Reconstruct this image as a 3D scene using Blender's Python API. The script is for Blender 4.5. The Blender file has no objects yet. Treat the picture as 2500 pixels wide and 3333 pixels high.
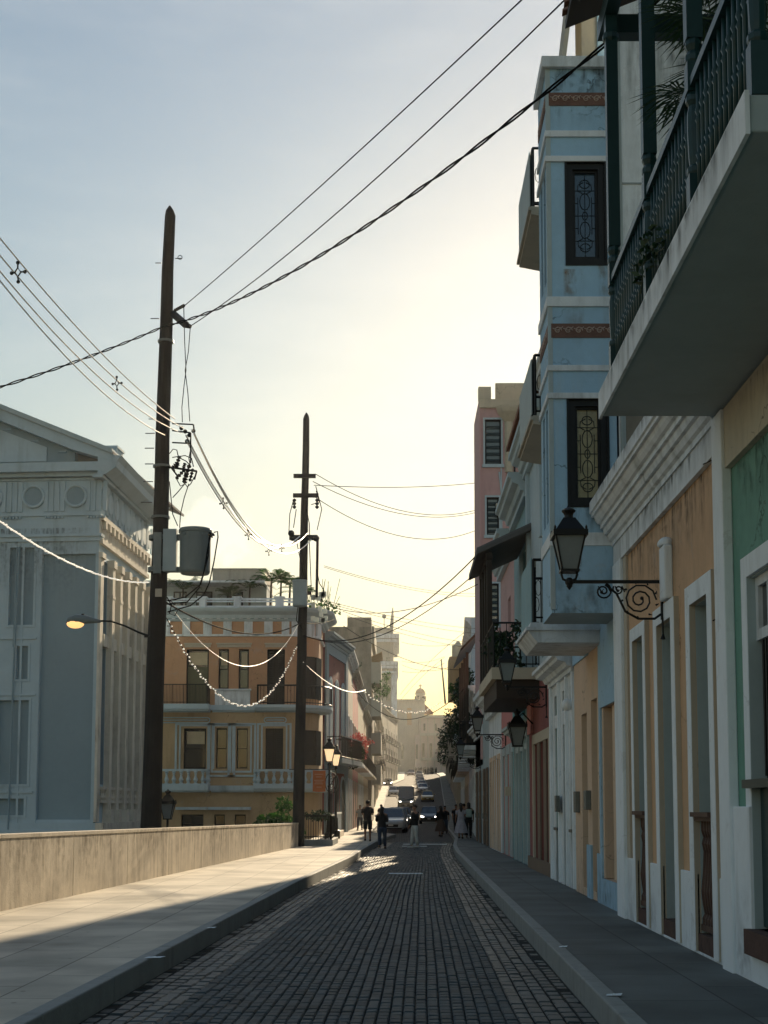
import bpy, bmesh, math, random
from mathutils import Vector, Matrix
random.seed(7)
sc = bpy.context.scene
COL = sc.collection
# ---------------- camera ----------------
PITCH = math.radians(5.5); FPX = 4500.0; CYP = 2625 - FPX*math.tan(PITCH); EYE = 1.6
cd = bpy.data.cameras.new('camera'); cam = bpy.data.objects.new('camera', cd); COL.objects.link(cam)
cam.location = (0, 0, EYE); cam.rotation_euler = (math.radians(90)+PITCH, 0, 0)
cd.sensor_fit = 'VERTICAL'; cd.sensor_height = 36; cd.lens = FPX/3333*36
cd.shift_x = (1250-1300)/3333; cd.shift_y = (CYP-1666.5)/3333
cd.clip_end = 12000; cd.clip_start = .1
sc.camera = cam
def ray(px, py):
    x = (px-1300)/FPX; v = (CYP-py)/FPX
    return x, math.cos(PITCH)-v*math.sin(PITCH), math.sin(PITCH)+v*math.cos(PITCH)
def at(px, py, Y):           # point of the measured photo position at depth Y (metres)
    a, b, c = ray(px, py); t = Y/b
    return Vector((a*t, Y, EYE+c*t))
def ad(px, py, Y): return at(px*1.50693, py*1.50693, Y)
def zz(py, Y, px=1300): return at(px, py, Y).z
# ---------------- light ----------------
SAZ = math.atan(.174); SEL = math.radians(19.5)
w = bpy.data.worlds.new('World'); sc.world = w; w.use_nodes = True
nt = w.node_tree; bg = nt.nodes['Background']
sky = nt.nodes.new('ShaderNodeTexSky'); sky.sky_type = 'NISHITA'; sky.sun_disc = False
sky.sun_elevation = SEL; sky.sun_rotation = SAZ; sky.altitude = 0; sky.air_density = 1.9; sky.dust_density = .4; sky.ozone_density = 1.8
tc = nt.nodes.new('ShaderNodeTexCoord')
def wn(scale, det, sx=(1, 1, 1)):
    mp = nt.nodes.new('ShaderNodeMapping'); mp.inputs['Scale'].default_value = sx; nt.links.new(tc.outputs['Generated'], mp.inputs[0])
    t = nt.nodes.new('ShaderNodeTexNoise'); t.inputs['Scale'].default_value = scale; t.inputs['Detail'].default_value = det; t.inputs['Roughness'].default_value = .6; nt.links.new(mp.outputs[0], t.inputs['Vector']); return t.outputs['Fac']
def wm(op, a, b=None, c=None):
    x = nt.nodes.new('ShaderNodeMath'); x.operation = op
    for k, q in enumerate((a, b, c)):
        if q is None: continue
        if isinstance(q, (int, float)): x.inputs[k].default_value = q
        else: nt.links.new(q, x.inputs[k])
    return x.outputs[0]
def wr_(f, a, b, c, d):
    r = nt.nodes.new('ShaderNodeMapRange'); r.interpolation_type = 'SMOOTHSTEP'; nt.links.new(f, r.inputs[0])
    for k, q in enumerate((a, b, c, d)): r.inputs[k+1].default_value = q
    return r.outputs[0]
# thin high veil everywhere, and a bank of small cumulus low in the sky to the left of the street
veil = wr_(wn(2.2, 5, (1, 1, 3.5)), .42, .78, 0, .11)
def bank(D, tight, sc_):
    v = Vector(D).normalized(); dp = nt.nodes.new('ShaderNodeVectorMath'); dp.operation = 'DOT_PRODUCT'; nt.links.new(tc.outputs['Generated'], dp.inputs[0]); dp.inputs[1].default_value = v
    return wm('MULTIPLY', wr_(dp.outputs['Value'], tight, 1.0, 0, 1), sc_)
def pd(x, y): a, b, c = ray(x*1.507, y*1.507); return (a, b, c)
puffs = wm('ADD', wm('ADD', bank(pd(440, 1128), .99962, 1), bank(pd(470, 1155), .9993, .75)), bank(pd(545, 1180), .9992, .55))
cum = wr_(wm('MULTIPLY', puffs, wn(70, 8)), .36, .60, 0, .13)
cl = wm('ADD', veil, cum)
mxw = nt.nodes.new('ShaderNodeMix'); mxw.data_type = 'RGBA'; nt.links.new(cl, mxw.inputs[0]); nt.links.new(sky.outputs[0], mxw.inputs[6]); mxw.inputs[7].default_value = (21, 19, 15, 1)
tint = nt.nodes.new('ShaderNodeMix'); tint.data_type = 'RGBA'; tint.blend_type = 'MULTIPLY'; tint.inputs[0].default_value = 1; tint.inputs[7].default_value = (.975, .985, 1.06, 1)   # the camera's white balance
nt.links.new(mxw.outputs[2], tint.inputs[6]); nt.links.new(tint.outputs[2], bg.inputs[0]); bg.inputs[1].default_value = .061
sl = bpy.data.lights.new('sun', 'SUN'); sl.energy = 5; sl.angle = math.radians(.5); sl.color = (1, .80, .54)
so = bpy.data.objects.new('sun', sl); COL.objects.link(so); so.location = (0, 0, 60)
sd = Vector((math.sin(SAZ)*math.cos(SEL), math.cos(SAZ)*math.cos(SEL), math.sin(SEL)))
so.rotation_euler = sd.to_track_quat('Z', 'Y').to_euler()
sc.view_settings.view_transform = 'Standard'; sc.view_settings.look = 'None'; sc.view_settings.gamma = 1
sc.view_settings.exposure = 0.55
sc.render.engine = 'CYCLES'
# ---------------- mesh helpers ----------------
class Fr:                     # facade frame: u along, v up, d outward
    def __init__(s, x, y, ux, uy, nx, ny):
        l = math.hypot(ux, uy); s.o = Vector((x, y, 0)); s.u = Vector((ux/l, uy/l, 0)); l = math.hypot(nx, ny); s.n = Vector((nx/l, ny/l, 0))
    def p(s, u, v, d=0): return s.o+s.u*u+s.n*d+Vector((0, 0, v))
class MB:
    def __init__(s): s.v = []; s.f = []
    def face(s, pts):
        i = len(s.v); s.v += [tuple(p) for p in pts]; s.f.append(tuple(range(i, i+len(pts)))); return s
    def hexa(s, q):          # 8 points: bottom 4, top 4
        i = len(s.v); s.v += [tuple(p) for p in q]
        s.f += [(i, i+3, i+2, i+1), (i+4, i+5, i+6, i+7)]+[(i+k, i+(k+1) % 4, i+4+(k+1) % 4, i+4+k) for k in range(4)]; return s
    def box(s, x0, x1, y0, y1, z0, z1):
        return s.hexa([(x0, y0, z0), (x1, y0, z0), (x1, y1, z0), (x0, y1, z0), (x0, y0, z1), (x1, y0, z1), (x1, y1, z1), (x0, y1, z1)])
    def fb(s, F, u0, u1, v0, v1, d0, d1):
        return s.hexa([F.p(u0, v0, d1), F.p(u1, v0, d1), F.p(u1, v0, d0), F.p(u0, v0, d0), F.p(u0, v1, d1), F.p(u1, v1, d1), F.p(u1, v1, d0), F.p(u0, v1, d0)])
    def prism(s, poly, vec):  # polygon of points extruded by vec
        vec = Vector(vec); n = len(poly); i = len(s.v); P = [Vector(p) for p in poly]
        s.v += [tuple(p) for p in P]+[tuple(p+vec) for p in P]
        s.f += [tuple(range(i+n-1, i-1, -1)), tuple(range(i+n, i+2*n))]+[(i+k, i+(k+1) % n, i+n+(k+1) % n, i+n+k) for k in range(n)]; return s
    def tube(s, pts, r, n=6, cap=True):
        P = [Vector(p) for p in pts]; m = len(P)
        R = r if isinstance(r, (list, tuple)) else [r]*m
        i0 = len(s.v); ref = None
        for k in range(m):
            t = (P[min(k+1, m-1)]-P[max(k-1, 0)])
            if t.length < 1e-9: t = Vector((0, 0, 1))
            t.normalize()
            if ref is None: ref = Vector((0, 0, 1)) if abs(t.z) < .9 else Vector((1, 0, 0))
            a = t.cross(ref); a.normalize(); b = a.cross(t); ref = b
            for j in range(n):
                th = 2*math.pi*j/n; s.v.append(tuple(P[k]+(a*math.cos(th)+b*math.sin(th))*R[k]))
        for k in range(m-1):
            for j in range(n):
                a = i0+k*n+j; b = i0+k*n+(j+1) % n; s.f.append((a, b, b+n, a+n))
        if cap: s.f += [tuple(range(i0+n-1, i0-1, -1)), tuple(range(i0+(m-1)*n, i0+m*n))]
        return s
    def lathe(s, c, prof, n=12, sx=1, sy=1):   # prof [(r,z)] about vertical axis at c
        i0 = len(s.v); c = Vector(c)
        for r, z in prof:
            for j in range(n):
                th = 2*math.pi*(j+.5)/n; s.v.append((c.x+r*math.cos(th)*sx, c.y+r*math.sin(th)*sy, c.z+z))
        for k in range(len(prof)-1):
            for j in range(n):
                a = i0+k*n+j; b = i0+k*n+(j+1) % n; s.f.append((a, b, b+n, a+n))
        s.f += [tuple(range(i0+n-1, i0-1, -1)), tuple(range(i0+(len(prof)-1)*n, i0+len(prof)*n))]
        return s
    def ball(s, c, r, n=8, m=6, jit=0):
        c = Vector(c); r = Vector(r) if not isinstance(r, (int, float)) else Vector((r, r, r)); pr = []
        i0 = len(s.v)
        for k in range(1, m):
            ph = math.pi*k/m
            for j in range(n):
                th = 2*math.pi*j/n; q = 1+jit*(random.random()-.5)
                s.v.append((c.x+r.x*q*math.sin(ph)*math.cos(th), c.y+r.y*q*math.sin(ph)*math.sin(th), c.z-r.z*q*math.cos(ph)))
        for k in range(m-2):
            for j in range(n):
                a = i0+k*n+j; b = i0+k*n+(j+1) % n; s.f.append((a, b, b+n, a+n))
        t = len(s.v); s.v += [(c.x, c.y, c.z-r.z), (c.x, c.y, c.z+r.z)]
        for j in range(n):
            s.f.append((t, i0+(j+1) % n, i0+j)); s.f.append((t+1, i0+(m-2)*n+j, i0+(m-2)*n+(j+1) % n))
        return s
    def profile(s, F, u0, u1, prof, ret=0):    # moulding: prof [(d,v)] closed polygon swept along u; mitred returns of length ret at the ends
        s.prism([F.p(u0, v, d) for d, v in prof], F.u*(u1-u0)); return s
    def build(s, name, mat, parent=None, smooth=False, bevel=0):
        me = bpy.data.meshes.new(name)
        o = Vector((0, 0, 0)) if parent is None else parent['_o']
        o = Vector(o)
        me.from_pydata([(x-o.x, y-o.y, z-o.z) for x, y, z in s.v], [], s.f)
        me.materials.append(mat)
        if smooth:
            for p in me.polygons: p.use_smooth = True
        ob = bpy.data.objects.new(name, me); COL.objects.link(ob)
        if parent is not None: ob.parent = parent
        ob['_o'] = tuple(o)
        if bevel:
            b = ob.modifiers.new('bevel', 'BEVEL'); b.width = bevel; b.segments = 2; b.limit_method = 'ANGLE'
        return ob
    def build_each(s, name, mat, parent=None, **k):     # separate pieces become parts of their own
        n = len(s.v); par = list(range(n))
        def fd(a):
            while par[a] != a: par[a] = par[par[a]]; a = par[a]
            return a
        for f in s.f:
            for q in f[1:]: par[fd(q)] = fd(f[0])
        C = {}
        for i in range(n): C.setdefault(fd(i), []).append(i)
        G = [[c, [min(s.v[i][a] for i in c)-.006 for a in range(3)], [max(s.v[i][a] for i in c)+.006 for a in range(3)]] for c in C.values()]
        ch = True
        while ch:
            ch = False
            for i in range(len(G)):
                for j in range(len(G)-1, i, -1):
                    if all(G[i][1][a] <= G[j][2][a] and G[j][1][a] <= G[i][2][a] for a in range(3)):
                        G[i] = [G[i][0]+G[j][0], [min(G[i][1][a], G[j][1][a]) for a in range(3)], [max(G[i][2][a], G[j][2][a]) for a in range(3)]]; del G[j]; ch = True
        for c, _, _ in G:
            mp = {q: i for i, q in enumerate(c)}; m = MB(); m.v = [s.v[q] for q in c]; m.f = [tuple(mp[q] for q in f) for f in s.f if f[0] in mp]; m.build(name, mat, parent, **k)
def tag(o, label, cat, group=None, kind=None):
    if label: o['label'] = label
    if cat: o['category'] = cat
    if group: o['group'] = group
    if kind: o['kind'] = kind
    return o
def thing(name, loc, label, cat, group=None):
    o = bpy.data.objects.new(name, None); COL.objects.link(o); o.location = loc; o['_o'] = tuple(loc); o.empty_display_size = .2
    return tag(o, label, cat, group)
def solo(mb, name, mat, label, cat, group=None, loc=None, **k):   # one-mesh thing with its origin at its base
    x = [v[0] for v in mb.v]; y = [v[1] for v in mb.v]; z = [v[2] for v in mb.v]
    l = Vector(loc) if loc else Vector(((min(x)+max(x))/2, (min(y)+max(y))/2, min(z)))
    class P(dict): pass
    mb.v = [(a-l.x, b-l.y, c-l.z) for a, b, c in mb.v]
    o = mb.build(name, mat, None, **k); o.location = l
    return tag(o, label, cat, group)
def struct(mb, name, mat, **k):
    o = mb.build(name, mat, None, **k); o['kind'] = 'structure'; return o
def copytree(o, loc=None, rz=None, label=None, parent=None):
    c = o.copy(); COL.objects.link(c)
    if parent: c.parent = parent
    if loc is not None: c.location = loc
    if rz is not None: c.rotation_euler.z = rz
    if label: c['label'] = label
    for ch in o.children: copytree(ch, parent=c)
    return c
# ---------------- materials ----------------
MATS = {}
def L(h):   # sRGB hex -> linear
    c = [int(h[i:i+2], 16)/255 for i in (0, 2, 4)]
    return tuple((x/12.92 if x <= .04045 else ((x+.055)/1.055)**2.4) for x in c)
def mat(name, col, rough=.8, var=.12, vscale=1.2, bump=.12, bscale=45, stain=0, scol=(.03, .035, .03), sscale=1.0, streak=4, metal=0, spec=.4, island=0, coat=0):
    if name in MATS: return MATS[name]
    if isinstance(col, str): col = L(col)
    m = bpy.data.materials.new(name); m.use_nodes = True; MATS[name] = m
    n = m.node_tree.nodes; l = m.node_tree.links; b = n['Principled BSDF']
    b.inputs['Roughness'].default_value = rough; b.inputs['Metallic'].default_value = metal; b.inputs['Specular IOR Level'].default_value = spec
    if coat: b.inputs['Coat Weight'].default_value = coat
    geo = n.new('ShaderNodeNewGeometry'); pos = geo.outputs['Position']
    def noise(scale, det=4, vec=pos, rgh=.6):
        t = n.new('ShaderNodeTexNoise'); t.inputs['Scale'].default_value = scale; t.inputs['Detail'].default_value = det; t.inputs['Roughness'].default_value = rgh
        l.new(vec, t.inputs['Vector']); return t.outputs['Fac']
    def ramp(f, a, c):
        r = n.new('ShaderNodeMapRange'); r.inputs[1].default_value = a; r.inputs[2].default_value = c; l.new(f, r.inputs[0]); return r.outputs[0]
    def mix(f, a, c):
        x = n.new('ShaderNodeMix'); x.data_type = 'RGBA'
        if isinstance(f, (int, float)): x.inputs[0].default_value = f
        else: l.new(f, x.inputs[0])
        for k, q in ((6, a), (7, c)):
            if isinstance(q, tuple): x.inputs[k].default_value = (*q[:3], 1)
            else: l.new(q, x.inputs[k])
        return x.outputs[2]
    lo = tuple(x*(1-var) for x in col); hi = tuple(min(1, x*(1+var)) for x in col)
    c = mix(ramp(noise(vscale), .3, .7), lo, hi)
    if var > .05:
        c2 = mix(ramp(noise(vscale*9, 3), .35, .7), tuple(x*(1-var*.6) for x in col), hi); c = mix(.35, c, c2)
    if island:
        r = mix(geo.outputs['Random Per Island'], tuple(x*(1-island) for x in col), tuple(min(1, x*(1+island)) for x in col)); c = mix(.6, c, r)
    if stain:
        mp = n.new('ShaderNodeMapping'); mp.inputs['Scale'].default_value = (streak*sscale, streak*sscale, sscale*.6); l.new(pos, mp.inputs[0])
        s1 = ramp(noise(1.0, 5, mp.outputs[0], .65), .62-.2*stain, .95-.2*stain)
        s2 = ramp(noise(.7*sscale, 4), .35, .65)
        mu = n.new('ShaderNodeMath'); mu.operation = 'MULTIPLY'; l.new(s1, mu.inputs[0]); l.new(s2, mu.inputs[1])
        c = mix(mu.outputs[0], c, scol)
    if stain and 'plaster' in name or name in ('white_paint', 'old_white_paint'):      # hairline cracks and patched areas
        wv = n.new('ShaderNodeVectorMath'); wv.operation = 'MULTIPLY_ADD'; tn = n.new('ShaderNodeTexNoise'); tn.inputs['Scale'].default_value = 3.5; tn.inputs['Detail'].default_value = 4; l.new(pos, tn.inputs['Vector'])
        l.new(tn.outputs['Color'], wv.inputs[0]); wv.inputs[1].default_value = (.5, .5, .5); l.new(pos, wv.inputs[2])
        vo = n.new('ShaderNodeTexVoronoi'); vo.feature = 'DISTANCE_TO_EDGE'; vo.inputs['Scale'].default_value = .8; l.new(wv.outputs[0], vo.inputs['Vector'])
        ln = ramp(vo.outputs['Distance'], .008, .003); mk = ramp(noise(.9, 3), .5, .6); mm = n.new('ShaderNodeMath'); mm.operation = 'MULTIPLY'; l.new(ln, mm.inputs[0]); l.new(mk, mm.inputs[1])
        c = mix(mm.outputs[0], c, tuple(x*(.45 if 'plaster' in name else .8) for x in col))
        pk = ramp(noise(1.7, 6, rgh=.75), .60, .625); c = mix(.0, c, c) if False else c
        m3 = n.new('ShaderNodeMath'); m3.operation = 'MULTIPLY'; m3.inputs[1].default_value = .45; l.new(pk, m3.inputs[0]); c = mix(m3.outputs[0], c, tuple(min(.8, x*.55+.16) for x in col))
    l.new(c, b.inputs['Base Color'])
    if bump:
        bp = n.new('ShaderNodeBump'); bp.inputs['Strength'].default_value = bump; bp.inputs['Distance'].default_value = .02
        l.new(noise(bscale, 5, rgh=.7), bp.inputs['Height']); l.new(bp.outputs[0], b.inputs['Normal'])
    return m
def emit(name, col, s):
    if name in MATS: return MATS[name]
    m = bpy.data.materials.new(name); m.use_nodes = True; MATS[name] = m; b = m.node_tree.nodes['Principled BSDF']
    b.inputs['Base Color'].default_value = (*col, 1); b.inputs['Emission Color'].default_value = (*col, 1); b.inputs['Emission Strength'].default_value = s; return m
def leafmat(name, a, b_, trans=.35):
    m = bpy.data.materials.new(name); m.use_nodes = True; MATS[name] = m; n = m.node_tree.nodes; l = m.node_tree.links; b = n['Principled BSDF']
    g = n.new('ShaderNodeNewGeometry'); x = n.new('ShaderNodeMix'); x.data_type = 'RGBA'; x.inputs[6].default_value = (*a, 1); x.inputs[7].default_value = (*b_, 1)
    l.new(g.outputs['Random Per Island'], x.inputs[0]); l.new(x.outputs[2], b.inputs['Base Color']); b.inputs['Roughness'].default_value = .5
    t = n.new('ShaderNodeBsdfTranslucent'); l.new(x.outputs[2], t.inputs[0]); ms = n.new('ShaderNodeMixShader'); ms.inputs[0].default_value = trans
    l.new(b.outputs[0], ms.inputs[1]); l.new(t.outputs[0], ms.inputs[2]); l.new(ms.outputs[0], n['Material Output'].inputs[0]); return m
DIRT = (.05, .06, .055)
M = dict(
 white=mat('white_paint', (.76, .84, .90), .75, .06, 1.0, .15, 40, .55, (.18, .2, .19)),
 white2=mat('old_white_paint', (.70, .76, .80), .8, .1, 1.2, .2, 40, .9, (.12, .14, .13)),
 bluewhite=mat('pale_blue_grey_paint', (.44, .55, .61), .8, .08, .8, .15, 30, .5, (.15, .19, .19), .4),
 blue=mat('sky_blue_plaster', (.33, .52, .68), .85, .12, 1.1, .2, 40, .5, (.42, .5, .52)),
 orange=mat('orange_plaster', (.59, .39, .24), .85, .1, 1.3, .2, 40, .6, (.24, .2, .13)),
 peach=mat('peach_plaster', (.64, .48, .35), .85, .08, 1.3, .2, 40, .4, (.4, .36, .3)),
 green=mat('green_plaster', (.15, .33, .27), .8, .15, 1.0, .2, 40, .5, (.06, .2, .16)),
 cream=mat('cream_plaster', (.52, .48, .38), .85, .1, 1.0, .2, 40, .6, (.3, .29, .24)),
 beige=mat('beige_trim_paint', (.46, .42, .34), .8, .08, 1.5, .15, 40),
 grey=mat('grey_green_reveal_paint', (.36, .45, .47), .75, .08, 1.3, .12, 30),
 slabgrey=mat('grey_painted_soffit', (.36, .43, .45), .85, .12, .6, .25, 30, .9, (.2, .22, .2), .5, 1),
 red=mat('dark_red_plaster', (.24, .085, .08), .85, .15, 1.2, .2, 40, .4, (.1, .05, .05)),
 salmon=mat('salmon_plaster', (.55, .23, .22), .85, .12, 1.2, .2, 40, .4, (.3, .2, .2)),
 pink=mat('pink_plaster', (.54, .36, .36), .85, .09, .6, .2, 30, .45, (.3, .2, .19)),
 teal=mat('teal_paint', (.08, .28, .30), .7, .15, 1.2, .15, 30),
 aqua=mat('faded_aqua_paint', (.22, .37, .42), .75, .15, 1.2, .15, 30, .4, (.3, .36, .36)),
 paleaqua=mat('pale_grey_blue_paint', (.38, .46, .48), .75, .12, 1.2, .15, 30, .4, (.3, .32, .3)),
 ochre=mat('ochre_plaster', (.45, .33, .20), .85, .1, .7, .2, 30, .5, (.22, .16, .08), .6),
 orange2=mat('burnt_orange_plaster', (.50, .29, .17), .85, .08, .7, .2, 30, .4, (.3, .17, .1), .6),
 concrete=mat('weathered_concrete', (.36, .32, .26), .9, .2, .25, .3, 10, 1.3, (.06, .065, .06), .35, 2),
 conc2=mat('pale_concrete', (.44, .42, .36), .9, .12, .5, .25, 20, .7, (.2, .19, .16), .5),
 wallconc=mat('parapet_concrete', (.68, .60, .48), .85, .22, .6, .35, 25, 1.0, (.13, .10, .065), 1.0, 5),
 pave=None,
 iron=mat('black_iron', (.012, .014, .015), .45, .1, 5, .1, 60, metal=.3),
 greeniron=mat('dark_green_painted_wood', (.010, .042, .046), .4, .12, 4, .08, 60),
 darkwood=mat('dark_wood', (.035, .025, .018), .6, .25, 3, .2, 40),
 brownwood=mat('brown_painted_wood', (.075, .04, .03), .6, .2, 3, .2, 40),
 pole=mat('creosoted_pole_wood', (.017, .017, .017), .85, .3, 3, .6, 30, 1.3, (.032, .031, .03), 3, 9),
 dark=mat('dark_interior', (.006, .008, .009), .6, .1, 3, 0),
 doorgrey=mat('grey_door_paint', (.20, .25, .27), .6, .1, 3, .1, 30),
 doorbrown=mat('brown_door_paint', (.16, .12, .09), .6, .15, 3, .1, 30),
 steel=mat('galvanised_steel', (.16, .18, .18), .5, .15, 5, .1, 50, metal=.6),
 xform=mat('grey_transformer_paint', (.15, .19, .20), .45, .08, 3, .06, 30, .4, (.08, .1, .1)),
 rubber=mat('black_rubber', (.010, .010, .011), .7, .1, 5, 0),
 cable=mat('black_cable', (.008, .009, .010), .95, .1, 5, 0, spec=.05),
 alu=mat('bare_aluminium_wire', (.55, .55, .55), .3, .05, 5, 0, metal=.9),
 tile=mat('clay_roof_tile', (.22, .10, .055), .85, .25, 3, .3, 30, .6, (.06, .05, .04)),
 brick=mat('dark_brown_step_brick', (.09, .05, .04), .85, .3, 6, .4, 30),
 terracotta=mat('terracotta_frieze', (.16, .09, .07), .8, .3, 6, .2, 40),
 frz=mat('pale_relief_plaster', (.42, .33, .29), .8, .2, 6, .2, 40),
 rooftop=mat('roofing', (.12, .12, .12), .9, .2, 1, .1, 20),
)
def glass(name, col, rough=.08, al=None):
    if name in MATS: return MATS[name]
    m = mat(name, col, rough, .1, 3, .02, 8, spec=.8, coat=.3); return m
M['glass'] = glass('dark_window_glass', (.012, .018, .020))
M['glass2'] = glass('grey_window_glass', (.06, .08, .085))
M['lampglass'] = mat('frosted_lamp_glass', (.20, .235, .24), .5, .1, 4, 0)
def brickmat(name, c1, c2, mortar, bw, bh, msize, rough=.8, bump=.4, off=.5, rot=False, grime=.0):
    m = bpy.data.materials.new(name); m.use_nodes = True; n = m.node_tree.nodes; l = m.node_tree.links; b = n['Principled BSDF']; b.inputs['Roughness'].default_value = rough; b.inputs['Specular IOR Level'].default_value = .35
    g = n.new('ShaderNodeNewGeometry'); mp = n.new('ShaderNodeMapping'); l.new(g.outputs['Position'], mp.inputs[0])
    if rot: mp.inputs['Rotation'].default_value = (0, 0, math.pi/2)
    t = n.new('ShaderNodeTexBrick'); t.offset = off; t.inputs['Scale'].default_value = 1; t.inputs['Brick Width'].default_value = bw; t.inputs['Row Height'].default_value = bh; t.inputs['Mortar Size'].default_value = msize
    t.inputs['Color1'].default_value = (*c1, 1); t.inputs['Color2'].default_value = (*c2, 1); t.inputs['Mortar'].default_value = (*mortar, 1); t.inputs['Mortar Smooth'].default_value = .2
    l.new(mp.outputs[0], t.inputs['Vector'])
    no = n.new('ShaderNodeTexNoise'); no.inputs['Scale'].default_value = .9; no.inputs['Detail'].default_value = 6; l.new(g.outputs['Position'], no.inputs['Vector'])
    mr = n.new('ShaderNodeMapRange'); mr.inputs[1].default_value = .35; mr.inputs[2].default_value = .7; mr.inputs[3].default_value = 1.15; mr.inputs[4].default_value = .58; l.new(no.outputs['Fac'], mr.inputs[0])
    mx = n.new('ShaderNodeMix'); mx.data_type = 'RGBA'; mx.blend_type = 'MULTIPLY'; mx.inputs[0].default_value = 1
    vg = n.new('ShaderNodeTexVoronoi'); vg.inputs['Scale'].default_value = 2.6; l.new(g.outputs['Position'], vg.inputs['Vector']); gr_ = n.new('ShaderNodeMapRange'); gr_.inputs[1].default_value = .05; gr_.inputs[2].default_value = .065; gr_.inputs[3].default_value = .55; gr_.inputs[4].default_value = 0; l.new(vg.outputs['Distance'], gr_.inputs[0])
    gm = n.new('ShaderNodeMix'); gm.data_type = 'RGBA'; l.new(gr_.outputs[0], gm.inputs[0]); l.new(t.outputs['Color'], gm.inputs[6]); gm.inputs[7].default_value = (.05, .05, .05, 1); l.new(gm.outputs[2], mx.inputs[6])
    cb = n.new('ShaderNodeCombineColor')
    for k in range(3): l.new(mr.outputs[0], cb.inputs[k])
    l.new(cb.outputs[0], mx.inputs[7]); l.new(mx.outputs[2], b.inputs['Base Color'])
    bp = n.new('ShaderNodeBump'); bp.inputs['Strength'].default_value = bump; bp.inputs['Distance'].default_value = .01; bp.invert = True
    n2 = n.new('ShaderNodeTexNoise'); n2.inputs['Scale'].default_value = 30; n2.inputs['Detail'].default_value = 5; l.new(g.outputs['Position'], n2.inputs['Vector'])
    ad_ = n.new('ShaderNodeMath'); ad_.operation = 'MULTIPLY_ADD'; ad_.inputs[1].default_value = -.5; l.new(n2.outputs['Fac'], ad_.inputs[0]); l.new(t.outputs['Fac'], ad_.inputs[2])
    l.new(ad_.outputs[0], bp.inputs['Height']); l.new(bp.outputs[0], b.inputs['Normal'])
    return m
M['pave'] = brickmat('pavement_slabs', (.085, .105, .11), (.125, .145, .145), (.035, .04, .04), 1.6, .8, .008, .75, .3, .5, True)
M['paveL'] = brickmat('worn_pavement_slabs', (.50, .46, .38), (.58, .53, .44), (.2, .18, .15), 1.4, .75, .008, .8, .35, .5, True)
M['roadfar'] = brickmat('distant_setts', (.06, .065, .07), (.10, .10, .10), (.02, .02, .02), .22, .12, .012, .85, .5, .5, True)
M['kerb'] = mat('kerb_concrete', (.25, .27, .265), .75, .15, 3, .3, 30, .6, (.1, .1, .09))
M['sett'] = mat('blue_slag_setts', (.034, .056, .070), .6, .35, .7, .45, 70, .5, (.015, .018, .018), .6, 1, spec=.22, island=.5)
M['settg'] = mat('pale_worn_gutter_setts', (.052, .070, .078), .5, .35, .9, .4, 70, .4, (.02, .02, .02), .6, 1, spec=.35, island=.45)
M['joint'] = mat('joint_grit', (.012, .014, .014), .95, .3, 8, .3, 60)
M['ground'] = mat('bare_ground', (.10, .095, .08), .95, .25, .5, .3, 20)
M['leaf'] = leafmat('green_leaves', (.02, .07, .012), (.06, .16, .03)); M['leafd'] = leafmat('dark_leaves', (.008, .028, .010), (.02, .06, .02), .2)
M['palm'] = leafmat('palm_leaves', (.02, .05, .02), (.04, .10, .03), .15); M['redleaf'] = leafmat('red_bougainvillea', (.40, .04, .05), (.60, .16, .14), .3)
# ---------------- terrain, road, kerbs ----------------
def interp(tb, y):
    if y <= tb[0][0]: return tb[0][1]
    for (a, p), (b, q) in zip(tb, tb[1:]):
        if y <= b: return p+(q-p)*(y-a)/(b-a)
    return tb[-1][1]
GZ = [(-50, 0), (138, 0), (150, .25), (170, 1.3), (245, 4.5), (330, 8.8), (430, 12.5), (1500, 13)]
def gz(y): return interp(GZ, y)
KL = [(-20, -3.2), (9.2, -2.47), (26.5, -1.95), (40.4, -1.34), (48, -1.2), (60, -.85), (72, -.2), (74.5, -.35), (76.5, -1.6), (150, -1.9), (200, -2.0), (262, -2.0), (300, 1.0), (400, 1.6)]
KR = [(-20, 1.2), (9.2, 1.5), (30, 1.68), (44.6, 1.81), (52, 2.0), (63.4, 2.53), (93.6, 3.2), (150, 5.0), (250, 7.6), (330, 9.6), (400, 10)]
WL = [(-20, -7.9), (19, -5.44), (49.7, -3.6), (60, -3.7), (70, -3.8), (78, -3.0), (128, -2.9), (200, -3.2), (262, -3.3), (300, -.3), (400, 0)]
WR = [(-20, 2.9), (11, 2.95), (18, 3.0), (24, 3.04), (33, 3.14), (48, 3.15), (58, 3.3), (80, 4.2), (100, 5.0), (150, 6.5), (200, 8), (260, 9.5), (330, 11), (400, 12)]
def ys(a, b, st): 
    r = []; y = a
    while y < b: r.append(y); y += st
    return r+[b]
YS = ys(-20, 0, 5)[:-1]+ys(0, 150, 1.5)[:-1]+ys(150, 400, 6)
def strip(f0, f1, z0, z1, Y):
    m = MB(); 
    for a, b in zip(Y, Y[1:]):
        m.face([(f0(a), a, gz(a)+z0), (f1(a), a, gz(a)+z1), (f1(b), b, gz(b)+z1), (f0(b), b, gz(b)+z0)])
    return m
kl = lambda y: interp(KL, y); kr = lambda y: interp(KR, y); wl = lambda y: interp(WL, y); wr = lambda y: interp(WR, y)
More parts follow.
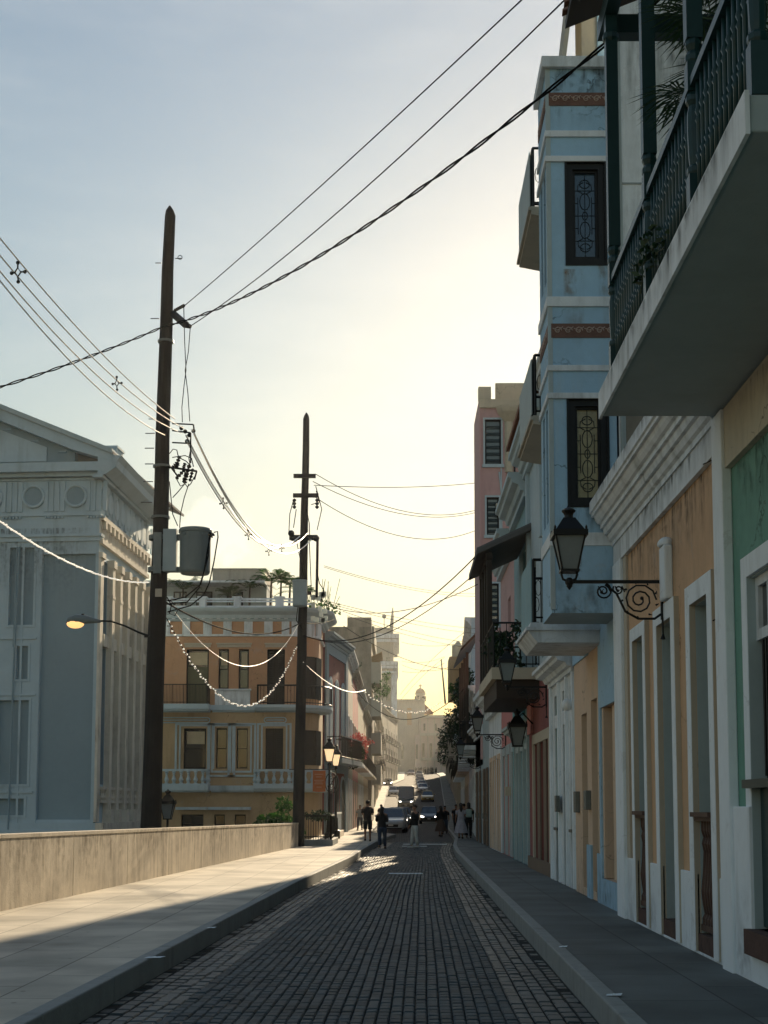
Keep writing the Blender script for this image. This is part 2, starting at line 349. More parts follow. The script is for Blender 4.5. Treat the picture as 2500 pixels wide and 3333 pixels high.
# ground sheet: reaches the horizon, drops behind the parapet wall on the left
g = MB(); gy = [-300]+YS+[500, 900, 2500, 9000]
def lowz(y): return interp([(-300, -3.2), (66, -3.2), (95, -.3), (150, gz(150)-.3), (9000, 12)], y) if y < 150 else gz(y)-.3
rows = []
for y in gy:
    z = gz(y)-.25; x1 = interp(WL, y)
    rows.append([(-9000, y, lowz(y)-.2), (-60, y, lowz(y)), (x1-.32, y, lowz(y)), (x1-.30, y, z), (interp(WR, y)+.2, y, z), (60, y, z), (9000, y, z)])
for a, b in zip(rows, rows[1:]):
    for i in range(6): g.face([a[i], a[i+1], b[i+1], b[i]])
struct(g, 'ground', M['ground'])
Y1 = [y for y in YS if y <= 63]; Y1[-1] = 63; Y2 = [63]+[y for y in YS if y > 63]
struct(strip(lambda y: kl(y)-.03, lambda y: kr(y)+.03, -.035, -.035, Y1), 'road_bed', M['joint'])
struct(strip(lambda y: kl(y)-.03, lambda y: kr(y)+.03, 0, 0, Y2), 'road', M['roadfar'])
# setts
st = MB()
def sett(x0, x1, y0, y1, dx0, dx1, zt, tl, gap):
    # x0,x1 at y0; dx: offset at y1
    g2 = gap/2; b = .012
    zb = -.03
    j = lambda: random.uniform(-.004, .004)
    gy_ = g2+.003; a = [(x0+g2, y0+gy_), (x1-g2, y0+gy_), (x1-g2+dx1, y1-gy_), (x0+g2+dx0, y1-gy_)]
    cx = sum(p[0] for p in a)/4; cy = sum(p[1] for p in a)/4
    hw = (x1-x0)/2; hl = (y1-y0)/2
    i = len(st.v); tx = random.uniform(-1, 1)*tl; ty = random.uniform(-1, 1)*tl
    top = []
    for p in a:
        q = (cx+(p[0]-cx)*(1-b/hw), cy+(p[1]-cy)*(1-b/hl)); top.append((q[0]+j(), q[1]+j(), zt+(q[0]-cx)*tx*.6+(q[1]-cy)*ty*.6))
    mid = [(p[0], p[1], zt-.010) for p in a]; bot = [(p[0], p[1], zb) for p in a]
    st.v += top+mid+bot
    st.f.append((i, i+1, i+2, i+3))
    for k in range(4):
        k2 = (k+1) % 4; st.f.append((i+4+k, i+4+k2, i+k2, i+k)); st.f.append((i+8+k, i+8+k2, i+4+k2, i+4+k))
NG = 5; NM = 28
def colx(c, y):
    a, b = kl(y), kr(y); wd = b-a; gw = .125*wd/3.95
    if c <= NG: return a+c*gw
    if c >= NG+NM: return b-(2*NG+NM-c)*gw
    return a+NG*gw+(wd-2*NG*gw)*(c-NG)/NM
def wob(y, c): return .003*math.sin(y*1.3+c*.8)+.005*math.sin(y*.37+c*.3)
main_, gut_ = st, MB()
for c in range(2*NG+NM):
    st = gut_ if (c < NG or c >= NG+NM) else main_
    gut = c < NG or c >= NG+NM
    ln = .25 if gut else .17
    y = 7.2+(random.random()*ln if gut else 0); ph_ = 0
    while y < 63:
        l2 = ln*random.uniform(.85, 1.15) if gut else ln*random.uniform(.94, 1.06)
        e = min(y+l2, 63.1) if gut else min(7.2+(ph_+1)*.17+.012*math.sin(ph_*.9+c*.35)+random.uniform(-.008, .008), 63.1); ph_ += 1
        k = c if c < NG else (2*NG+NM-1-c)
        zt = (-.004-.006*(NG-k) if gut else .012*(1-((c-NG-NM/2)/(NM/2))**2))+random.uniform(-.004, .004)
        x0, x1 = colx(c, y)+wob(y, c), colx(c+1, y)+wob(y, c+1)
        sett(x0, x1, y, e, colx(c, e)+wob(e, c)-x0, colx(c+1, e)+wob(e, c+1)-x1, zt, .055, .016 if gut else .007)
        y = e
struct(main_, 'cobbled_road', M['sett']); struct(gut_, 'cobbled_gutter', M['settg'])
KH = .18
def kerb(f, sgn, Y, name):
    m = MB()
    for a, b in zip(Y, Y[1:]):
        w_ = .14*sgn; g1 = .006
        A = a+g1; za, zb = gz(a), gz(b); x0, x1 = f(A), f(b)
        m.hexa([(x0, A, za-.2), (x0+w_, A, za-.2), (x1+w_, b, zb-.2), (x1, b, zb-.2), (x0, A, za+KH), (x0+w_, A, za+KH), (x1+w_, b, zb+KH), (x1, b, zb+KH)])
    return struct(m, name, M['kerb'], bevel=.014)
kerb(kr, 1, ys(-5, 150, 2.1)[:-1]+ys(150, 400, 8), 'kerb_right'); kerb(kl, -1, ys(-5, 72, 2.1)[:-1]+ys(72, 400, 3), 'kerb_left')
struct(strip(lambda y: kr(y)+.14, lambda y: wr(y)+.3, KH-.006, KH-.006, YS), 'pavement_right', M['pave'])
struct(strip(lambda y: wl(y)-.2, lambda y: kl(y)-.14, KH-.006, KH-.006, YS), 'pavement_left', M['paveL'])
# litter and paint chips on the kerb stones and drain plates
for i, (x, y, s) in enumerate([(-2.3, 13.2, .10), (-2.2, 16.4, .06), (1.66, 14.2, .05), (1.62, 10.6, .07)]):
    m = MB(); z = KH+.006; m.face([(x-s, y-.03, z), (x+s*.6, y-.05, z+.004), (x+s, y+.05, z+.008), (x-s*.7, y+.04, z+.003)])
    solo(m.prism([(x-s*.3, y-.02, z), (x+s*.2, y-.02, z), (x, y+.03, z)], (0, 0, .01)), 'litter_scrap', M['white'], ['crumpled pale scrap lying on the left kerb nearest the bottom of the picture', 'small pale scrap on the left kerb farther up the pavement', 'tiny pale scrap on the right kerb, farther from the viewer', 'pale paper scrap on the right kerb near the bottom of the picture'][i], 'litter', 'scraps lying on the kerb stones')
# parapet wall, left
wp = thing('parapet_wall', (-4.5, 34, 0), 'long low concrete parapet wall with sunlit top along the left pavement', 'wall')
wx = lambda y: interp([(-20, -7.8), (19.05, -5.44), (49.75, -3.6)], y)
wh = lambda y: interp([(0, 1.26), (18.6, 1.22), (48.8, 1.02)], y)
m = MB(); cp = MB(); Yw = ys(2, 49.6, 3.4)
for a, b in zip(Yw, Yw[1:]):
    A = a+.025; t = .3
    m.hexa([(wx(A), A, -.2), (wx(b), b, -.2), (wx(b)-t, b, -.2), (wx(A)-t, A, -.2), (wx(A), A, wh(A)-.05), (wx(b), b, wh(b)-.05), (wx(b)-t, b, wh(b)-.05), (wx(A)-t, A, wh(A)-.05)])
    cp.hexa([(wx(A)+.012, A, wh(A)-.05), (wx(b)+.012, b, wh(b)-.05), (wx(b)-t-.03, b, wh(b)-.05), (wx(A)-t-.03, A, wh(A)-.05), (wx(A)+.012, A, wh(A)), (wx(b)+.012, b, wh(b)), (wx(b)-t-.03, b, wh(b)), (wx(A)-t-.03, A, wh(A))])
m.build('wall_body', M['wallconc'], wp); cp.build('coping', M['wallconc'], wp)
lw = MB()
for a, b in zip(Yw, Yw[1:]): lw.hexa([(wx(a)-.31, a, -3.3), (wx(b)-.31, b, -3.3), (wx(b)-.5, b, -3.3), (wx(a)-.5, a, -3.3), (wx(a)-.31, a, .6), (wx(b)-.31, b, .6), (wx(b)-.5, b, .6), (wx(a)-.5, a, .6)])
lw.build('retaining_face', M['conc2'], wp)
# white painted line across the road
for i, (x0, x1, y) in enumerate([(.15, 2.0, 58.5), (.1, 1.1, 55.6), (-.25, .55, 33.0)]):
    solo(MB().box(x0, x1, y, y+.5-.1*i, .010, .022), 'painted_marking', M['white'], ['longer worn white stop line across the road past the man in white trousers', 'shorter worn white line across the road beside the man in white trousers', 'short flat pale plate line in the middle of the near road'][i], 'road marking', 'worn white lines across the road')
# ---------------- building helpers ----------------
def fwall(T, F, u0, u1, v0, v1, ops, mat, D=6, rev=.3, name='wall', back=True, top=True):
    m = MB(); U = sorted({u0, u1}|{a for o in ops for a in o[:2]}); V = sorted({v0, v1}|{a for o in ops for a in o[2:4]})
    for a, b in zip(U, U[1:]):
        for c, d in zip(V, V[1:]):
            x, y = (a+b)/2, (c+d)/2
            if any(o[0] < x < o[1] and o[2] < y < o[3] for o in ops): continue
            m.face([F.p(a, c), F.p(b, c), F.p(b, d), F.p(a, d)])
    for o in ops:
        a, b, c, d = o[:4]
        for p, q in (((a, c), (b, c)), ((b, c), (b, d)), ((b, d), (a, d)), ((a, d), (a, c))):
            m.face([F.p(*p), F.p(*q), F.p(*q, -rev), F.p(*p, -rev)])
    m.face([F.p(u0, v0), F.p(u0, v1), F.p(u0, v1, -D), F.p(u0, v0, -D)]); m.face([F.p(u1, v0), F.p(u1, v1), F.p(u1, v1, -D), F.p(u1, v0, -D)])
    if top: m.face([F.p(u0, v1), F.p(u1, v1), F.p(u1, v1, -D), F.p(u0, v1, -D)])
    if back: m.face([F.p(u0, v0, -D), F.p(u1, v0, -D), F.p(u1, v1, -D), F.p(u0, v1, -D)])
    return m.build(name, mat, T)
def win(T, F, u0, u1, v0, v1, dep=.2, fm=None, gm=None, nx=2, ny=3, fw=.06, name='window', trans=0):
    fm = fm or M['darkwood']; gm = gm or M['glass']; m = MB(); d0, d1 = -dep, -dep+.05
    m.fb(F, u0, u0+fw, v0, v1, d0, d1); m.fb(F, u1-fw, u1, v0, v1, d0, d1); m.fb(F, u0+fw, u1-fw, v0, v0+fw, d0, d1); m.fb(F, u0+fw, u1-fw, v1-fw, v1, d0, d1)
    for i in range(1, nx):
        c = u0+(u1-u0)*i/nx; m.fb(F, c-fw*.35, c+fw*.35, v0+fw, v1-fw, d0+.002, d1-.004)
    for i in range(1, ny):
        c = v0+(v1-v0)*i/ny; m.fb(F, u0+fw, u1-fw, c-fw*.3, c+fw*.3, d0+.004, d1-.008)
    w_ = m.build(name, fm, T); p = MB().fb(F, u0+.01, u1-.01, v0+.01, v1-.01, d0-.02, d0+.012).build('pane', gm, w_)
    return w_
def door(T, F, u0, u1, v0, v1, dep=.25, mt=None, leaves=2, name='door', rows=3, handle=True):
    mt = mt or M['doorgrey']; m = MB(); d0, d1 = -dep-.04, -dep; n = leaves; w_ = (u1-u0)/n
    for k in range(n):
        a = u0+k*w_+.008; b = a+w_-.016; m.fb(F, a, b, v0, v1, d0, d1)
        h = (v1-v0)/rows
        for r in range(rows): m.fb(F, a+.09, b-.09, v0+r*h+.1, v0+(r+1)*h-.06, d1, d1+.015)
    o = m.build(name, mt, T)
    if handle: MB().fb(F, (u0+u1)/2-.05, (u0+u1)/2-.02, v0+.95, v0+1.15, d1, d1+.05).build('handle', M['steel'], o)
    return o
def shutter(T, F, u0, u1, v0, v1, dep=.15, mt=None, leaves=2, name='shutter', pitch=.09):
    mt = mt or M['doorgrey']; m = MB(); d0 = -dep; w_ = (u1-u0)/leaves
    m.fb(F, u0, u1, v0, v1, d0-.03, d0-.02)
    for k in range(leaves):
        a = u0+k*w_+.01; b = a+w_-.02; m.fb(F, a, a+.07, v0, v1, d0-.02, d0+.02); m.fb(F, b-.07, b, v0, v1, d0-.02, d0+.02)
        z = v0+.06
        while z < v1-.06: m.prism([F.p(a+.07, z, d0-.018), F.p(a+.07, z+pitch*.8, d0-.018), F.p(a+.07, z+pitch*.15, d0+.012)], F.u*(b-a-.14)); z += pitch
    return m.build(name, mt, T)
def surround(T, F, u0, u1, v0, v1, w_, pr=.06, mt=None, name='surround', sill=False, d0=0.0):
    mt = mt or M['white']; m = MB(); m.fb(F, u0-w_, u0, v0, v1+w_, d0, d0+pr); m.fb(F, u1, u1+w_, v0, v1+w_, d0, d0+pr); m.fb(F, u0, u1, v1, v1+w_, d0, d0+pr)
    if sill: m.fb(F, u0-w_-.04, u1+w_+.04, v0-.12, v0, d0, d0+pr+.05)
    return m.build(name, mt, T)
def cornice(T, F, u0, u1, prof, mt=None, name='cornice'):
    return MB().profile(F, u0, u1, prof).build(name, mt or M['white'], T)
def corn(v, h, pr):     # generic stepped classical cornice
    return [(0, v), (.25*pr, v), (.25*pr, v+.25*h), (.4*pr, v+.28*h), (.5*pr, v+.5*h), (.8*pr, v+.58*h), (.85*pr, v+.75*h), (pr, v+.8*h), (pr, v+h), (0, v+h)]
def railing(F, u0, u1, v, h, d, style='iron', n=None, post=.03, ret=True, dd=0):
    m = MB(); n = n or max(3, int((u1-u0)/.13))
    def bar(p, q, r=.012): m.tube([p, q], r, 4)
    segs = [((u0, d), (u1, d), n)]
    if ret: segs += [((u0, dd), (u0, d), max(2, int((d-dd)/.13))), ((u1, dd), (u1, d), max(2, int((d-dd)/.13)))]
    for (a, da), (b, db), k in segs:
        P = lambda t, z: F.p(a+(b-a)*t, z, da+(db-da)*t)
        m.tube([P(0, v+h), P(1, v+h)], .022, 4); m.tube([P(0, v+.08), P(1, v+.08)], .014, 4)
        for i in range(k+1):
            t = i/k; bar(P(t, v), P(t, v+h), .02 if i % 8 == 0 else .009)
            if style == 'scroll' and i < k:
                t2 = (i+.5)/k; c = P(t2, v+h*.55); q = P(min(1, t2+.3/k), v+h*.55)-c
                m.tube([c+q*math.cos(s)+Vector((0, 0, .12*math.sin(s))) for s in [j*math.pi/4 for j in range(9)]], .007, 3)
    return m
def baluster_prof(h, r=.045):
    return [(r*1.0, 0), (r*1.0, .06*h), (r*.5, .1*h), (r*.9, .2*h), (r*1.15, .32*h), (r*.7, .5*h), (r*.45, .7*h), (r*.8, .78*h), (r*.45, .84*h), (r*.9, .9*h), (r*.9, h)]
def balustrade(F, u0, u1, v, h, d, ret=None, pitch=.22, r=.05, n=8):
    m = MB(); segs = [((u0, d), (u1, d))]
    if ret is not None: segs += [((u0, ret), (u0, d)), ((u1, ret), (u1, d))]
    for (a, da), (b, db) in segs:
        P = lambda t, z: F.p(a+(b-a)*t, z, da+(db-da)*t); Ln = math.hypot(b-a, db-da); k = max(2, int(Ln/pitch))
        lo, hi = P(0, v), P(1, v); t_ = (hi-lo).normalized(); s_ = Vector((-t_.y, t_.x, 0))*.07
        for z0, z1 in ((0, .08), (h-.1, h)):
            m.hexa([lo+s_+Vector((0, 0, z0)), hi+s_+Vector((0, 0, z0)), hi-s_+Vector((0, 0, z0)), lo-s_+Vector((0, 0, z0)), lo+s_+Vector((0, 0, z1)), hi+s_+Vector((0, 0, z1)), hi-s_+Vector((0, 0, z1)), lo-s_+Vector((0, 0, z1))])
        for i in range(k): m.lathe(P((i+.5)/k, v+.08), [(a_, z*(h-.18)/1.0) for a_, z in baluster_prof(1, r)], n)
    return m
def leaves(m, c, R, n, size, flat=.5, rnd=random):
    for _ in range(n):
        th = rnd.uniform(0, 2*math.pi); ph = math.acos(rnd.uniform(-1, 1)); r = rnd.random()**.4
        p = Vector((c[0]+R[0]*r*math.sin(ph)*math.cos(th), c[1]+R[1]*r*math.sin(ph)*math.sin(th), c[2]+R[2]*r*math.cos(ph)))
        a = Vector((rnd.uniform(-1, 1), rnd.uniform(-1, 1), rnd.uniform(-1, 1))).normalized(); b = a.cross(Vector((rnd.uniform(-1, 1), rnd.uniform(-1, 1), rnd.uniform(-.4, 1)))).normalized()
        s = size*rnd.uniform(.6, 1.3); m.face([p-a*s, p+b*s*flat, p+a*s, p-b*s*flat])
    return m
def clump(m, c, R, n, size, k=6, rnd=random):
    for _ in range(k):
        q = (c[0]+rnd.uniform(-1, 1)*R[0]*.65, c[1]+rnd.uniform(-1, 1)*R[1]*.65, c[2]+rnd.uniform(-1, 1)*R[2]*.65); leaves(m, q, (R[0]*.45, R[1]*.45, R[2]*.45), n//k, size, .5, rnd)
    return m
def frond(m, base, dirv, ln, droop, nl=16, lw=.35):
    d = Vector(dirv).normalized(); side = d.cross(Vector((0, 0, 1))).normalized(); P = [Vector(base)+d*ln*t+Vector((0, 0, -droop*t*t)) for t in [i/8 for i in range(9)]]
    m.tube(P, .008, 3)
    for i in range(nl):
        t = (i+1)/nl; k = min(7, int(t*8)); p = P[k].lerp(P[k+1], t*8-k) if t < 1 else P[8]
        for s in (-1, 1):
            l_ = lw*math.sin(math.pi*(.15+.8*t)); tip = p+(side*s*.8+d*.7).normalized()*l_+Vector((0, 0, -l_*.45))
            wv = d*.018; m.face([p-wv, p.lerp(tip, .5)-wv, tip, p.lerp(tip, .5)+wv])
# ================= RIGHT SIDE =================
FR = Fr(2.95, 0, 0, 1, -1, 0)
# --- green house with the timber balcony (nearest) ---
T = thing('green_house', (2.95, 8, 0), 'nearest house with green wall panel, white trim and big dark timber balcony', 'house')
fwall(T, FR, 2, 12.43, -.3, 9.0, [(10.35, 11.5, .6, 3.52), (10.6, 11.7, 5.36, 8.3), (7.9, 9.1, 5.36, 8.3), (5.2, 6.4, .6, 3.5)], M['green'], 7, .32)
m = MB(); m.fb(FR, 2, 12.05, -.3, 1.6, 0, .06); o_ = MB()
m2 = MB()
# plinth with the door openings left free
m = MB()
for a, b in ((2, 5.2), (6.4, 10.35), (11.5, 12.05)): m.fb(FR, a, b, -.3, 1.6, 0, .06)
for a, b in ((5.2, 6.4), (10.35, 11.5)): m.fb(FR, a, b, -.3, .42, 0, .06)
m.build('plinth', M['white'], T, bevel=.01)
MB().fb(FR, 12.05, 12.43, -.3, 5.13, 0, .09).build('pilaster', M['white'], T, bevel=.012)
MB().fb(FR, 2, 12.05, 4.59, 5.13, 0, .06).build('upper_band', M['cream'], T)
MB().fb(FR, 2, 12.43, 5.36, 9.0, 0, .02).fb(FR, 12.05, 12.43, 5.36, 9.0, .02, .09) 
for a, b in ((10.35, 11.5), (5.2, 6.4)):
    surround(T, FR, a, b, 1.6, 3.52, .18, .035); MB().fb(FR, b-.008, b-.001, .6, 3.515, -.31, .03).fb(FR, a+.001, b-.008, 3.51, 3.518, -.31, 0).fb(FR, a+.001, a+.008, .6, 3.51, -.31, .03).build('reveal', M['grey'], T)
    MB().fb(FR, a-.02, b+.02, .40, .60, -.32, .12).build('step', M['brick'], T)
    door(T, FR, a, b, .6, 2.95, .10, M['dark'], 2); win(T, FR, a, b, 2.98, 3.52, .09, M['white2'], M['glass'], 3, 1, .09, 'transom')
    gd = MB(); gd.fb(FR, a, b, .62, 1.75, -.08, -.04); gd.fb(FR, a-.03, b+.05, 1.75, 1.82, -.12, .1); gd.build('window_guard', M['greeniron'], T)
    s = MB()
    for i in range(12): s.fb(FR, a+.05+i*(b-a-.1)/12, a+.09+i*(b-a-.1)/12, 1.85, 3.0, -.085, -.06)
    s.build('window_bars', M['iron'], T)
for a, b in ((10.6, 11.7), (7.9, 9.1)):
    surround(T, FR, a, b, 5.36, 8.3, .14, .05, M['bluewhite']); shutter(T, FR, a, b, 5.36, 8.3, .12, M['greeniron'])
# balcony: slab, posts, balusters, rail, roof
bal = MB().fb(FR, 7.0, 12.36, 5.15, 5.36, 0, 1.10).build('balcony', M['slabgrey'], T, bevel=.012)
MB().fb(FR, 6.98, 12.38, 5.13, 5.372, 1.10, 1.125).build('slab_edge', M['white2'], bal)
PST = [7.05, 8.6, 10.2, 11.95]
def post_m(u):
    m = MB(); c = FR.p(u, 5.36, 1.03); s = .052
    m.box(c.x-s, c.x+s, c.y-s, c.y+s, 5.36, 5.66)
    m.lathe((c.x, c.y, 5.66), [(.05, 0), (.058, .02), (.058, .05), (.04, .07), (.046, .12), (.052, .3), (.05, .42), (.04, .47), (.058, .5), (.058, .53), (.045, .56)], 10)
    m.box(c.x-s, c.x+s, c.y-s, c.y+s, 6.22, 6.42)
    m.lathe((c.x, c.y, 6.42), [(.05, 0), (.058, .015), (.058, .05), (.042, .08), (.058, .12), (.05, .16)], 10)
    m.box(c.x-s, c.x+s, c.y-s, c.y+s, 6.58, 8.75)
    m.lathe((c.x, c.y, 8.5), [(.055, 0), (.075, .03), (.075, .07), (.055, .1)], 10)
    return m
for u in PST: post_m(u).build('post', M['greeniron'], bal)
hb = MB().fb(FR, 7.0, 12.02, 6.24, 6.30, .99, 1.07).fb(FR, 7.0, 12.02, 5.46, 5.50, 1.01, 1.05); hb.fb(FR, 12.0, 12.05, 6.24, 6.30, 0, 1.07)
hr = hb.build('handrail', M['greeniron'], bal)
def bal_one(u, d=1.03):
    c = FR.p(u, 5.50, d); r = .017
    return MB().lathe(c, [(r, 0), (r, .18), (r*1.5, .2), (r*.9, .22), (r*1.5, .25), (r*.9, .27), (r, .3), (r*.95, .46), (r*1.5, .48), (r*.8, .51), (r*1.5, .54), (r, .57), (r, .74)], 8)
nb = 0
for a, b in zip(PST, PST[1:]):
    k = int(round((b-a)/.118))
    for i in range(1, k): bal_one(a+(b-a)*i/k).build('baluster', M['greeniron'], bal, smooth=True)
for i in range(1, 9): bal_one(11.98, .08+i*.11).build('baluster', M['greeniron'], bal)
rf = MB().prism([FR.p(4, 9.02, 1.36), FR.p(4, 9.10, 1.36), FR.p(4, 9.75, -.2), FR.p(4, 9.67, -.2)], FR.u*8.6).build('balcony_roof', M['darkwood'], T)
m = MB()
for i in range(60):
    u = 4.05+i*.142; m.prism([FR.p(u, 9.10, 1.40), FR.p(u+.05, 9.15, 1.40), FR.p(u+.1, 9.10, 1.40)], Vector((1.6, 0, .66)))
m.build('roof_tiles', M['tile'], rf)
MB().fb(FR, 5.0, 12.35, 8.75, 8.93, .97, 1.09).fb(FR, 12.2, 12.35, 8.75, 8.93, 0, .97).build('eave_beam', M['greeniron'], rf)
m = MB()
for u in [4.5+.62*i for i in range(13)]: m.prism([FR.p(u, 8.93, 1.3), FR.p(u, 9.02, 1.34), FR.p(u, 9.6, 0), FR.p(u, 9.5, 0)], FR.u*.07)
m.build('rafters', M['darkwood'], rf)
# palm on the balcony
pt = thing('potted_palm', FR.p(9.6, 5.37, .45), 'spiky fan palm in a pot on the near timber balcony', 'plant')
MB().lathe(FR.p(9.6, 5.37, .45), [(.14, 0), (.2, .3), (.22, .34)], 12).build('pot', M['tile'], pt)
MB().tube([FR.p(9.6, 5.6, .45), FR.p(9.62, 6.6, .5), FR.p(9.6, 7.4, .48)], [.05, .04, .03], 6).build('trunk', M['darkwood'], pt)
m = MB(); rr = random.Random(3)
for c0 in ((9.62, 6.75), (9.6, 7.55), (9.45, 7.2)):
    for i in range(13):
        th = 2*math.pi*i/13+rr.random()*.3; d = Vector((math.cos(th), math.sin(th), rr.uniform(-.1, .8))); b0 = FR.p(c0[0], c0[1], .48); hub = b0+d.normalized()*rr.uniform(.3, .42)
        m.tube([b0, hub], .007, 3)
        for j in range(15):
            a = (j-7)*.2; sdv = d.cross(Vector((0, 0, 1))).normalized(); e = (d.normalized()*math.cos(a)+sdv*math.sin(a)); tip = hub+e*rr.uniform(.34, .46)+Vector((0, 0, -.14)); w_ = e.cross(Vector((0, 0, 1))).normalized()*.011
            m.face([hub-w_*.4, hub.lerp(tip, .5)-w_+Vector((0, 0, .04)), tip, hub.lerp(tip, .5)+w_+Vector((0, 0, .04))])
m.build('fronds', M['palm'], pt)
T_v = thing('climbing_plant', FR.p(10.15, 5.6, 1.08), 'small dark climbing vine tangled in the balusters of the near balcony', 'plant')
vn = MB(); leaves(vn, FR.p(10.15, 5.75, 1.08), (.08, .45, .16), 90, .035); leaves(vn, FR.p(9.7, 5.65, 1.06), (.08, .3, .12), 40, .035); vn.build('foliage', M['leafd'], T_v)
MB().tube([FR.p(10.5, 5.6, 1.06), FR.p(10.1, 5.8, 1.08), FR.p(9.8, 5.65, 1.06), FR.p(9.5, 5.55, 1.07)], .006, 4).build('stem', M['leafd'], T_v)
# --- orange house ---
T = thing('orange_house', (2.95, 15.3, 0), 'orange plaster house with three tall white-framed doors and heavy white cornice', 'house')
ops = [(12.91, 13.69, .36, 3.6), (14.66, 15.47, .36, 3.62), (16.38, 17.1, .36, 3.64)]
fwall(T, FR, 12.43, 18.45, -.3, 5.66, ops, M['orange'], 8, .4)
m = MB(); pr = .035
ed = [12.43]+[a for o in ops for a in (o[0], o[1])]+[18.45]
for a, b in zip(ed[::2], ed[1::2]): m.fb(FR, a, b, -.3, .95, 0, pr)
for o in ops: m.fb(FR, o[0], o[1], -.3, .2, 0, pr)
m.build('plinth', M['white'], T, bevel=.01)
MB().fb(FR, 17.85, 18.45, -.3, 4.83, 0, .075).build('pilaster', M['white'], T, bevel=.012)
MB().fb(FR, 17.62, 17.84, .95, 4.83, 0, .03).build('pilaster_margin', M['beige'], T)
PF = [(0, 4.83), (.055, 4.83), (.055, 5.10), (.075, 5.10), (.075, 5.16), (.11, 5.18), (.13, 5.23), (.13, 5.26), (.17, 5.26), (.185, 5.30), (.19, 5.34), (.225, 5.34), (.225, 5.40), (.26, 5.41), (.29, 5.45), (.31, 5.50), (.345, 5.50), (.345, 5.54), (.37, 5.55), (.37, 5.70), (.0, 5.76)]
cornice(T, FR, 12.43, 18.47, PF, M['white2'])
for i, o in enumerate(ops):
    s = surround(T, FR, o[0], o[1], .2, o[3], [.2, .195, .165][i], .052, M['beige']); m = MB(); w_ = [.2, .195, .165][i]-.004  # beige sides put the warm bounce light on the frames into colour
    m.fb(FR, o[0]-w_, o[0], .2, o[3]+w_, .052, .058); m.fb(FR, o[1], o[1]+w_, .2, o[3]+w_, .052, .058); m.fb(FR, o[0], o[1], o[3], o[3]+w_, .052, .058); m.build('face_paint', M['white'], s)
    m = MB(); m.fb(FR, o[0]+.002, o[0]+.006, .36, o[3], -.38, -.0); 
    r = MB(); r.fb(FR, o[1]-.006, o[1]-.001, .36, o[3]-.004, -.4, -.004); r.fb(FR, o[0]+.001, o[1]-.006, o[3]-.006, o[3]-.001, -.4, -.004); r.build('reveal', M['grey'], T)
    MB().fb(FR, o[0]-.0, o[1]+.0, .19, .37, -.3, .03).build('step', M['brick'], T)
    door(T, FR, o[0], o[1], .37, o[3]-.01, .36, M['doorgrey'], 2, rows=4)
    if i != 1:
        g_ = MB(); g_.fb(FR, o[0], o[1], 1.50, 1.545, -.13, .09); g_.fb(FR, o[0], o[1], 1.46, 1.50, -.1, .05); g_.fb(FR, o[0], o[1], .40, .46, -.1, -.0)
        k = 7
        for j in range(k): g_.lathe(FR.p(o[0]+(j+.5)*(o[1]-o[0])/k, .46, -.045), [(r_*1.0, z) for r_, z in baluster_prof(1.0, .042)], 8)
        g_.build('window_guard', M['brownwood'], T)
    else:
        MB().fb(FR, o[0]+.12, o[0]+.3, 1.35, 1.65, -.36, -.3).build('letter_box', M['doorbrown'], T, bevel=.01)
MB().fb(FR, 14.72, 15.0, 3.83, 4.42, 0, .10).lathe(FR.p(14.86, 4.42, .05), [(.13, 0), (.12, .06), (.05, .1)], 10, .7).build('lamp_bracket_block', M['white'], T, bevel=.02)
MB().tube([FR.p(12.62, 3.3, .066), FR.p(12.62, 3.32, .03), FR.p(12.47, 3.34, .012), FR.p(12.46, 4.0, .012), FR.p(12.46, 4.8, .012), FR.p(12.9, 4.84, .06)], .006, 4).build('cable', M['cable'], T)
# --- blue tall house ---
T = thing('blue_tall_house', (3.0, 21, 0), 'tall sky-blue house with box bay of leaded windows and stacked balconies', 'house')
F3 = Fr(3.0, 0, 0, 1, -1, 0); FB = Fr(2.06, 18.5, 1, 0, 0, -1)
fwall(T, F3, 18.5, 23.65, -.3, 12.3, [(18.78, 20.45, .55, 3.05), (20.95, 21.6, .3, 3.25), (22.1, 22.75, .3, 3.1), (19.75, 21.5, 7.3, 9.8), (19.75, 21.5, 10.4, 12.0), (20.5, 21.8, 4.32, 6.8)], M['peach'], 7, .4)
MB().fb(F3, 18.5, 18.78, -.3, 4.2, 0, .03).fb(F3, 20.45, 20.6, .9, 4.0, 0, .03).fb(F3, 18.78, 20.45, 3.05, 4.2, 0, .03).fb(F3, 18.78, 20.45, -.3, .55, 0, .03).fb(F3, 20.45, 20.95, -.3, .9, 0, .03).fb(F3, 21.6, 22.1, -.3, 1.0, 0, .03).build_each('blue_dado', M['blue'], T)
MB().fb(F3, 18.5, 23.65, 4.2, 12.3, 0, .02) 
m = MB()
for a, b, c, d in ((18.5, 23.65, 12.0, 12.3), (18.5, 19.75, 4.2, 12.0), (21.8, 23.65, 4.0, 12.0), (19.75, 21.8, 9.8, 10.4), (19.75, 21.8, 6.8, 7.3), (21.5, 21.8, 7.3, 12.0), (19.75, 20.5, 4.2, 6.8)): m.fb(F3, a, b, c, d, 0, .025)
m.build('upper_wall', M['blue'], T)
MB().fb(F3, 18.79, 20.44, .56, 3.04, -.39, -.36).build('door', M['dark'], T)
MB().fb(F3, 20.3, 20.449, .56, 3.045, -.36, 0).fb(F3, 19.62, 19.85, .56, 3.045, -.3, -.06).build_each('jamb', M['peach'], T)
MB().fb(F3, 19.2, 19.6, .56, 3.0, -.34, -.3).build('side_door', M['doorgrey'], T)
for a, b, t in ((20.95, 21.6, 3.25), (22.1, 22.75, 3.1)):
    door(T, F3, a, b, .3, t, .2, M['doorgrey'], 1, rows=4)
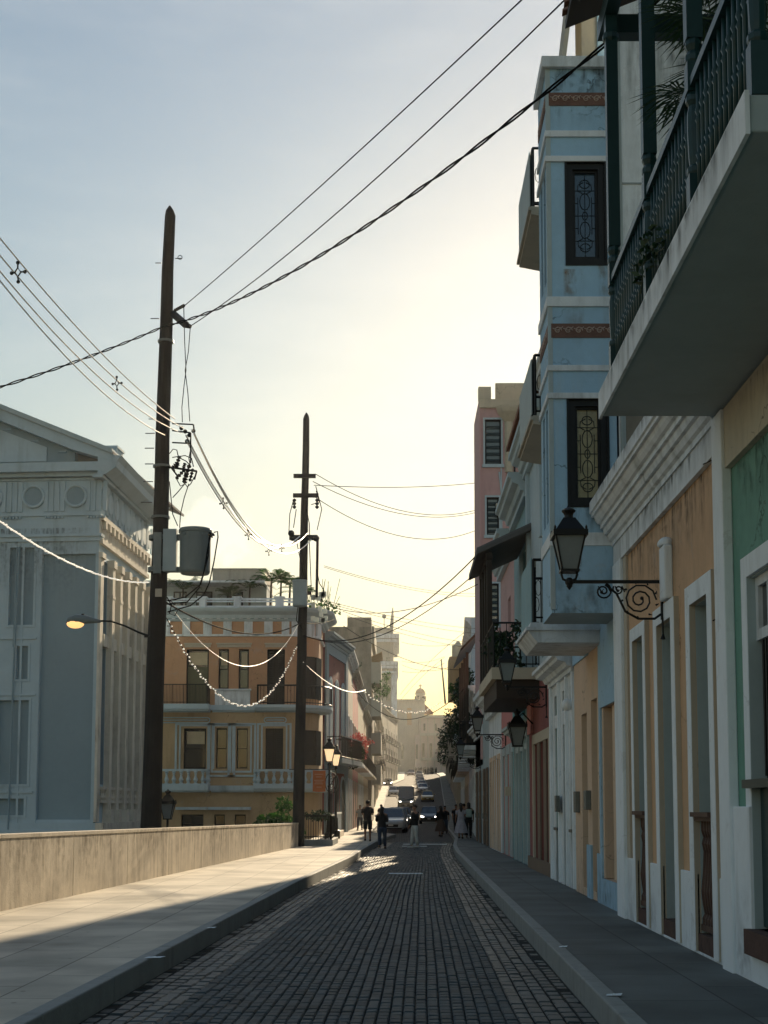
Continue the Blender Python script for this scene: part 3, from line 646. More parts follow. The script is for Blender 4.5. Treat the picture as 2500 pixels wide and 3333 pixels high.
MB().fb(F3, 21.7, 21.95, 1.55, 1.85, .0, .09).fb(F3, 23.05, 23.3, 1.5, 1.85, 0, .08).build_each('meter_box', M['steel'], T, bevel=.01)
for z0, z1 in ((7.3, 9.8), (10.4, 12.0)): shutter(T, F3, 19.75, 21.5, z0, z1, .1, M['teal'])
shutter(T, F3, 20.5, 21.8, 4.32, 6.8, .1, M['teal'])
# party wall, seen above the orange house roof
MB().box(3.0, 10, 18.35, 18.5, 5.5, 13.6).build('party_wall', M['white2'], T)
MB().box(3.03, 3.07, 18.32, 18.35, 5.7, 13.6).box(3.0, 10, 18.335, 18.35, 10.15, 10.17).box(3.0, 3.03, 18.3, 18.35, 5.7, 13.3).build_each('wall_joint', M['slabgrey'], T)
MB().box(3.0, 3.35, 18.33, 18.349, 4.3, 7.4).build('party_wall_stain', M['concrete'], T)
# the box bay: front face frame FB (u = x-2.06), street face F3 at d .94
BW = .94; bz0, bz1 = 4.2, 12.0; YB = 19.65
wf = [(.27, .79, 9.08, 10.53), (.26, .78, 5.68, 7.15)]
bay = None
m = MB(); U = [0, .26, .27, .78, .79, BW]; 
def holed(m, F, u0, u1, v0, v1, ops, rev):
    U = sorted({u0, u1}|{a for o in ops for a in o[:2]}); V = sorted({v0, v1}|{a for o in ops for a in o[2:4]})
    for a, b in zip(U, U[1:]):
        for c, d in zip(V, V[1:]):
            x, y = (a+b)/2, (c+d)/2
            if any(o[0] < x < o[1] and o[2] < y < o[3] for o in ops): continue
            m.face([F.p(a, c), F.p(b, c), F.p(b, d), F.p(a, d)])
    for o in ops:
        a, b, c, d = o[:4]
        for p, q in (((a, c), (b, c)), ((b, c), (b, d)), ((b, d), (a, d)), ((a, d), (a, c))): m.face([F.p(*p), F.p(*q), F.p(*q, -rev), F.p(*p, -rev)])
FS = Fr(2.06, 18.5, 0, 1, -1, 0); FE = Fr(2.06, YB, 1, 0, 0, 1)
sw = [(.25, .5, z0, z1) for z0, z1 in ((8.9, 10.5), (5.5, 7.1))]+[(.65, .9, z0, z1) for z0, z1 in ((8.9, 10.5), (5.5, 7.1))]
holed(m, FB, 0, BW, bz0, bz1, wf, .12); holed(m, FS, 0, YB-18.5, bz0, bz1, sw, .1)
m.face([FE.p(0, bz0), FE.p(BW, bz0), FE.p(BW, bz1), FE.p(0, bz1)]); m.face([FB.p(0, bz1), FB.p(BW, bz1), FB.p(BW, bz1, -1.15), FB.p(0, bz1, -1.15)])
bay = m.build('bay', M['blue'], T)
MB().face([FB.p(0, bz0), FB.p(BW, bz0), FB.p(BW, bz0, -1.15), FB.p(0, bz0, -1.15)]).build('bay_soffit', M['slabgrey'], bay)
bd = MB()
for z0, z1, pj in ((10.90, 10.99, .03), (10.54, 10.62, .035), (8.46, 8.60, .03), (7.55, 7.63, .03), (7.16, 7.24, .035), (5.12, 5.30, .02), (11.90, 12.06, .07)):
    bd.fb(FB, -pj, BW+(.0 if z0 > 5.2 else -.0), z0, z1, 0, pj); bd.fb(FS, 0, YB-18.5, z0, z1, 0, pj)
bd.build_each('band', M['white2'], bay, bevel=.006)
bd = MB(); bd.fb(FB, -.012, .05, 4.25, 11.9, 0, .008).fb(FS, 0, .05, 4.25, 11.9, 0, .012); bd.build('corner_trim', M['paleaqua'], bay)
for z0, z1 in ((11.36, 11.55), (8.02, 8.22)):
    fzm = MB().fb(FB, .03, BW-.01, z0, z1, 0, .012).fb(FS, .05, 1.1, z0, z1, 0, .012); nf = len(fzm.f)
    s = fz_m = MB()
    for i in range(6):
        c = FB.p(.12+i*.145, (z0+z1)/2, .018)
        s.tube([c+Vector((.055*math.cos(a)*(1-.08*k), 0, .055*math.sin(a)*(1-.09*k))) for k, a in enumerate([j*.8 for j in range(11)])], .009, 4)
        s.tube([c+Vector((-.07, 0, .03)), c+Vector((0, 0, 0)), c+Vector((.07, 0, .05))], .008, 4)
    for i in range(6):
        c = FS.p(.14+i*.16, (z0+z1)/2, .018); s.ball(c, (.012, .05, .05), 6, 4)
    # merged with the frieze as its relief
    i0 = len(fzm.v); fzm.v += s.v; fzm.f += [tuple(q+i0 for q in f) for f in s.f]; fz = fzm.build('frieze', M['terracotta'], bay); fz.data.materials.append(M['frz'])
    for p in fz.data.polygons[nf:]: p.material_index = 1
def leaded(F, o, glassmat, lead):
    a, b, c, d = o; w_ = MB(); f = .085
    w_.fb(F, a, a+f, c, d, -.11, -.02); w_.fb(F, b-f, b, c, d, -.11, -.02); w_.fb(F, a+f, b-f, c, c+f, -.11, -.02); w_.fb(F, a+f, b-f, d-f, d, -.11, -.02)
    for q0, q1, r0, r1 in ((a-.03, a, c-.03, d+.03), (b, b+.03, c-.03, d+.03), (a, b, c-.03, c), (a, b, d, d+.03)): w_.fb(F, q0, q1, r0, r1, -.02, .015)
    f2 = f+.035
    w_.fb(F, a+f, a+f2, c+f, d-f, -.11, -.06); w_.fb(F, b-f2, b-f, c+f, d-f, -.11, -.06); w_.fb(F, a+f2, b-f2, c+f, c+f2, -.11, -.06); w_.fb(F, a+f2, b-f2, d-f2, d-f, -.11, -.06)
    wo = w_.build('bay_window', M['dark'], T)
    MB().fb(F, a+f2, b-f2, c+f2, d-f2, -.115, -.10).build('pane', glassmat, wo)
    l_ = MB(); x0, x1, y0, y1 = a+f2, b-f2, c+f2, d-f2; mx = (x0+x1)/2; dd = -.094; H = y1-y0
    def ln(pts, r=.005): l_.tube([F.p(p[0], p[1], dd) for p in pts], r, 4)
    ln([(mx, y0), (mx, y1)]); 
    for u in (x0+.045, x1-.045): ln([(u, y0+H*.28), (u, y0+H*.72)])
    for t in (.2, .5, .8): ln([(x0, y0+H*t), (x1, y0+H*t)])
    for t in (.35, .65): ln([(x0, y0+H*t), (x0+.045, y0+H*t)]); ln([(x1-.045, y0+H*t), (x1, y0+H*t)])
    for t in (.12, .33, .5, .67, .88):
        ry = H*.1 if t in (.33, .67) else H*.05; rx = .07 if t != .5 else .035
        ln([(mx+rx*math.cos(k*math.pi/6), y0+H*t+ry*math.sin(k*math.pi/6)) for k in range(13)], .006)
    for s_ in (-1, 1):
        for t, g_ in ((.1, 1), (.9, -1)): ln([(mx+s_*.02, y0+H*t), (mx+s_*.09, y0+H*(t+.03*g_)), (mx+s_*.1, y0+H*(t+.1*g_)), (mx+s_*.03, y0+H*(t+.13*g_))], .006)
    l_.build('lead_came', lead, wo)
M['stained'] = mat('amber_leaded_glass', (.34, .30, .18), .25, .3, 7, .05, 20, spec=.7); M['stainedb'] = mat('blue_leaded_glass', (.035, .075, .12), .2, .3, 7, .05, 20, spec=.7)
M['lead'] = mat('lead_came', (.03, .04, .04), .5, .1, 4, 0); M['leadb'] = mat('lead_came_blue', (.02, .035, .05), .5, .1, 4, 0)
leaded(FB, wf[1], M['stained'], M['lead']); leaded(FB, wf[0], M['stainedb'], M['leadb'])
for o in sw: win(T, FS, *o, .08, M['dark'], M['glass'], 1, 2, .05, 'side_window')
# rust streaks below the window and lamp fixing
for (u, v, w_, h) in ((.35, 8.62, .06, .44), (.30, 4.72, .08, .34)):
    pass
# upper attic seen at the very top
UP = MB().box(2.62, 3.0, 18.9, 19.6, 12.06, 14.6).build('attic_wall', M['cream'], T)
m = MB(); m.box(2.84, 2.97, 18.86, 18.9, 12.3, 14.4); m.build('attic_shutter', M['blue'], T)
MB().prism([(2.3, 18.85, 12.06), (2.36, 18.85, 12.06), (2.66, 18.85, 14.4), (2.58, 18.85, 14.4)], (0, .9, 0)).build('attic_brace', M['conc2'], T)
# stacked balconies
def sidebalc(T, z, y0, y1, pr, cloth=None):
    b = MB(); b.prism([F3.p(y0, z, 0), F3.p(y0, z, pr), F3.p(y0, z-.12, pr), F3.p(y0, z-.3, .15), F3.p(y0, z-.3, 0)], F3.u*(y1-y0)); b.fb(F3, y0-.03, y1+.03, z-.07, z-.02, pr, pr+.04)
    bo = b.build('balcony', M['conc2'], T)
    railing(F3, y0+.05, y1-.05, z, .92, pr-.04, 'scroll', 18).build('railing', M['iron'], bo)
    if cloth: MB().fb(F3, y0+.1, y1-.1, z+.05, z+.88, pr+.0, pr+.012).build('screen', cloth, bo)
sidebalc(T, 10.45, 19.72, 21.75, 1.05, M['paleaqua']); sidebalc(T, 7.28, 19.72, 21.9, 1.05, M['paleaqua'])
b = MB(); b.prism([F3.p(20.35, 4.32, 0), F3.p(20.35, 4.32, 1.05), F3.p(20.35, 4.18, 1.08), F3.p(20.35, 4.02, .95), F3.p(20.35, 4.02, 0)], F3.u*1.85); b.fb(F3, 20.3, 22.22, 4.2, 4.25, 0, 1.12)
bo = b.build('balcony', M['white2'], T); railing(F3, 20.4, 22.1, 4.32, .95, 1.0, 'scroll').build('railing', M['iron'], bo); MB().fb(F3, 20.42, 22.1, 4.34, 5.3, 1.02, 1.035).build('screen', M['aqua'], bo)
# --- the row beyond ---
def small_doors(T, F, ops, mts, dep=.2, sw_=.1, sm=None, rows=4):
    for i, o in enumerate(ops):
        if sw_: surround(T, F, *o, sw_, .04, sm or M['white'])
        door(T, F, o[0], o[1], o[2], o[3], dep, mts[i % len(mts)], 1, rows=rows)
def rhouse(name, label, y0, y1, H, wallm, ops, x=None, D=7, cat='house', rev=.25, split=None):
    x = x if x is not None else wr((y0+y1)/2)
    T = thing(name, (x, (y0+y1)/2, 0), label, cat); F = Fr(x, 0, 0, 1, -1, 0)
    if split:
        fwall(T, F, y0, y1, -.3, split[0], [o for o in ops if o[3] < split[0]], wallm, D, rev); fwall(T, F, y0, y1, split[0], H, [o for o in ops if o[2] > split[0]], split[1], D, rev, 'upper_wall')
    else: fwall(T, F, y0, y1, -.3, H, ops, wallm, D, rev)
    return T, F
o5 = [(23.95, 24.45, .2, 3.1), (24.95, 25.6, .2, 3.1), (26.2, 26.9, .2, 3.1)]
T, F = rhouse('white_door_house', 'white house front with three narrow doors under one moulded hood and a green panel above', 23.65, 27.9, 10.4, M['green'], o5+[(a, b, 3.35, 3.72) for a, b, _, _ in o5]+[(24.6, 25.8, 5.0, 7.4)], 3.06)
m = MB(); ed = [23.65]+[q for o in o5 for q in o[:2]]+[27.9]
for a, b in zip(ed[::2], ed[1::2]): m.fb(F, a, b, -.3, 3.95, 0, .04)
for o in o5: m.fb(F, o[0], o[1], 3.1, 3.35, 0, .04); m.fb(F, o[0], o[1], 3.72, 3.95, 0, .04)
m.fb(F, 27.5, 27.9, 3.95, 5.2, 0, .04); m.fb(F, 23.65, 27.9, 4.75, 4.95, 0, .05); m.build('white_front', M['white2'], T, bevel=.01)
m = MB()
for u in (23.75, 24.7, 25.9, 27.2): m.fb(F, u, u+.15, .2, 3.95, .04, .09)
m.build_each('pilaster', M['white'], T)
cornice(T, F, 23.7, 27.45, [(d, v-.02) for d, v in corn(3.95, .32, .42)], M['white2'], 'door_hood')
small_doors(T, F, o5, [M['paleaqua'], M['doorgrey']], .2, 0)
for o in o5: win(T, F, o[0], o[1], 3.35, 3.72, .15, M['white'], M['glass2'], 1, 1, .05, 'transom')
MB().ball(F.p(23.85, 3.35, .16), (.09, .09, .11), 10, 8).tube([F.p(23.85, 3.35, .16), F.p(23.85, 3.35, 0)], .02, 5).build('globe_lamp', M['white'], T, smooth=True)
MB().fb(F, 25.7, 25.95, 1.5, 1.8, .09, .16).build_each('meter_box', M['steel'], T)
for u in (24.2, 26.6): MB().fb(F, u-.3, u+.3, .2, 1.15, -.1, .0).fb(F, u-.3, u+.3, 1.15, 1.2, -.12, .08).build('window_guard', M['greeniron'], T)
shutter(T, F, 24.6, 25.8, 5.0, 7.4, .1, M['teal']); cornice(T, F, 23.65, 27.9, corn(9.9, .5, .35), M['white2'])
# dark red house with roofed balcony
o6 = [(28.4, 29.0, .2, 3.0), (29.6, 30.3, .2, 3.0), (30.9, 31.6, .2, 3.0)]
T, F = rhouse('dark_red_house', 'dark red house with brown doors beneath a planted, roofed black balcony', 27.9, 33.0, 10.2, M['red'], o6+[(28.7, 29.9, 4.8, 7.2), (31.0, 32.2, 4.8, 7.2)], 3.1, split=(4.6, M['bluewhite']))
surround(T, F, 28.4, 31.6, .2, 3.0, .22, .05, M['beige']); small_doors(T, F, o6, [M['doorbrown']], .2, 0)
MB().fb(F, 29.0, 29.6, .2, 3.0, 0, .03).fb(F, 30.3, 30.9, .2, 3.0, 0, .03).fb(F, 27.9, 33, -.3, .45, 0, .06).build_each('door_pier', M['doorbrown'], T)
MB().fb(F, 31.95, 33.0, 3.3, 4.1, 0, .05).build('wall_panel', M['salmon'], T)
for a, b in ((28.7, 29.9), (31.0, 32.2)): shutter(T, F, a, b, 4.8, 7.2, .1, M['dark'])
cornice(T, F, 27.9, 33.0, corn(9.5, .6, .45), M['bluewhite']); MB().prism([F.p(27.9, 10.2, .5), F.p(27.9, 10.3, .5), F.p(27.9, 10.9, -.8), F.p(27.9, 10.2, -.8)], F.u*5.1).build('tile_coping', M['tile'], T)
MB().fb(F, 28.2, 28.5, 7.4, 9.5, 0, .08).fb(F, 29.3, 29.6, 7.4, 9.5, 0, .08).fb(F, 32.3, 32.6, 4.6, 9.5, 0, .08).build_each('pilaster', M['bluewhite'], T)
bl = MB().fb(F, 30.4, 35.2, 4.40, 4.66, 0, 1.06).build('balcony', M['cream'], T)
MB().fb(F, 30.5, 35.1, 3.98, 4.40, 0, .95).build('timber_soffit', M['darkwood'], bl)
railing(F, 30.45, 35.15, 4.66, 1.0, 1.01, 'iron', 38).build('railing', M['iron'], bl)
m = MB()
for u in (32.2, 33.1, 34.1, 35.1): c = F.p(u, 4.6, .98); m.box(c.x-.06, c.x+.06, c.y-.06, c.y+.06, 4.6, 7.55)
m.fb(F, 32.1, 35.2, 7.4, 7.55, .91, 1.05); m.build_each('balcony_post', M['darkwood'], bl)
m = MB(); m.prism([F.p(32.0, 7.5, 1.28), F.p(32.0, 7.6, 1.28), F.p(32.0, 8.2, 0), F.p(32.0, 8.08, 0)], F.u*3.9)
for i in range(26): m.prism([F.p(32.0+i*.15, 7.6, 1.28), F.p(32.03+i*.15, 7.65, 1.28), F.p(32.06+i*.15, 7.6, 1.28)], Vector((1.28, 0, .6)))
m.build('balcony_roof', M['rooftop'], T)
for i, (u, n) in enumerate(((31.1, 420), (32.6, 520), (34.2, 420))):
    m = MB(); clump(m, F.p(u, 5.15, .7), (.38, .75, .65), n, .07, 7); MB
    solo(m, 'balcony_plant', M['leafd'], ['bushy dark plant at the near end of the roofed black balcony', 'bushy dark plant in the middle of the roofed black balcony', 'bushy dark plant at the far end of the roofed black balcony'][i], 'plant', 'plants crowding the roofed balcony')
# aqua house
o7 = [(33.5, 34.2, .2, 3.0), (34.7, 35.5, .2, 3.0), (36.0, 36.8, .2, 3.0)]
T, F = rhouse('aqua_house', 'faded aqua house front with slender doors and moulded hood below a dark recessed window', 33.0, 37.4, 9.6, M['aqua'], o7+[(34.4, 36.4, 3.9, 4.9), (33.6, 34.6, 5.6, 8)], 3.14)
surround(T, F, 33.5, 36.8, .2, 3.0, .15, .04, M['paleaqua']); small_doors(T, F, o7, [M['teal'], M['paleaqua']], .2, 0); cornice(T, F, 33.1, 37.2, corn(3.3, .35, .4), M['paleaqua'], 'door_hood')
win(T, F, 34.4, 36.4, 3.9, 4.9, .15, M['teal'], M['glass'], 2, 1); shutter(T, F, 33.6, 34.6, 5.6, 8, .1, M['teal']); cornice(T, F, 33.0, 37.4, corn(9.1, .6, .5), M['bluewhite'])
m = MB()
for u in (33.2, 34.35, 35.65, 36.95): m.fb(F, u, u+.13, .2, 3.3, 0, .08)
m.build_each('pilaster', M['paleaqua'], T)
o8 = [(38.0, 38.7, .2, 3.1), (39.6, 40.4, .2, 3.1), (41.2, 42.0, .2, 3.1)]
T, F = rhouse('salmon_house', 'salmon pink house with pale aqua door posts between the aqua house and the white cornice', 37.4, 42.8, 9.2, M['salmon'], o8+[(39, 40, 5.2, 7.6)], 3.17, split=(4.6, M['pink']))
MB().fb(F, 37.4, 37.95, -.3, 4.4, 0, .06).build('teal_strip', M['teal'], T); small_doors(T, F, o8, [M['paleaqua'], M['peach']], .2, .28, M['paleaqua']); shutter(T, F, 39, 40, 5.2, 7.6, .1, M['paleaqua'])
cornice(T, F, 37.4, 42.8, corn(8.6, .6, .5), M['bluewhite']); MB().fb(F, 38.9, 39.2, 1.9, 2.15, 0, .2).build_each('meter_box', M['beige'], T)
o9 = [(43.4, 44.1, .2, 3.1), (45.2, 46.0, .2, 3.1), (47.0, 47.7, .2, 3.1)]
T, F = rhouse('pale_cornice_house', 'pale grey white house with deep stepped cornice next to the pink tower', 42.8, 48.6, 5.6, M['white2'], o9, 3.15)
small_doors(T, F, o9, [M['doorbrown'], M['paleaqua']], .2, .15, M['peach']); cornice(T, F, 42.8, 48.6, corn(4.6, .8, .55), M['white2'])
# pink tower house
T = thing('pink_tower_house', (3.2, 54, 0), 'tall pink corner house with small roof terrace rising behind the dark balcony', 'house')
FP = Fr(3.2, 53, 1, 0, 0, -1); FQ = Fr(3.2, 53, 0, 1, -1, 0)
wn = [(.15, .78, 14.9, 16.7), (.2, .68, 12.1, 13.6), (.2, .65, 8.6, 10.2)]
m = MB(); holed(m, FP, 0, .95, 5.2, 17.3, wn, .2); m.build('front_wall', M['pink'], T)
m = MB(); m.fb(FP, .95, 1.25, 5.2, 17.3, -.3, -.06); m.fb(FP, 1.25, 7.5, 5.2, 14.6, -.35, -.06); m.fb(FP, 1.25, 1.5, 14.6, 17.3, -.3, -.06); m.fb(FP, 2.3, 7.5, 14.6, 17.3, -.35, -.06); m.box(4.45, 5.6, 54.3, 54.4, 14.6, 17.3); m.build('terrace_wall', M['pink'], T)
m = MB(); m.face([FQ.p(0, 3.2), FQ.p(5, 3.2), FQ.p(5, 17.9), FQ.p(0, 17.9)]); m.box(3.2, 10.5, 57.9, 58.0, 0, 17.5); m.box(3.3, 10.5, 53.4, 58, 17.2, 17.35); m.box(10.4, 10.5, 53.3, 58, 0, 17.3)
m.box(3.201, 3.5, 53.3, 53.5, 0, 5.2)
m.build('side_walls', M['pink'], T)
MB().box(3.12, 4.9, 52.9, 53.0, 17.15, 17.5).box(4.9, 8.2, 52.95, 53.05, 17.15, 17.45).box(3.8, 6.2, 53.4, 53.6, 17.5, 18.3).box(3.1, 3.6, 52.9, 53.3, 17.5, 18.0).build('parapet', M['cream'], T, bevel=.02)
MB().lathe((4.28, 53.05, 14.6), [(.17, 0), (.17, 2.0), (.22, 2.05), (.45, 2.35), (.5, 2.5), (.5, 2.6)], 10).build('terrace_column', M['cream'], T)
m = MB()
for z in (14.95, 15.15, 15.35): m.tube([(4.45, 52.95, z), (5.6, 52.95, z)], .02, 4)
m.tube([(4.5, 52.95, 14.6), (4.5, 52.95, 15.4)], .03, 4); m.tube([(5.5, 52.95, 14.6), (5.5, 52.95, 15.4)], .03, 4); m.build('terrace_railing', M['iron'], T)
for o in wn: 
    surround(T, FP, *o, .07, .04, M['bluewhite'], sill=True); w2 = win(T, FP, *o, .12, M['dark'], M['glass2'], 1, 1, .06)
    s = MB()
    for k in range(6): z = o[2]+.1+k*(o[3]-o[2]-.2)/6; s.prism([FP.p(o[0]+.06, z, -.1), FP.p(o[0]+.06, z+.14, -.1), FP.p(o[0]+.06, z+.07, -.03)], FP.u*(o[1]-o[0]-.12))
    s.build('louvre', M['glass2'], w2)
MB().box(3.13, 3.20, 52.94, 53.4, 3.4, 17.6).box(3.08, 3.22, 52.92, 53.42, 4.9, 5.2).box(3.08, 3.22, 52.92, 53.42, 8.0, 8.15).box(3.08, 3.22, 52.92, 53.42, 11.4, 11.55).build('corner_pilaster', M['pink'], T)
cornice(T, Fr(3.2, 0, 0, 1, -1, 0), 52.9, 58, corn(4.3, .45, .35), M['white2'])
MB().fb(Fr(3.2, 0, 0, 1, -1, 0), 48.6, 58, -.3, 4.3, -.3, .0).fb(Fr(3.2, 0, 0, 1, -1, 0), 48.6, 52.9, 4.3, 5.2, -4, 0).build('ground_floor_wall', M['paleaqua'], T)
for u in (49.6, 51.4, 54.0, 56.2): door(T, Fr(3.2, 0, 0, 1, -1, 0), u, u+.8, .2, 3.0, -.06, M['doorbrown'], 1)
m = MB()
for z in (9.6, 11.4, 13.1): m.tube([(3.98, 52.98, z), (3.98, 52.98, z+1.7)], .03, 5)
m.tube([(3.98, 52.98, 5.5), (3.98, 52.98, 13.8), (3.9, 52.98, 14.6)], .035, 5); m.build('drain_pipe', M['bluewhite'], T)
MB().box(3.75, 4.1, 52.7, 52.98, 12.9, 13.3).build('air_conditioner', M['conc2'], T)
# ================= LEFT SIDE =================
# --- neoclassical building ---
T = thing('neoclassical_building', (-11.45, 52, -3), 'large pale blue-grey neoclassical building with pediment and sunlit pilastered flank behind the low wall', 'building')
LX, LY = -11.45, 52.0
FA = Fr(LX, LY, -1, .08, -.08, -1)       # front, u to the left
FC = Fr(LX, LY, .034, 1, 1, -.034)          # flank, u away from viewer
fu = lambda x: (430-x)*.00836
fz = lambda y: zz(1200+y/1.3829, 52)
zb = -3
# front wall with sunk panels
P = [(fu(430), fu(165), fz(2030), fz(830)), (fu(130), fu(15), fz(1150), fz(800)), (fu(112), fu(58), fz(1395), fz(1245)), (fu(122), fu(-20), fz(1870), fz(1490)), (fu(110), fu(-20), fz(2010), fz(1935))]
P[0] = (.12, fu(168), fz(2030), fz(832))
P2 = [(fu(-60), fu(-330), fz(2030), fz(832)), (fu(-380), fu(-500), fz(1150), fz(800)), (fu(-380), fu(-500), fz(1870), fz(1490))]
m = MB(); holed(m, FA, 0, 12, zb, fz(500), P+P2, .14)
m.face([FA.p(12, zb), FA.p(12, fz(480)), FA.p(12, fz(480), -10), FA.p(12, zb, -10)])
m.build('front_wall', M['bluewhite'], T)
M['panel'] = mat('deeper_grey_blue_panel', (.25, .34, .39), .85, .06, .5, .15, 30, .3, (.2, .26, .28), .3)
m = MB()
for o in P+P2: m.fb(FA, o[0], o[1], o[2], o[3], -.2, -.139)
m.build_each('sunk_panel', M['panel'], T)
# frames around the panels
m = MB()
for o in P[1:]+P2:
    w_ = .09; a, b, c, d = min(o[0], o[1]), max(o[0], o[1]), o[2], o[3]
    for q in ((a-w_, a, c-w_, d+w_), (b, b+w_, c-w_, d+w_), (a, b, c-w_, c), (a, b, d, d+w_)): m.fb(FA, *q, 0, .03)
for x in (160, 78): m.fb(FA, fu(x)-.05, fu(x)+.03, zb, fz(800), 0, .035)
for y in (1215, 1470, 1910): m.fb(FA, fu(150), fu(-20), fz(y), fz(y)+.07, 0, .05)
m.build_each('panel_moulding', M['bluewhite'], T)
# entablature on the front
def ent(F, u0, u1, pj0, name):
    m = MB()
    for (ya, yb, pj) in ((775, 755, .06), (755, 742, .12), (660, 648, .06), (500, 490, .06), (487, 470, .24), (470, 430, .46)):
        m.fb(F, u0-(pj if u0 <= 0 else 0), u1, fz(ya), fz(yb), -.3, pj)
    return m
ent(FA, 0, 12, 0, '').build('entablature', M['bluewhite'], T)
m = MB(); m.fb(FA, -.1, 12, fz(2075), fz(2045), 0, .1).fb(FA, -.14, 12, zb, fz(2075), 0, .16).build('base', M['bluewhite'], T)
m = MB()
for xc in (120, 318, -78, -276, -474):
    c = FA.p(fu(xc), fz(572), 0); r = .36
    m.prism([c+FA.u*(r*1.25*math.cos(k*math.pi/12))+Vector((0, 0, r*1.25*math.sin(k*math.pi/12)))+FA.n*.0 for k in range(24)], FA.n*.04)
    m.tube([c+FA.n*.07+FA.u*(r*1.12*math.cos(k*math.pi/12))+Vector((0, 0, r*1.12*math.sin(k*math.pi/12))) for k in range(25)], .055, 6)
m.build_each('frieze_disc', M['bluewhite'], T)
m = MB()
for xc in (120, 318, -78, -276, -474):
    c = FA.p(fu(xc), fz(572), 0); r = .36; m.prism([c+FA.n*.041+FA.u*(r*math.cos(k*math.pi/12))+Vector((0, 0, r*math.sin(k*math.pi/12))) for k in range(24)], FA.n*.02)
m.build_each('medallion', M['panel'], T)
m = MB()
for xc in (218, 20, 415, -178, -376, -560):
    for k in (-.33, -.11, .11, .33): m.fb(FA, fu(xc)+k-.075, fu(xc)+k+.075, fz(640), fz(505), 0, .05)
    for k in range(6): m.fb(FA, fu(xc)-.36+k*.13, fu(xc)-.30+k*.13, fz(672), fz(662), .0, .09)
m.build_each('triglyph', M['bluewhite'], T)
# pediment (raking cornice rises to the left)
def rake(u): return fz(410)+(u+.6)*.417
m = MB(); u0, u1 = -.6, 7.0
m.prism([FA.p(u0, fz(430), .46), FA.p(u0, rake(u0)+.1, .46), FA.p(u1, rake(u1)+.1, .46), FA.p(u1, rake(u1)-.35, .46), FA.p(1.0, rake(1.0)-.35, .46)], FA.n*-.6)
m.prism([FA.p(u0, rake(u0)+.1, .55), FA.p(u0, rake(u0)+.28, .6), FA.p(u1, rake(u1)+.28, .6), FA.p(u1, rake(u1)+.1, .55)], FA.n*-.9)
m.build('raking_cornice', M['bluewhite'], T)
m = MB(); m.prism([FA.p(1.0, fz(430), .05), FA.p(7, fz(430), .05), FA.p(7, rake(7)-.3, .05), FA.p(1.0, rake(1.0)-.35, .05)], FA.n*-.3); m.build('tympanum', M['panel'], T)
m = MB(); m.prism([FA.p(2.1, fz(415), .056), FA.p(6.9, fz(415), .056), FA.p(6.9, rake(6.9)-.75, .056), FA.p(2.1, rake(2.1)-.62, .056)], FA.n*.05); m.build('tympanum_moulding', M['bluewhite'], T)
MB().fb(FA, -.55, -.02, fz(405), fz(345), -1.1, -.2).fb(FA, -.6, .03, fz(352), fz(342), -1.15, -.15).build('corner_block', M['bluewhite'], T)
m = MB()
for k in range(4): m.fb(FA, 1.2+k*1.1, 1.5+k*1.1, fz(430)+.35+k*.46, fz(430)+.42+k*.46, .46, .52)
m.build_each('mutule', M['panel'], T)
m = MB()
m.prism([FA.p(-.62, rake(-.62)+.2, .5), FA.p(7, rake(7)+.3, .5), FA.p(7, rake(7)+.1, .5), FA.p(-.62, rake(-.62)+.1, .5)], FA.n*-11.5)
m.build('roof', M['rooftop'], T)
MB().tube([FA.p(fu(62), fz(800), .1), FA.p(fu(50), fz(1300), .1), FA.p(fu(44), fz(2090), .1)], .035, 6).tube([FA.p(fu(52), fz(800), .1), FA.p(fu(46), fz(1250), .1)], .03, 6).build_each('drain_pipe', M['panel'], T)
# flank: pilasters, deep bays
FLN = 8.3; nbay = 6; pw = .52; bw = (FLN-pw)/nbay
ops = []
for k in range(nbay):
    a = pw+k*bw+.0; b = a+bw-.42
    ops += [(a+.05, b-.02, fz(1180), fz(850)), (a+.05, b-.02, fz(1870), fz(1240))]
m = MB(); holed(m, FC, 0, FLN, zb, fz(480), ops, .45); m.face([FC.p(FLN, zb), FC.p(FLN, fz(480)), FC.p(FLN, fz(480), -12), FC.p(FLN, zb, -12)]); m.build('flank_wall', M['bluewhite'], T)
m = MB()
for o in ops: m.fb(FC, o[0]+.2, o[1]-.12, o[2]+.1, o[3]-.05, -.5, -.46)
m.build_each('flank_window', M['dark'], T)
m = MB()
for o in ops: m.fb(FC, o[1]-.03, o[1]-.002, o[2], o[3], -.44, -.004).fb(FC, o[0]+.002, o[0]+.5*(o[1]-o[0]), o[2]+.2, o[3]-.1, -.45, -.12)
m.build('flank_shade_liners', M['panel'], T)  # darker liners put the shade on the bay jambs into colour
m = MB(); m2 = MB(); m3 = MB()
M['worn'] = mat('peeling_cream_paint', (.72, .66, .55), .9, .1, 1.2, .35, 30, .85, (.24, .18, .13), 1.2, 3)
m.fb(FC, .0, pw-.06, fz(2040), fz(830), 0, .10); m.fb(FC, -.04, pw, fz(850), fz(825), 0, .16)
for k in range(nbay):
    a = pw+(k+1)*bw-.42; m.fb(FC, a, a+.40, fz(2000), fz(850), 0, .22); m.fb(FC, a-.04, a+.44, fz(870), fz(835), 0, .28); m.fb(FC, a-.03, a+.43, fz(1010), fz(995), 0, .24)
    m.prism([FC.p(a-.08, fz(2045), 0), FC.p(a+.48, fz(2045), 0), FC.p(a+.44, fz(1985), 0), FC.p(a-.02, fz(1985), 0)], FC.n*.34)
m.build_each('flank_pilaster', M['worn'], T)
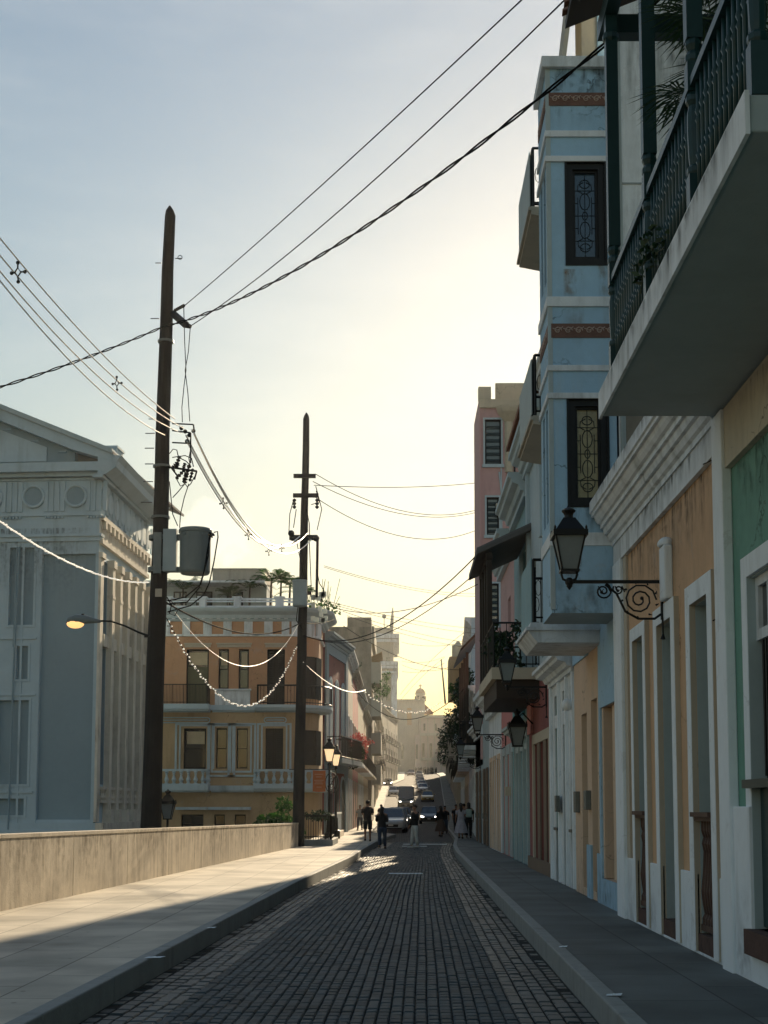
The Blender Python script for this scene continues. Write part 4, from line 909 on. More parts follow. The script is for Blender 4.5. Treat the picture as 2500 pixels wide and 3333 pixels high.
m = MB(); m.fb(FC, 0, FLN, fz(770), fz(665), 0, .05).fb(FC, 0, FLN, fz(785), fz(765), 0, .14).fb(FC, -.1, FLN, fz(2085), fz(2045), 0, .4).build_each('flank_moulding', M['worn'], T)
m = MB()
for k in range(14): m.fb(FC, .25+k*.66, .25+k*.66+.22, fz(715), fz(680), .05, .2); m.fb(FC, .5+k*.66, .72+k*.66, fz(700), fz(690), .05, .13)
m.fb(FC, 0, FLN, fz(680), fz(660), .05, .16); m.build('flank_dentils', M['worn'], T)
m = MB(); m.fb(FC, -.46, FLN+.5, fz(500), fz(487), -.2, .2).prism([FC.p(-.46, fz(487), 0), FC.p(-.46, fz(487), .3), FC.p(-.46, fz(455), .7), FC.p(-.46, fz(425), .75), FC.p(-.46, fz(405), .9), FC.p(-.46, fz(400), 0)], FC.u*(FLN+1)); m.build('flank_cornice', M['bluewhite'], T)
for k in range(9):
    m3 = MB()
for k in range(9):
    c = FC.p(.5+k*1.02, fz(575), .0); m3.prism([c+FC.u*(.34*math.cos(j*math.pi/8))+Vector((0, 0, .42*math.sin(j*math.pi/8))) for j in range(16)], FC.n*.06)
    for q in (.36, .5, .64): m3.fb(FC, .5+k*1.02+q-.045, .5+k*1.02+q+.045, fz(640), fz(510), 0, .07)
m3.build('flank_frieze', M['bluewhite'], T)
for k in range(nbay):
    a = pw+k*bw; balustrade(FC, a+.04, a+bw-.44, fz(1955), .62, .1, pitch=.24, r=.07).build('balustrade', M['worn'], T)
    MB().fb(FC, a+.02, a+bw-.43, fz(1240), fz(1185), -.1, .12).build('spandrel', M['worn'], T)
# --- yellow corner building ---
T = thing('yellow_corner_building', (-9, 68, -3), 'orange and ochre three-storey corner building with roof terrace between the two tall poles', 'building')
Y0 = 66.0
yx = lambda x: at(400+x/1.844, 2000, Y0).x; yz = lambda y: zz(1600+y/1.844, Y0)
F0 = Fr(0, Y0, 1, 0, 0, -1)
XL, XC, R_ = yx(-150), yx(985), 1.5
XS = XC+R_ ; FSd = Fr(XC+R_*.98, Y0+R_, -.0, 1, 1, 0)
def curve(d, n=10, u0=None, ext=3.0):   # plan outline: front, rounded corner, side, offset outward by d
    P = [Vector((u0 if u0 is not None else XL, Y0-d, 0)), Vector((XC, Y0-d, 0))]
    for k in range(1, n+1):
        a = -math.pi/2+math.pi/2*k/n; P.append(Vector((XC+(R_+d)*math.cos(a), Y0+R_+(R_+d)*math.sin(a), 0)))
    P.append(Vector((XC+R_+d, Y0+R_+ext, 0))); return P
def sweep(m, prof, u0=None, ext=3.0):    # prof [(d, z)] open profile bottom to top
    for (d0, z0), (d1, z1) in zip(prof, prof[1:]):
        A, B = curve(d0, u0=u0, ext=ext), curve(d1, u0=u0, ext=ext)
        for i in range(len(A)-1):
            m.face([A[i]+Vector((0, 0, z0)), A[i+1]+Vector((0, 0, z0)), B[i+1]+Vector((0, 0, z1)), B[i]+Vector((0, 0, z1))])
    for A, z in ((curve(prof[0][0], u0=u0, ext=ext), prof[0][1]), (curve(prof[-1][0], u0=u0, ext=ext), prof[-1][1])): pass
    return m
zg, z2, z3, zc = -3.2, yz(1785), yz(1305), yz(700)
W3 = [(yx(385), yx(520), z3+.02, yz(945)), (yx(577), yx(640), yz(1185), yz(945)), (yx(697), yx(760), yz(1185), yz(945)), (yx(867), yx(975), z3+.02, yz(945)), (yx(60), yx(190), z3+.02, yz(945))]
W2 = [(yx(375), yx(510), yz(1665), yz(1420)), (yx(568), yx(635), yz(1662), yz(1420)), (yx(690), yx(757), yz(1662), yz(1420)), (yx(862), yx(968), yz(1665), yz(1420)), (yx(50), yx(185), yz(1665), yz(1420))]
W1 = [(yx(367), yx(500), yz(2060), yz(1938)), (yx(562), yx(627), yz(2060), yz(1938)), (yx(683), yx(750), yz(2060), yz(1938))]
m = MB(); holed(m, F0, XL, XC, zg, z3, W2+W1, .35)
cs = curve(0)[1:]
for a, b in zip(cs, cs[1:]): m.face([a+Vector((0, 0, zg)), b+Vector((0, 0, zg)), b+Vector((0, 0, z3)), a+Vector((0, 0, z3))])
m.build('lower_wall', M['ochre'], T)
m = MB(); holed(m, F0, XL, XC, z3, zc, W3, .35)
for a, b in zip(cs, cs[1:]): m.face([a+Vector((0, 0, z3)), b+Vector((0, 0, z3)), b+Vector((0, 0, zc)), a+Vector((0, 0, zc))])
m.build('upper_wall', M['orange2'], T)
m = MB(); C0 = curve(-.05); i = len(C0); m.face([p+Vector((0, 0, zc)) for p in C0]+[Vector((XL, Y0+R_+3, zc))]); m.face([(XL, Y0, zg), (XL, Y0, zc), (XL, Y0+6, zc), (XL, Y0+6, zg)]); m.face([(XL, Y0+5.6, zg), (XS, Y0+5.6, zg), (XS, Y0+5.6, zc), (XL, Y0+5.6, zc)])
m.build('roof_deck', M['rooftop'], T)
sweep(MB(), [(0, yz(870)), (.1, yz(868)), (.1, yz(858)), (0, yz(856))]).build('frieze_moulding', M['white2'], T)
sweep(MB(), [(0, yz(780)), (.12, yz(776)), (.12, yz(768)), (.25, yz(762)), (.3, yz(745)), (.62, yz(728)), (.72, yz(712)), (.72, yz(704)), (-.2, yz(700))]).build('cornice', M['bluewhite'], T)
m = MB()
for k in range(60): u = XL+k*.36; (u < XC-.1) and m.fb(F0, u, u+.16, yz(768), yz(758), .1, .24)
m.build('dentils', M['white2'], T)
m = MB()
for a, b in ((245, 285), (360, 405), (485, 535), (605, 655), (730, 780), (850, 900), (955, 1000), (20, 65), (130, 175)):
    m.fb(F0, yx(a), yx(b), yz(858), yz(780), 0, .09)
    for k in (.25, .5, .75): m.fb(F0, yx(a+(b-a)*k-5), yx(a+(b-a)*k+5), yz(850), yz(795), .09, .13)
for t in (2, 5, 8):
    a = -math.pi/2+math.pi/2*t/10; d = Vector((math.cos(a), math.sin(a), 0)); s_ = Vector((-d.y, d.x, 0)); c = Vector((XC, Y0+R_, 0))+d*R_
    m.hexa([c+s_*-.25+d*.1+Vector((0, 0, yz(858))), c+s_*.25+d*.1+Vector((0, 0, yz(858))), c+s_*.25-d*.1+Vector((0, 0, yz(858))), c-s_*.25-d*.1+Vector((0, 0, yz(858))), c+s_*-.25+d*.1+Vector((0, 0, yz(780))), c+s_*.25+d*.1+Vector((0, 0, yz(780))), c+s_*.25-d*.1+Vector((0, 0, yz(780))), c-s_*.25-d*.1+Vector((0, 0, yz(780)))])
m.build_each('frieze_bracket', M['white2'], T)
m = MB()
for a, b in ((375, 530), (570, 772), (858, 985), (50, 200)): m.fb(F0, yx(a), yx(b), yz(935), yz(918), 0, .06).fb(F0, yx(a-5), yx(b+5), yz(918), yz(910), 0, .12)
m.build_each('lintel', M['beige'], T)
M['blind'] = mat('green_grey_roller_blind', (.12, .12, .07), .7, .1, 2, .1, 20)
M['amb'] = mat('pale_transom_pane', (.50, .42, .28), .4, .1, 2, 0)
def dw(o, blind=False, tr=.72):
    w_ = win(T, F0, o[0], o[1], o[2], o[3], .22, M['dark'], M['glass'], 2 if o[1]-o[0] > 1.5 else 1, 2, .08)
    h = o[3]-o[2]; n = 2 if o[1]-o[0] > 1.5 else 1
    p = MB()
    for k in range(n): a = o[0]+(o[1]-o[0])*k/n; b = o[0]+(o[1]-o[0])*(k+1)/n; p.fb(F0, a+.13, b-.1, o[3]-.75, o[3]-.15, -.222, -.2)
    p.build('transom_pane', M['amb'], w_)
    if blind: MB().fb(F0, o[0]+.06, o[1]-.06, o[2]+.02, o[3]-.85, -.21, -.17).build('blind', M['blind'], w_)
dw(W3[0], True); dw(W3[1]); dw(W3[2]); dw(W3[4], True); dw(W2[0]); dw(W2[4])
shutter(T, F0, *W3[3], .2, M['dark']); shutter(T, F0, *W2[3], .2, M['dark']); 
for o in W2[1:3]+W1: win(T, F0, *o, .25, M['dark'], M['glass'], 1, 2, .06)
def dsur(o, w_, top, bot=None):
    m = MB(); 
    for k, (p, q) in enumerate(((w_, w_-.09), (w_-.2, w_-.27))):
        b = (bot if bot is not None else o[2])
        m.fb(F0, o[0]-p, o[0]-q, b-(p if bot is None else 0), top+p*.3, 0, .05); m.fb(F0, o[1]+q, o[1]+p, b-(p if bot is None else 0), top+p*.3, 0, .05); m.fb(F0, o[0]-q, o[1]+q, top+p*.3-.09, top+p*.3, 0, .05)
        if bot is None: m.fb(F0, o[0]-q, o[1]+q, b-p, b-p+.09, 0, .05)
    m.build('surround', M['bluewhite'], T)
for i, o in enumerate(W2): dsur(o, .40, yz(1405), o[2] if i in (0, 3, 4) else None)
def oval(u0, u1, z0, z1):
    m = MB()
    for s in (0, .12):
        a, b, c, d = u0+s, u1-s, z0+s, z1-s; r = (d-c)/2; pts = [F0.p(a+r, c, .03), F0.p(b-r, c, .03)]+[F0.p(b-r+r*math.sin(k*math.pi/6), c+r-r*math.cos(k*math.pi/6), .03) for k in range(1, 6)]+[F0.p(b-r, d, .03), F0.p(a+r, d, .03)]+[F0.p(a+r-r*math.sin(k*math.pi/6), c+r+r*math.cos(k*math.pi/6), .03) for k in range(1, 6)]
        m.tube(pts+[pts[0]], .03, 4)
    m.build('oval_moulding', M['bluewhite'], T)
oval(yx(205), yx(530), yz(1387), yz(1357)); oval(yx(855), yx(985), yz(1387), yz(1357))
MB().fb(F0, yx(562), yx(770), yz(1283), yz(1195), 0, .18).fb(F0, yx(556), yx(776), yz(1195), yz(1186), 0, .26).build('window_apron', M['white2'], T)
def slab(z0, z1, segs, mt):
    m = MB()
    for a, b, d in segs: m.fb(F0, a, b, z0+.25*(z1-z0), z1, 0, d).fb(F0, a+.05, b-.05, z0, z0+.25*(z1-z0), 0, d-.12)
    return m
s3 = slab(yz(1325), yz(1283), [(XL, yx(540), 1.1), (yx(540), yx(805), .22)], None); sweep(s3, [(0, yz(1325)), (.5, yz(1318)), (.62, yz(1300)), (.62, yz(1283)), (0, yz(1283))], yx(805), .8)
b3 = s3.build('upper_balcony', M['bluewhite'], T)
s2 = slab(yz(1805), yz(1765), [(XL, yx(540), 1.0), (yx(540), yx(805), .3)], None); sweep(s2, [(0, yz(1805)), (.5, yz(1800)), (.6, yz(1782)), (.6, yz(1765)), (0, yz(1765))], yx(805), .8)
b2 = s2.build('lower_balcony', M['bluewhite'], T)
def rail_curve(F, z, h, d, u0):
    P = curve(d, 12, u0, .6); m = MB(); m.tube([p+Vector((0, 0, z+h)) for p in P], .04, 4); m.tube([p+Vector((0, 0, z+.1)) for p in P], .025, 4); L_ = 0; nx = 0
    for a, b in zip(P, P[1:]):
        l = (b-a).length
        while nx < L_+l: t = (nx-L_)/l; q = a.lerp(b, t); m.tube([q+Vector((0, 0, z)), q+Vector((0, 0, z+h))], .013, 3); nx += .16
        L_ += l
    m.tube([Vector((u0, Y0, z+h)), Vector((u0, Y0-d, z+h))], .03, 4)
    for k in range(6): q = Vector((u0, Y0-d*k/6, 0)); m.tube([q+Vector((0, 0, z)), q+Vector((0, 0, z+h))], .013, 3)
    return m
zr = yz(1283)
railing(F0, XL, yx(527), zr, yz(1168)-zr, 1.0, 'iron', 80).build('railing', M['iron'], b3); rail_curve(F0, zr, yz(1168)-zr, .58, yx(818)).build('railing', M['iron'], b3)
z_ = yz(1765); balustrade(F0, XL, yx(530), z_, yz(1668)-z_, .85, 0, .33, .1).build('balustrade', M['bluewhite'], b2); balustrade(F0, yx(808), XC+.4, z_, yz(1668)-z_, .52, 0, .33, .1).build('balustrade', M['bluewhite'], b2)
P = curve(.52, 8, XC+.3, .6)[1:]; m = MB()
for a, b in zip(P, P[1:]):
    for za, zb_ in ((z_, z_+.1), (yz(1668)-.12, yz(1668))):
        n_ = Vector(((b-a).y, -(b-a).x, 0)).normalized()*.08; m.hexa([a+n_+Vector((0, 0, za)), b+n_+Vector((0, 0, za)), b-n_+Vector((0, 0, za)), a-n_+Vector((0, 0, za)), a+n_+Vector((0, 0, zb_)), b+n_+Vector((0, 0, zb_)), b-n_+Vector((0, 0, zb_)), a-n_+Vector((0, 0, zb_))])
    m.lathe((a+b)/2+Vector((0, 0, z_+.1)), [(r_*1.0, q*(yz(1668)-z_-.22)) for r_, q in baluster_prof(1, .1)], 8)
m.build('balustrade', M['bluewhite'], b2)
m = MB()
for a, b in ((340, 522), (530, 782)): m.fb(F0, yx(a), yx(b), yz(1910), yz(1893), 0, .35)
m.build_each('window_hood', M['bluewhite'], T)
# corner windows on the curve/side
m = MB()
for z0, z1 in ((yz(1240), yz(985)), (yz(1640), yz(1430))):
    for t in (4.5, 8.5):
        a = -math.pi/2+math.pi/2*t/10; d = Vector((math.cos(a), math.sin(a), 0)); s_ = Vector((-d.y, d.x, 0))*.42; c = Vector((XC, Y0+R_, 0))+d*R_
        m.hexa([c-s_-d*.1+Vector((0, 0, z0)), c+s_-d*.1+Vector((0, 0, z0)), c+s_+d*.03+Vector((0, 0, z0)), c-s_+d*.03+Vector((0, 0, z0)), c-s_-d*.1+Vector((0, 0, z1)), c+s_-d*.1+Vector((0, 0, z1)), c+s_+d*.03+Vector((0, 0, z1)), c-s_+d*.03+Vector((0, 0, z1))])
m.build_each('corner_window', M['dark'], T)
# terrace: parapet posts, rails, penthouse
m = MB(); zt = yz(702)
for a, b in ((245, 287), (457, 495), (665, 702), (915, 962), (30, 70)): m.fb(F0, yx(a), yx(b), zt, yz(640), -.45, .05).fb(F0, yx(a)-.08, yx(b)+.08, yz(640), yz(630), -.5, .1)
m.build_each('parapet_post', M['white2'], T)
m = MB()
for y in (645, 660, 690): m.fb(F0, XL, yx(1030), yz(y), yz(y)+.07, -.25, -.18)
C = curve(-.3, 8)[1:]
for y in (660, 690): m.tube([p+Vector((0, 0, yz(y))) for p in C], .035, 4)
m.build('terrace_rails', M['white'], T)
m = MB(); m.box(XL, yx(835), Y0+2.2, Y0+5.5, zt, yz(520)-.02); m.build('penthouse_wall', M['slabgrey'], T)
m = MB(); m.box(XL, yx(838), Y0+.9, Y0+5.6, yz(527), yz(515)); m.build('penthouse_slab', M['white2'], T)
MB().box(yx(508), yx(835), Y0+1.6, Y0+5.4, yz(515), yz(436)).box(yx(503), yx(840), Y0+1.5, Y0+5.5, yz(436), yz(428)).build('roof_tank_room', M['conc2'], T)
for a, b in ((400, 500), (590, 690), (260, 340)): win(T, Fr(0, Y0+2.2, 1, 0, 0, -1), yx(a), yx(b), zt+.2, yz(560), -.06, M['dark'], M['glass'], 2, 1)
rr = random.Random(11)
pl = [(330, 2.0, 2.4), (740, 1.6, 2.6), (870, 1.6, 3.3), (930, 1.0, 3.5), (985, 1.2, 3.0), (1060, 1.6, 2.0), (620, 1.2, 1.7)]
lbs = ['dark arching palm on the roof terrace right of the nearer pole', 'broad dark palm in front of the penthouse wall', 'tall palm at the right end of the penthouse', 'tallest sunlit palm on the terrace, left of the farther pole', 'upright spiky palm just left of the farther pole on the roof', 'bushy palm on the roof corner right of the farther pole', 'low dark palm on the terrace under the penthouse slab']
for i, (x, sp, h) in enumerate(pl):
    c = Vector((yx(x), Y0+1.2, zt)); pt = thing('roof_palm', c, lbs[i], 'plant', 'palms on the roof terrace of the yellow building')
    MB().tube([c, c+Vector((.05, 0, h*.5))], [.07, .04], 5).build('trunk', M['darkwood'], pt); m = MB()
    for k in range(15):
        th = rr.random()*6.28; frond(m, c+Vector((.05, 0, h*.45)), (math.cos(th), math.sin(th)*.6, rr.uniform(.5, 1.8)), sp*rr.uniform(.7, 1.1), sp*.55, 14, .42)
    m.build('fronds', M['leaf'] if x > 800 else M['palm'], pt)
# roof edge plants and dish at the corner
m = MB()
for k in range(16): m.tube([Vector((yx(1110+k*8), Y0+3, zt)), Vector((yx(1110+k*8)+rr.uniform(-.4, .6), Y0+3, zt+rr.uniform(.8, 2.0)))], .015, 3)
leaves(m, (yx(1140), Y0+3, zt+.4), (1.3, .5, .5), 160, .12)
solo(m, 'roof_shrub', M['leaf'], 'spiky twiggy shrub on the rounded roof corner of the yellow building', 'plant')
# --- red house with arched windows ---
def arch_pts(F, u0, u1, v0, v1, d, n=8):
    r = (u1-u0)/2; c = (u0+u1)/2; return [F.p(u0, v0, d), F.p(u1, v0, d)]+[F.p(c+r*math.cos(k*math.pi/n), v1-r+r*math.sin(k*math.pi/n), d) for k in range(n+1)]
def arch_win(T, F, u0, u1, v0, v1, mt, pane, w_=.16, name='arched_window'):
    a = MB().prism(arch_pts(F, u0-w_, u1+w_, v0, v1+w_, .0), F.n*.05).build(name, mt, T); MB().prism(arch_pts(F, u0, u1, v0, v1, .051), F.n*.015).build('pane', pane, a); return a
ax, ay, bx, by = -3.86, 71.2, -3.0, 78.2
T = thing('red_arched_house', (ax, ay, 0), 'dark red house with blue trim and slender arched windows just past the yellow building', 'house')
FD = Fr(ax, ay, bx-ax, by-ay, 1, -.105); LN = math.hypot(bx-ax, by-ay)
z1 = 5.0; zt3 = zz(2110, 74); zr1 = zz(2075, 74)
fwall(T, FD, 0, LN, -.3, zr1, [], M['red'], 6)
MB().fb(FD, 0, .7, -.3, zt3, 0, .1).fb(FD, LN-.7, LN, -.3, zt3, 0, .1).fb(FD, .7, LN-.7, zt3-.5, zt3, 0, .08).fb(FD, 0, LN, 3.4, 4.1, 0, .12).build_each('trim', M['panel'], T)
cornice(T, FD, -.1, LN+.1, corn(zt3, .55, .5), M['panel'])
MB().prism([FD.p(0, zr1, .15), FD.p(0, zr1+.12, .15), FD.p(0, zr1+.5, -1), FD.p(0, zr1, -1)], FD.u*LN).build('tile_coping', M['tile'], T)
for k in range(3): arch_win(T, FD, 1.3+k*2.0, 2.1+k*2.0, 4.3, 8.3, M['bluewhite'], M['panel'])
for k in range(3): arch_win(T, FD, 1.2+k*2.0, 2.2+k*2.0, .2, 3.1, M['bluewhite'], M['dark'])
for i, (a, b) in enumerate(((.2, 3.3), (3.9, 7.2))):
    bb = MB().fb(FD, a, b, 3.85, 4.1, 0, .9).build('balcony', M['panel'], T); railing(FD, a, b, 4.1, 1.1, .86, 'iron').build('railing', M['iron'], bb)
    MB().fb(FD, a, b, 5.2, 5.25, .8, .92).build('handrail', M['alu'], bb)
# ---- generic far houses -----
def face(T, F, W, v0, H, floors, mt, trim, rnd, D=8, bal=True, detail=True, doorm=None):
    ops = []; allo = []
    for (z, h, n, kind) in floors:
        w_ = W/n
        for k in range(n):
            c = (k+.5)*w_; ww = min(1.2, w_*.5); allo.append((c-ww/2, c+ww/2, z, z+h, kind)); ops.append(allo[-1][:4])
    fwall(T, F, 0, W, v0, H, ops, mt, D, .22)
    for o in allo:
        if o[4] == 'd' or rnd.random() < .6: shutter(T, F, *o[:4], .14, rnd.choice([M['dark'], M['doorbrown'], M['doorgrey'], M['teal']] if doorm is None else doorm), pitch=.25)
        else: win(T, F, *o[:4], .16, M['white2'], M['glass'], 2, 3)
        if detail: surround(T, F, *o[:4], .14, .05, trim)
    if bal:
        for (z, h, n, kind) in floors[1:]:
            if kind != 'b': continue
            for k in range(n):
                c = (k+.5)*W/n; e = min(1.1, W/n*.46)
                b_ = MB().fb(F, c-e, c+e, z-.2, z-.02, 0, .8).build('balcony', trim, T); railing(F, c-e+.03, c+e-.03, z-.02, 1.0, .76, 'iron').build('railing', M['iron'], b_)
    cornice(T, F, 0, W, corn(H-.5, .5, .4), trim)
def lhouse(name, label, y0, y1, H, mt, trim, floors, seed, group=None, side=-1, D=8, **k):
    z0 = gz((y0+y1)/2); fl = wl if side < 0 else wr
    if side < 0: F = Fr(fl(y0), y0, fl(y1)-fl(y0), y1-y0, (y1-y0), -(fl(y1)-fl(y0)))
    else: F = Fr(fl(y0), y0, fl(y1)-fl(y0), y1-y0, -(y1-y0), (fl(y1)-fl(y0)))
    T = thing(name, F.p(0, z0), label, 'house', group); W = math.hypot(fl(y1)-fl(y0), y1-y0)
    face(T, F, W, z0-1, z0+H, [(z0+z, h, n, kd) for z, h, n, kd in floors], mt, trim, random.Random(seed), D, **k); return T, F
S3 = lambda n: [(.2, 2.9, n, 'd'), (4.2, 2.6, n, 'b'), (8.0, 2.4, n, 'b')]
S2 = lambda n: [(.2, 2.9, n, 'd'), (4.2, 2.6, n, 'b')]
lhouse('street_house', 'weathered pale two-storey house with balconies directly beyond the red arched house', 78.3, 88, 10.6, M['conc2'], M['white2'], S2(3), 1)
lhouse('street_house', 'salmon house with small balconies on the left, above the pink flowers', 88, 99, 10.3, M['salmon'], M['conc2'], S2(3), 2)
lhouse('street_house', 'cream house left of the road, just before the tall weathered concrete block', 99, 113, 10.0, M['cream'], M['white2'], S2(4), 3)
lhouse('street_house', 'ochre house at the foot of the tall weathered concrete block', 113, 128, 9.5, M['ochre'], M['cream'], S2(4), 4)
# tall concrete block
T = thing('concrete_block', (-2.9, 130, 0), 'tall stained concrete apartment block with blank end wall and boxy balconies, left of the road', 'building')
zt4 = zz(2008, 128); xl4 = at(1140, 2100, 128).x
FE4 = Fr(0, 128, 1, 0, 0, -1); xa = at(1130, 2100, 128).x; xr = at(1209, 2100, 128).x
m = MB(); m.box(-12, xr, 128, 143, -1, zz(2040, 128)); m.build('main_wall', M['concrete'], T)
MB().box(xa, xr-.02, 128.3, 132, zz(2040, 128), zt4).build('stair_tower', M['concrete'], T)
MB().box(xr, xr+.25, 130, 142, zz(2095, 130), zz(2038, 130)).build('side_parapet', M['conc2'], T)
F4 = Fr(xr, 128, 0, 1, 1, 0)
for i, (za, zb_) in enumerate(((2193, 2155), (2300, 2270), (2421, 2386), (2521, 2490))):
    z0, z1 = zz(za, 128), zz(zb_, 128); b_ = MB().fb(F4, 0, 6, z0-.9, z0-.72, 0, .9).build('balcony', M['conc2'], T)
    MB().fb(F4, 0, 6, z0-.72, z1, .8, .9).fb(F4, 0, .1, z0-.72, z1, 0, .8).fb(F4, 5.9, 6, z0-.72, z1, 0, .8).build('balcony_panel', M['conc2'], b_)
    door(T, F4, 1.5, 3.5, z0-.7, z0+1.7, -.05, M['ochre'], 2, 'balcony_door')
m = MB(); m.prism([F4.p(0, zz(2140, 128), 0), F4.p(0, zz(2140, 128)+.1, 0), F4.p(0, zz(2120, 128), 1.0), F4.p(0, zz(2120, 128)-.1, 1.0)], F4.u*7); m.build('top_awning', M['ochre'], T)
lhouse('street_house', 'pale green-grey house with balconies left of the road beyond the concrete block', 143, 160, 11.5, M['conc2'], M['white2'], S3(4), 6)
lhouse('street_house', 'cream three-storey house facing the lit slope on the left', 160, 182, 11.8, M['cream'], M['beige'], S3(5), 7)
lhouse('street_house', 'ochre three-storey house halfway up the slope on the left', 182, 212, 11, M['ochre'], M['cream'], S3(5), 8)
lhouse('street_house', 'peach three-storey house high on the left of the slope', 212, 255, 11.5, M['peach'], M['beige'], S3(6), 9)
# tall grey tower with cornices
T = thing('tall_bank_tower', (-8, 300, 8), 'tallest pale grey tower with stepped cornices, far left of the street', 'building')
X0, X1 = at(1205, 2100, 300).x, at(1292, 2100, 300).x; zt = zz(2043, 300)
MB().box(X0-6, X1-.8, 300, 330, 6, zt).build('tower_wall', M['conc2'], T)
m = MB()
for py, pj, h in ((2078, 1.3, 1.0), (2090, .9, .6), (2165, 1.1, .8), (2176, .9, .6), (2192, .7, .5), (2330, .5, .5)): z = zz(py, 300); m.box(X0-6, X1-.8+pj, 300-.6, 331, z, z+h)
m.build_each('cornice', M['white2'], T)
m = MB()
for y in (299.6, 308, 316, 324): m.box(X1-1.2, X1+.0, y, y+1.2, zz(2400, 300), zz(2195, 300)); m.box(X1-1.4, X1+.15, y-.1, y+1.3, zz(2395, 300), zz(2390, 300)+1)
m.build_each('giant_pilaster', M['white2'], T)
m = MB()
for r in range(7):
    for c in range(3): x = X0+.3+c*1.6; z = zz(2140, 300)-r*3.6; m.box(x, x+.8, 299.9, 300.05, z-2.2, z)
m.build('windows', M['glass2'], T)
MB().tube([(X1-1.2, 301, zt), (X1-1.0, 301, zt+2.6), (X1-.9, 301, zt+4.6)], [.5, .35, .1], 6).build('roof_finial', M['conc2'], T)
MB().tube([(X0+3, 305, zt), (X0+3, 305, zt+3)], .08, 4).ball((X0+3, 305, zt+3.2), (.5, .1, .5), 6, 4).build('antenna', M['steel'], T)
lhouse('street_house', 'weathered grey house front on the rise in front of the tall bank tower', 258, 299, 14, M['concrete'], M['conc2'], S3(6), 10)
# church across the end of the street
T = thing('church', (4, 420, 12), 'pale domed church closing the far end of the street', 'church')
YC = 420; cx = lambda x: at(x, 2300, YC).x; cz = lambda y: zz(y, YC)
MB().box(cx(1262), cx(1381), YC, YC+14, 10, cz(2282)).box(cx(1379), cx(1383), YC-.4, YC+1, cz(2320), cz(2276)).build('nave_wall', M['conc2'], T)
MB().box(cx(1362), cx(1475), YC-12, YC-1, 10, cz(2343)).box(cx(1350), cx(1365), YC-14, YC-2, 10, cz(2400)).build('transept_wall', mat('pinkish_stucco', (.52, .44, .40), .9, .08, .2, .2, 20, .4, (.4, .33, .3), .3), T)
MB().prism([(cx(1383), YC+2, cz(2318)), (cx(1383), YC+2, cz(2290)), (cx(1412), YC+2, cz(2318))], (0, 10, 0)).build('side_roof', M['tile'], T)
MB().box(cx(1325), cx(1340), YC-.3, YC+.1, cz(2360), cz(2305)).build('niche', M['ochre'], T)
m = MB()
for x in (1372, 1396, 1420): m.box(cx(x), cx(x+7), YC-12.3, YC-12, cz(2470), cz(2425))
for x in (1306, 1352): m.box(cx(x), cx(x+6), YC-14.3, YC-14, cz(2475), cz(2430))
for x in (1376, 1412): m.box(cx(x), cx(x+6), YC-12.3, YC-12, cz(2385), cz(2363))
m.build_each('window', M['glass2'], T)
m = MB()
for y in (2345, 2402, 2480): m.box(cx(1364), cx(1475), YC-12.8, YC-12, cz(y), cz(y)+.8)
for y in (2284, 2320): m.box(cx(1262), cx(1380), YC-.7, YC, cz(y), cz(y)+.7)
m.build_each('string_course', M['conc2'], T)
m = MB()
for x in (1364, 1388, 1409, 1430): m.box(cx(x), cx(x+3), YC-12.5, YC-12, 11, cz(2346))
m.build_each('pilaster', M['conc2'], T)
r = (cx(1386)-cx(1352))/2; c = (cx(1369), YC+5, 0); zz0 = cz(2286)
MB().lathe((c[0], c[1], zz0-1), [(r*.9, 0), (r*.9, cz(2257)-zz0+1), (r*1.08, cz(2257)-zz0+1.1), (r*1.08, cz(2254)-zz0+1.1)], 12).build('dome_drum', M['cream'], T)
MB().lathe((c[0], c[1], cz(2254)), [(r*.98*math.cos(a), (cz(2235)-cz(2254))*math.sin(a)*.98) for a in [k*math.pi/2/8 for k in range(8)]]+[(.1, cz(2233)-cz(2254))], 14).build('dome', M['ochre'], T)
MB().box(c[0]-.1, c[0]+.1, c[1]-.1, c[1]+.1, cz(2236), cz(2222)).box(c[0]-.5, c[0]+.5, c[1]-.1, c[1]+.1, cz(2228)-.1, cz(2228)+.15).build('cross', M['iron'], T)
m = MB()
for k in range(6): a = k*math.pi/3+.2; m.box(c[0]+r*.86*math.cos(a)-.4, c[0]+r*.86*math.cos(a)+.4, c[1]+r*.86*math.sin(a)-.4, c[1]+r*.86*math.sin(a)+.4, cz(2278), cz(2262))
m.build_each('drum_window', M['glass'], T)
# --- right side beyond the pink tower ---
def rh(label, y0, y1, H, mt, trim, n, seed, k3=False): return lhouse('street_house', label, y0, y1, H, mt, trim, S3(n) if k3 else S2(n), seed, side=1)
rh('narrow pale blue house on the right just past the pink tower', 58.2, 67, 6.7, M['paleaqua'], M['white2'], 3, 21)
rh('white house with dark planted balconies right of the walking group', 67, 80, 7.4, M['white2'], M['white2'], 3, 22)
rh('pale stucco house with climbing greenery on the right', 80, 97, 12.6, M['bluewhite'], M['white2'], 4, 23, True)
rh('ochre gabled house on the right with round attic ornament', 97, 116, 13.6, M['conc2'], M['beige'], 4, 24, True)
rh('grey-white three-storey house on the right side of the dip', 116, 140, 13.4, M['bluewhite'], M['white2'], 5, 25, True)
rh('weathered pinkish house with stepped gable, farthest tall one on the right skyline', 140, 170, 14.0, M['concrete'], M['conc2'], 6, 26, True)
rh('pale house partway up the right side of the slope', 170, 205, 11.5, M['cream'], M['conc2'], 6, 27, True)
rh('greyish house near the top of the slope on the right', 205, 255, 11.5, M['concrete'], M['conc2'], 7, 28, True)
rh('last house on the right before the church', 255, 330, 11, M['conc2'], M['cream'], 8, 29, True)
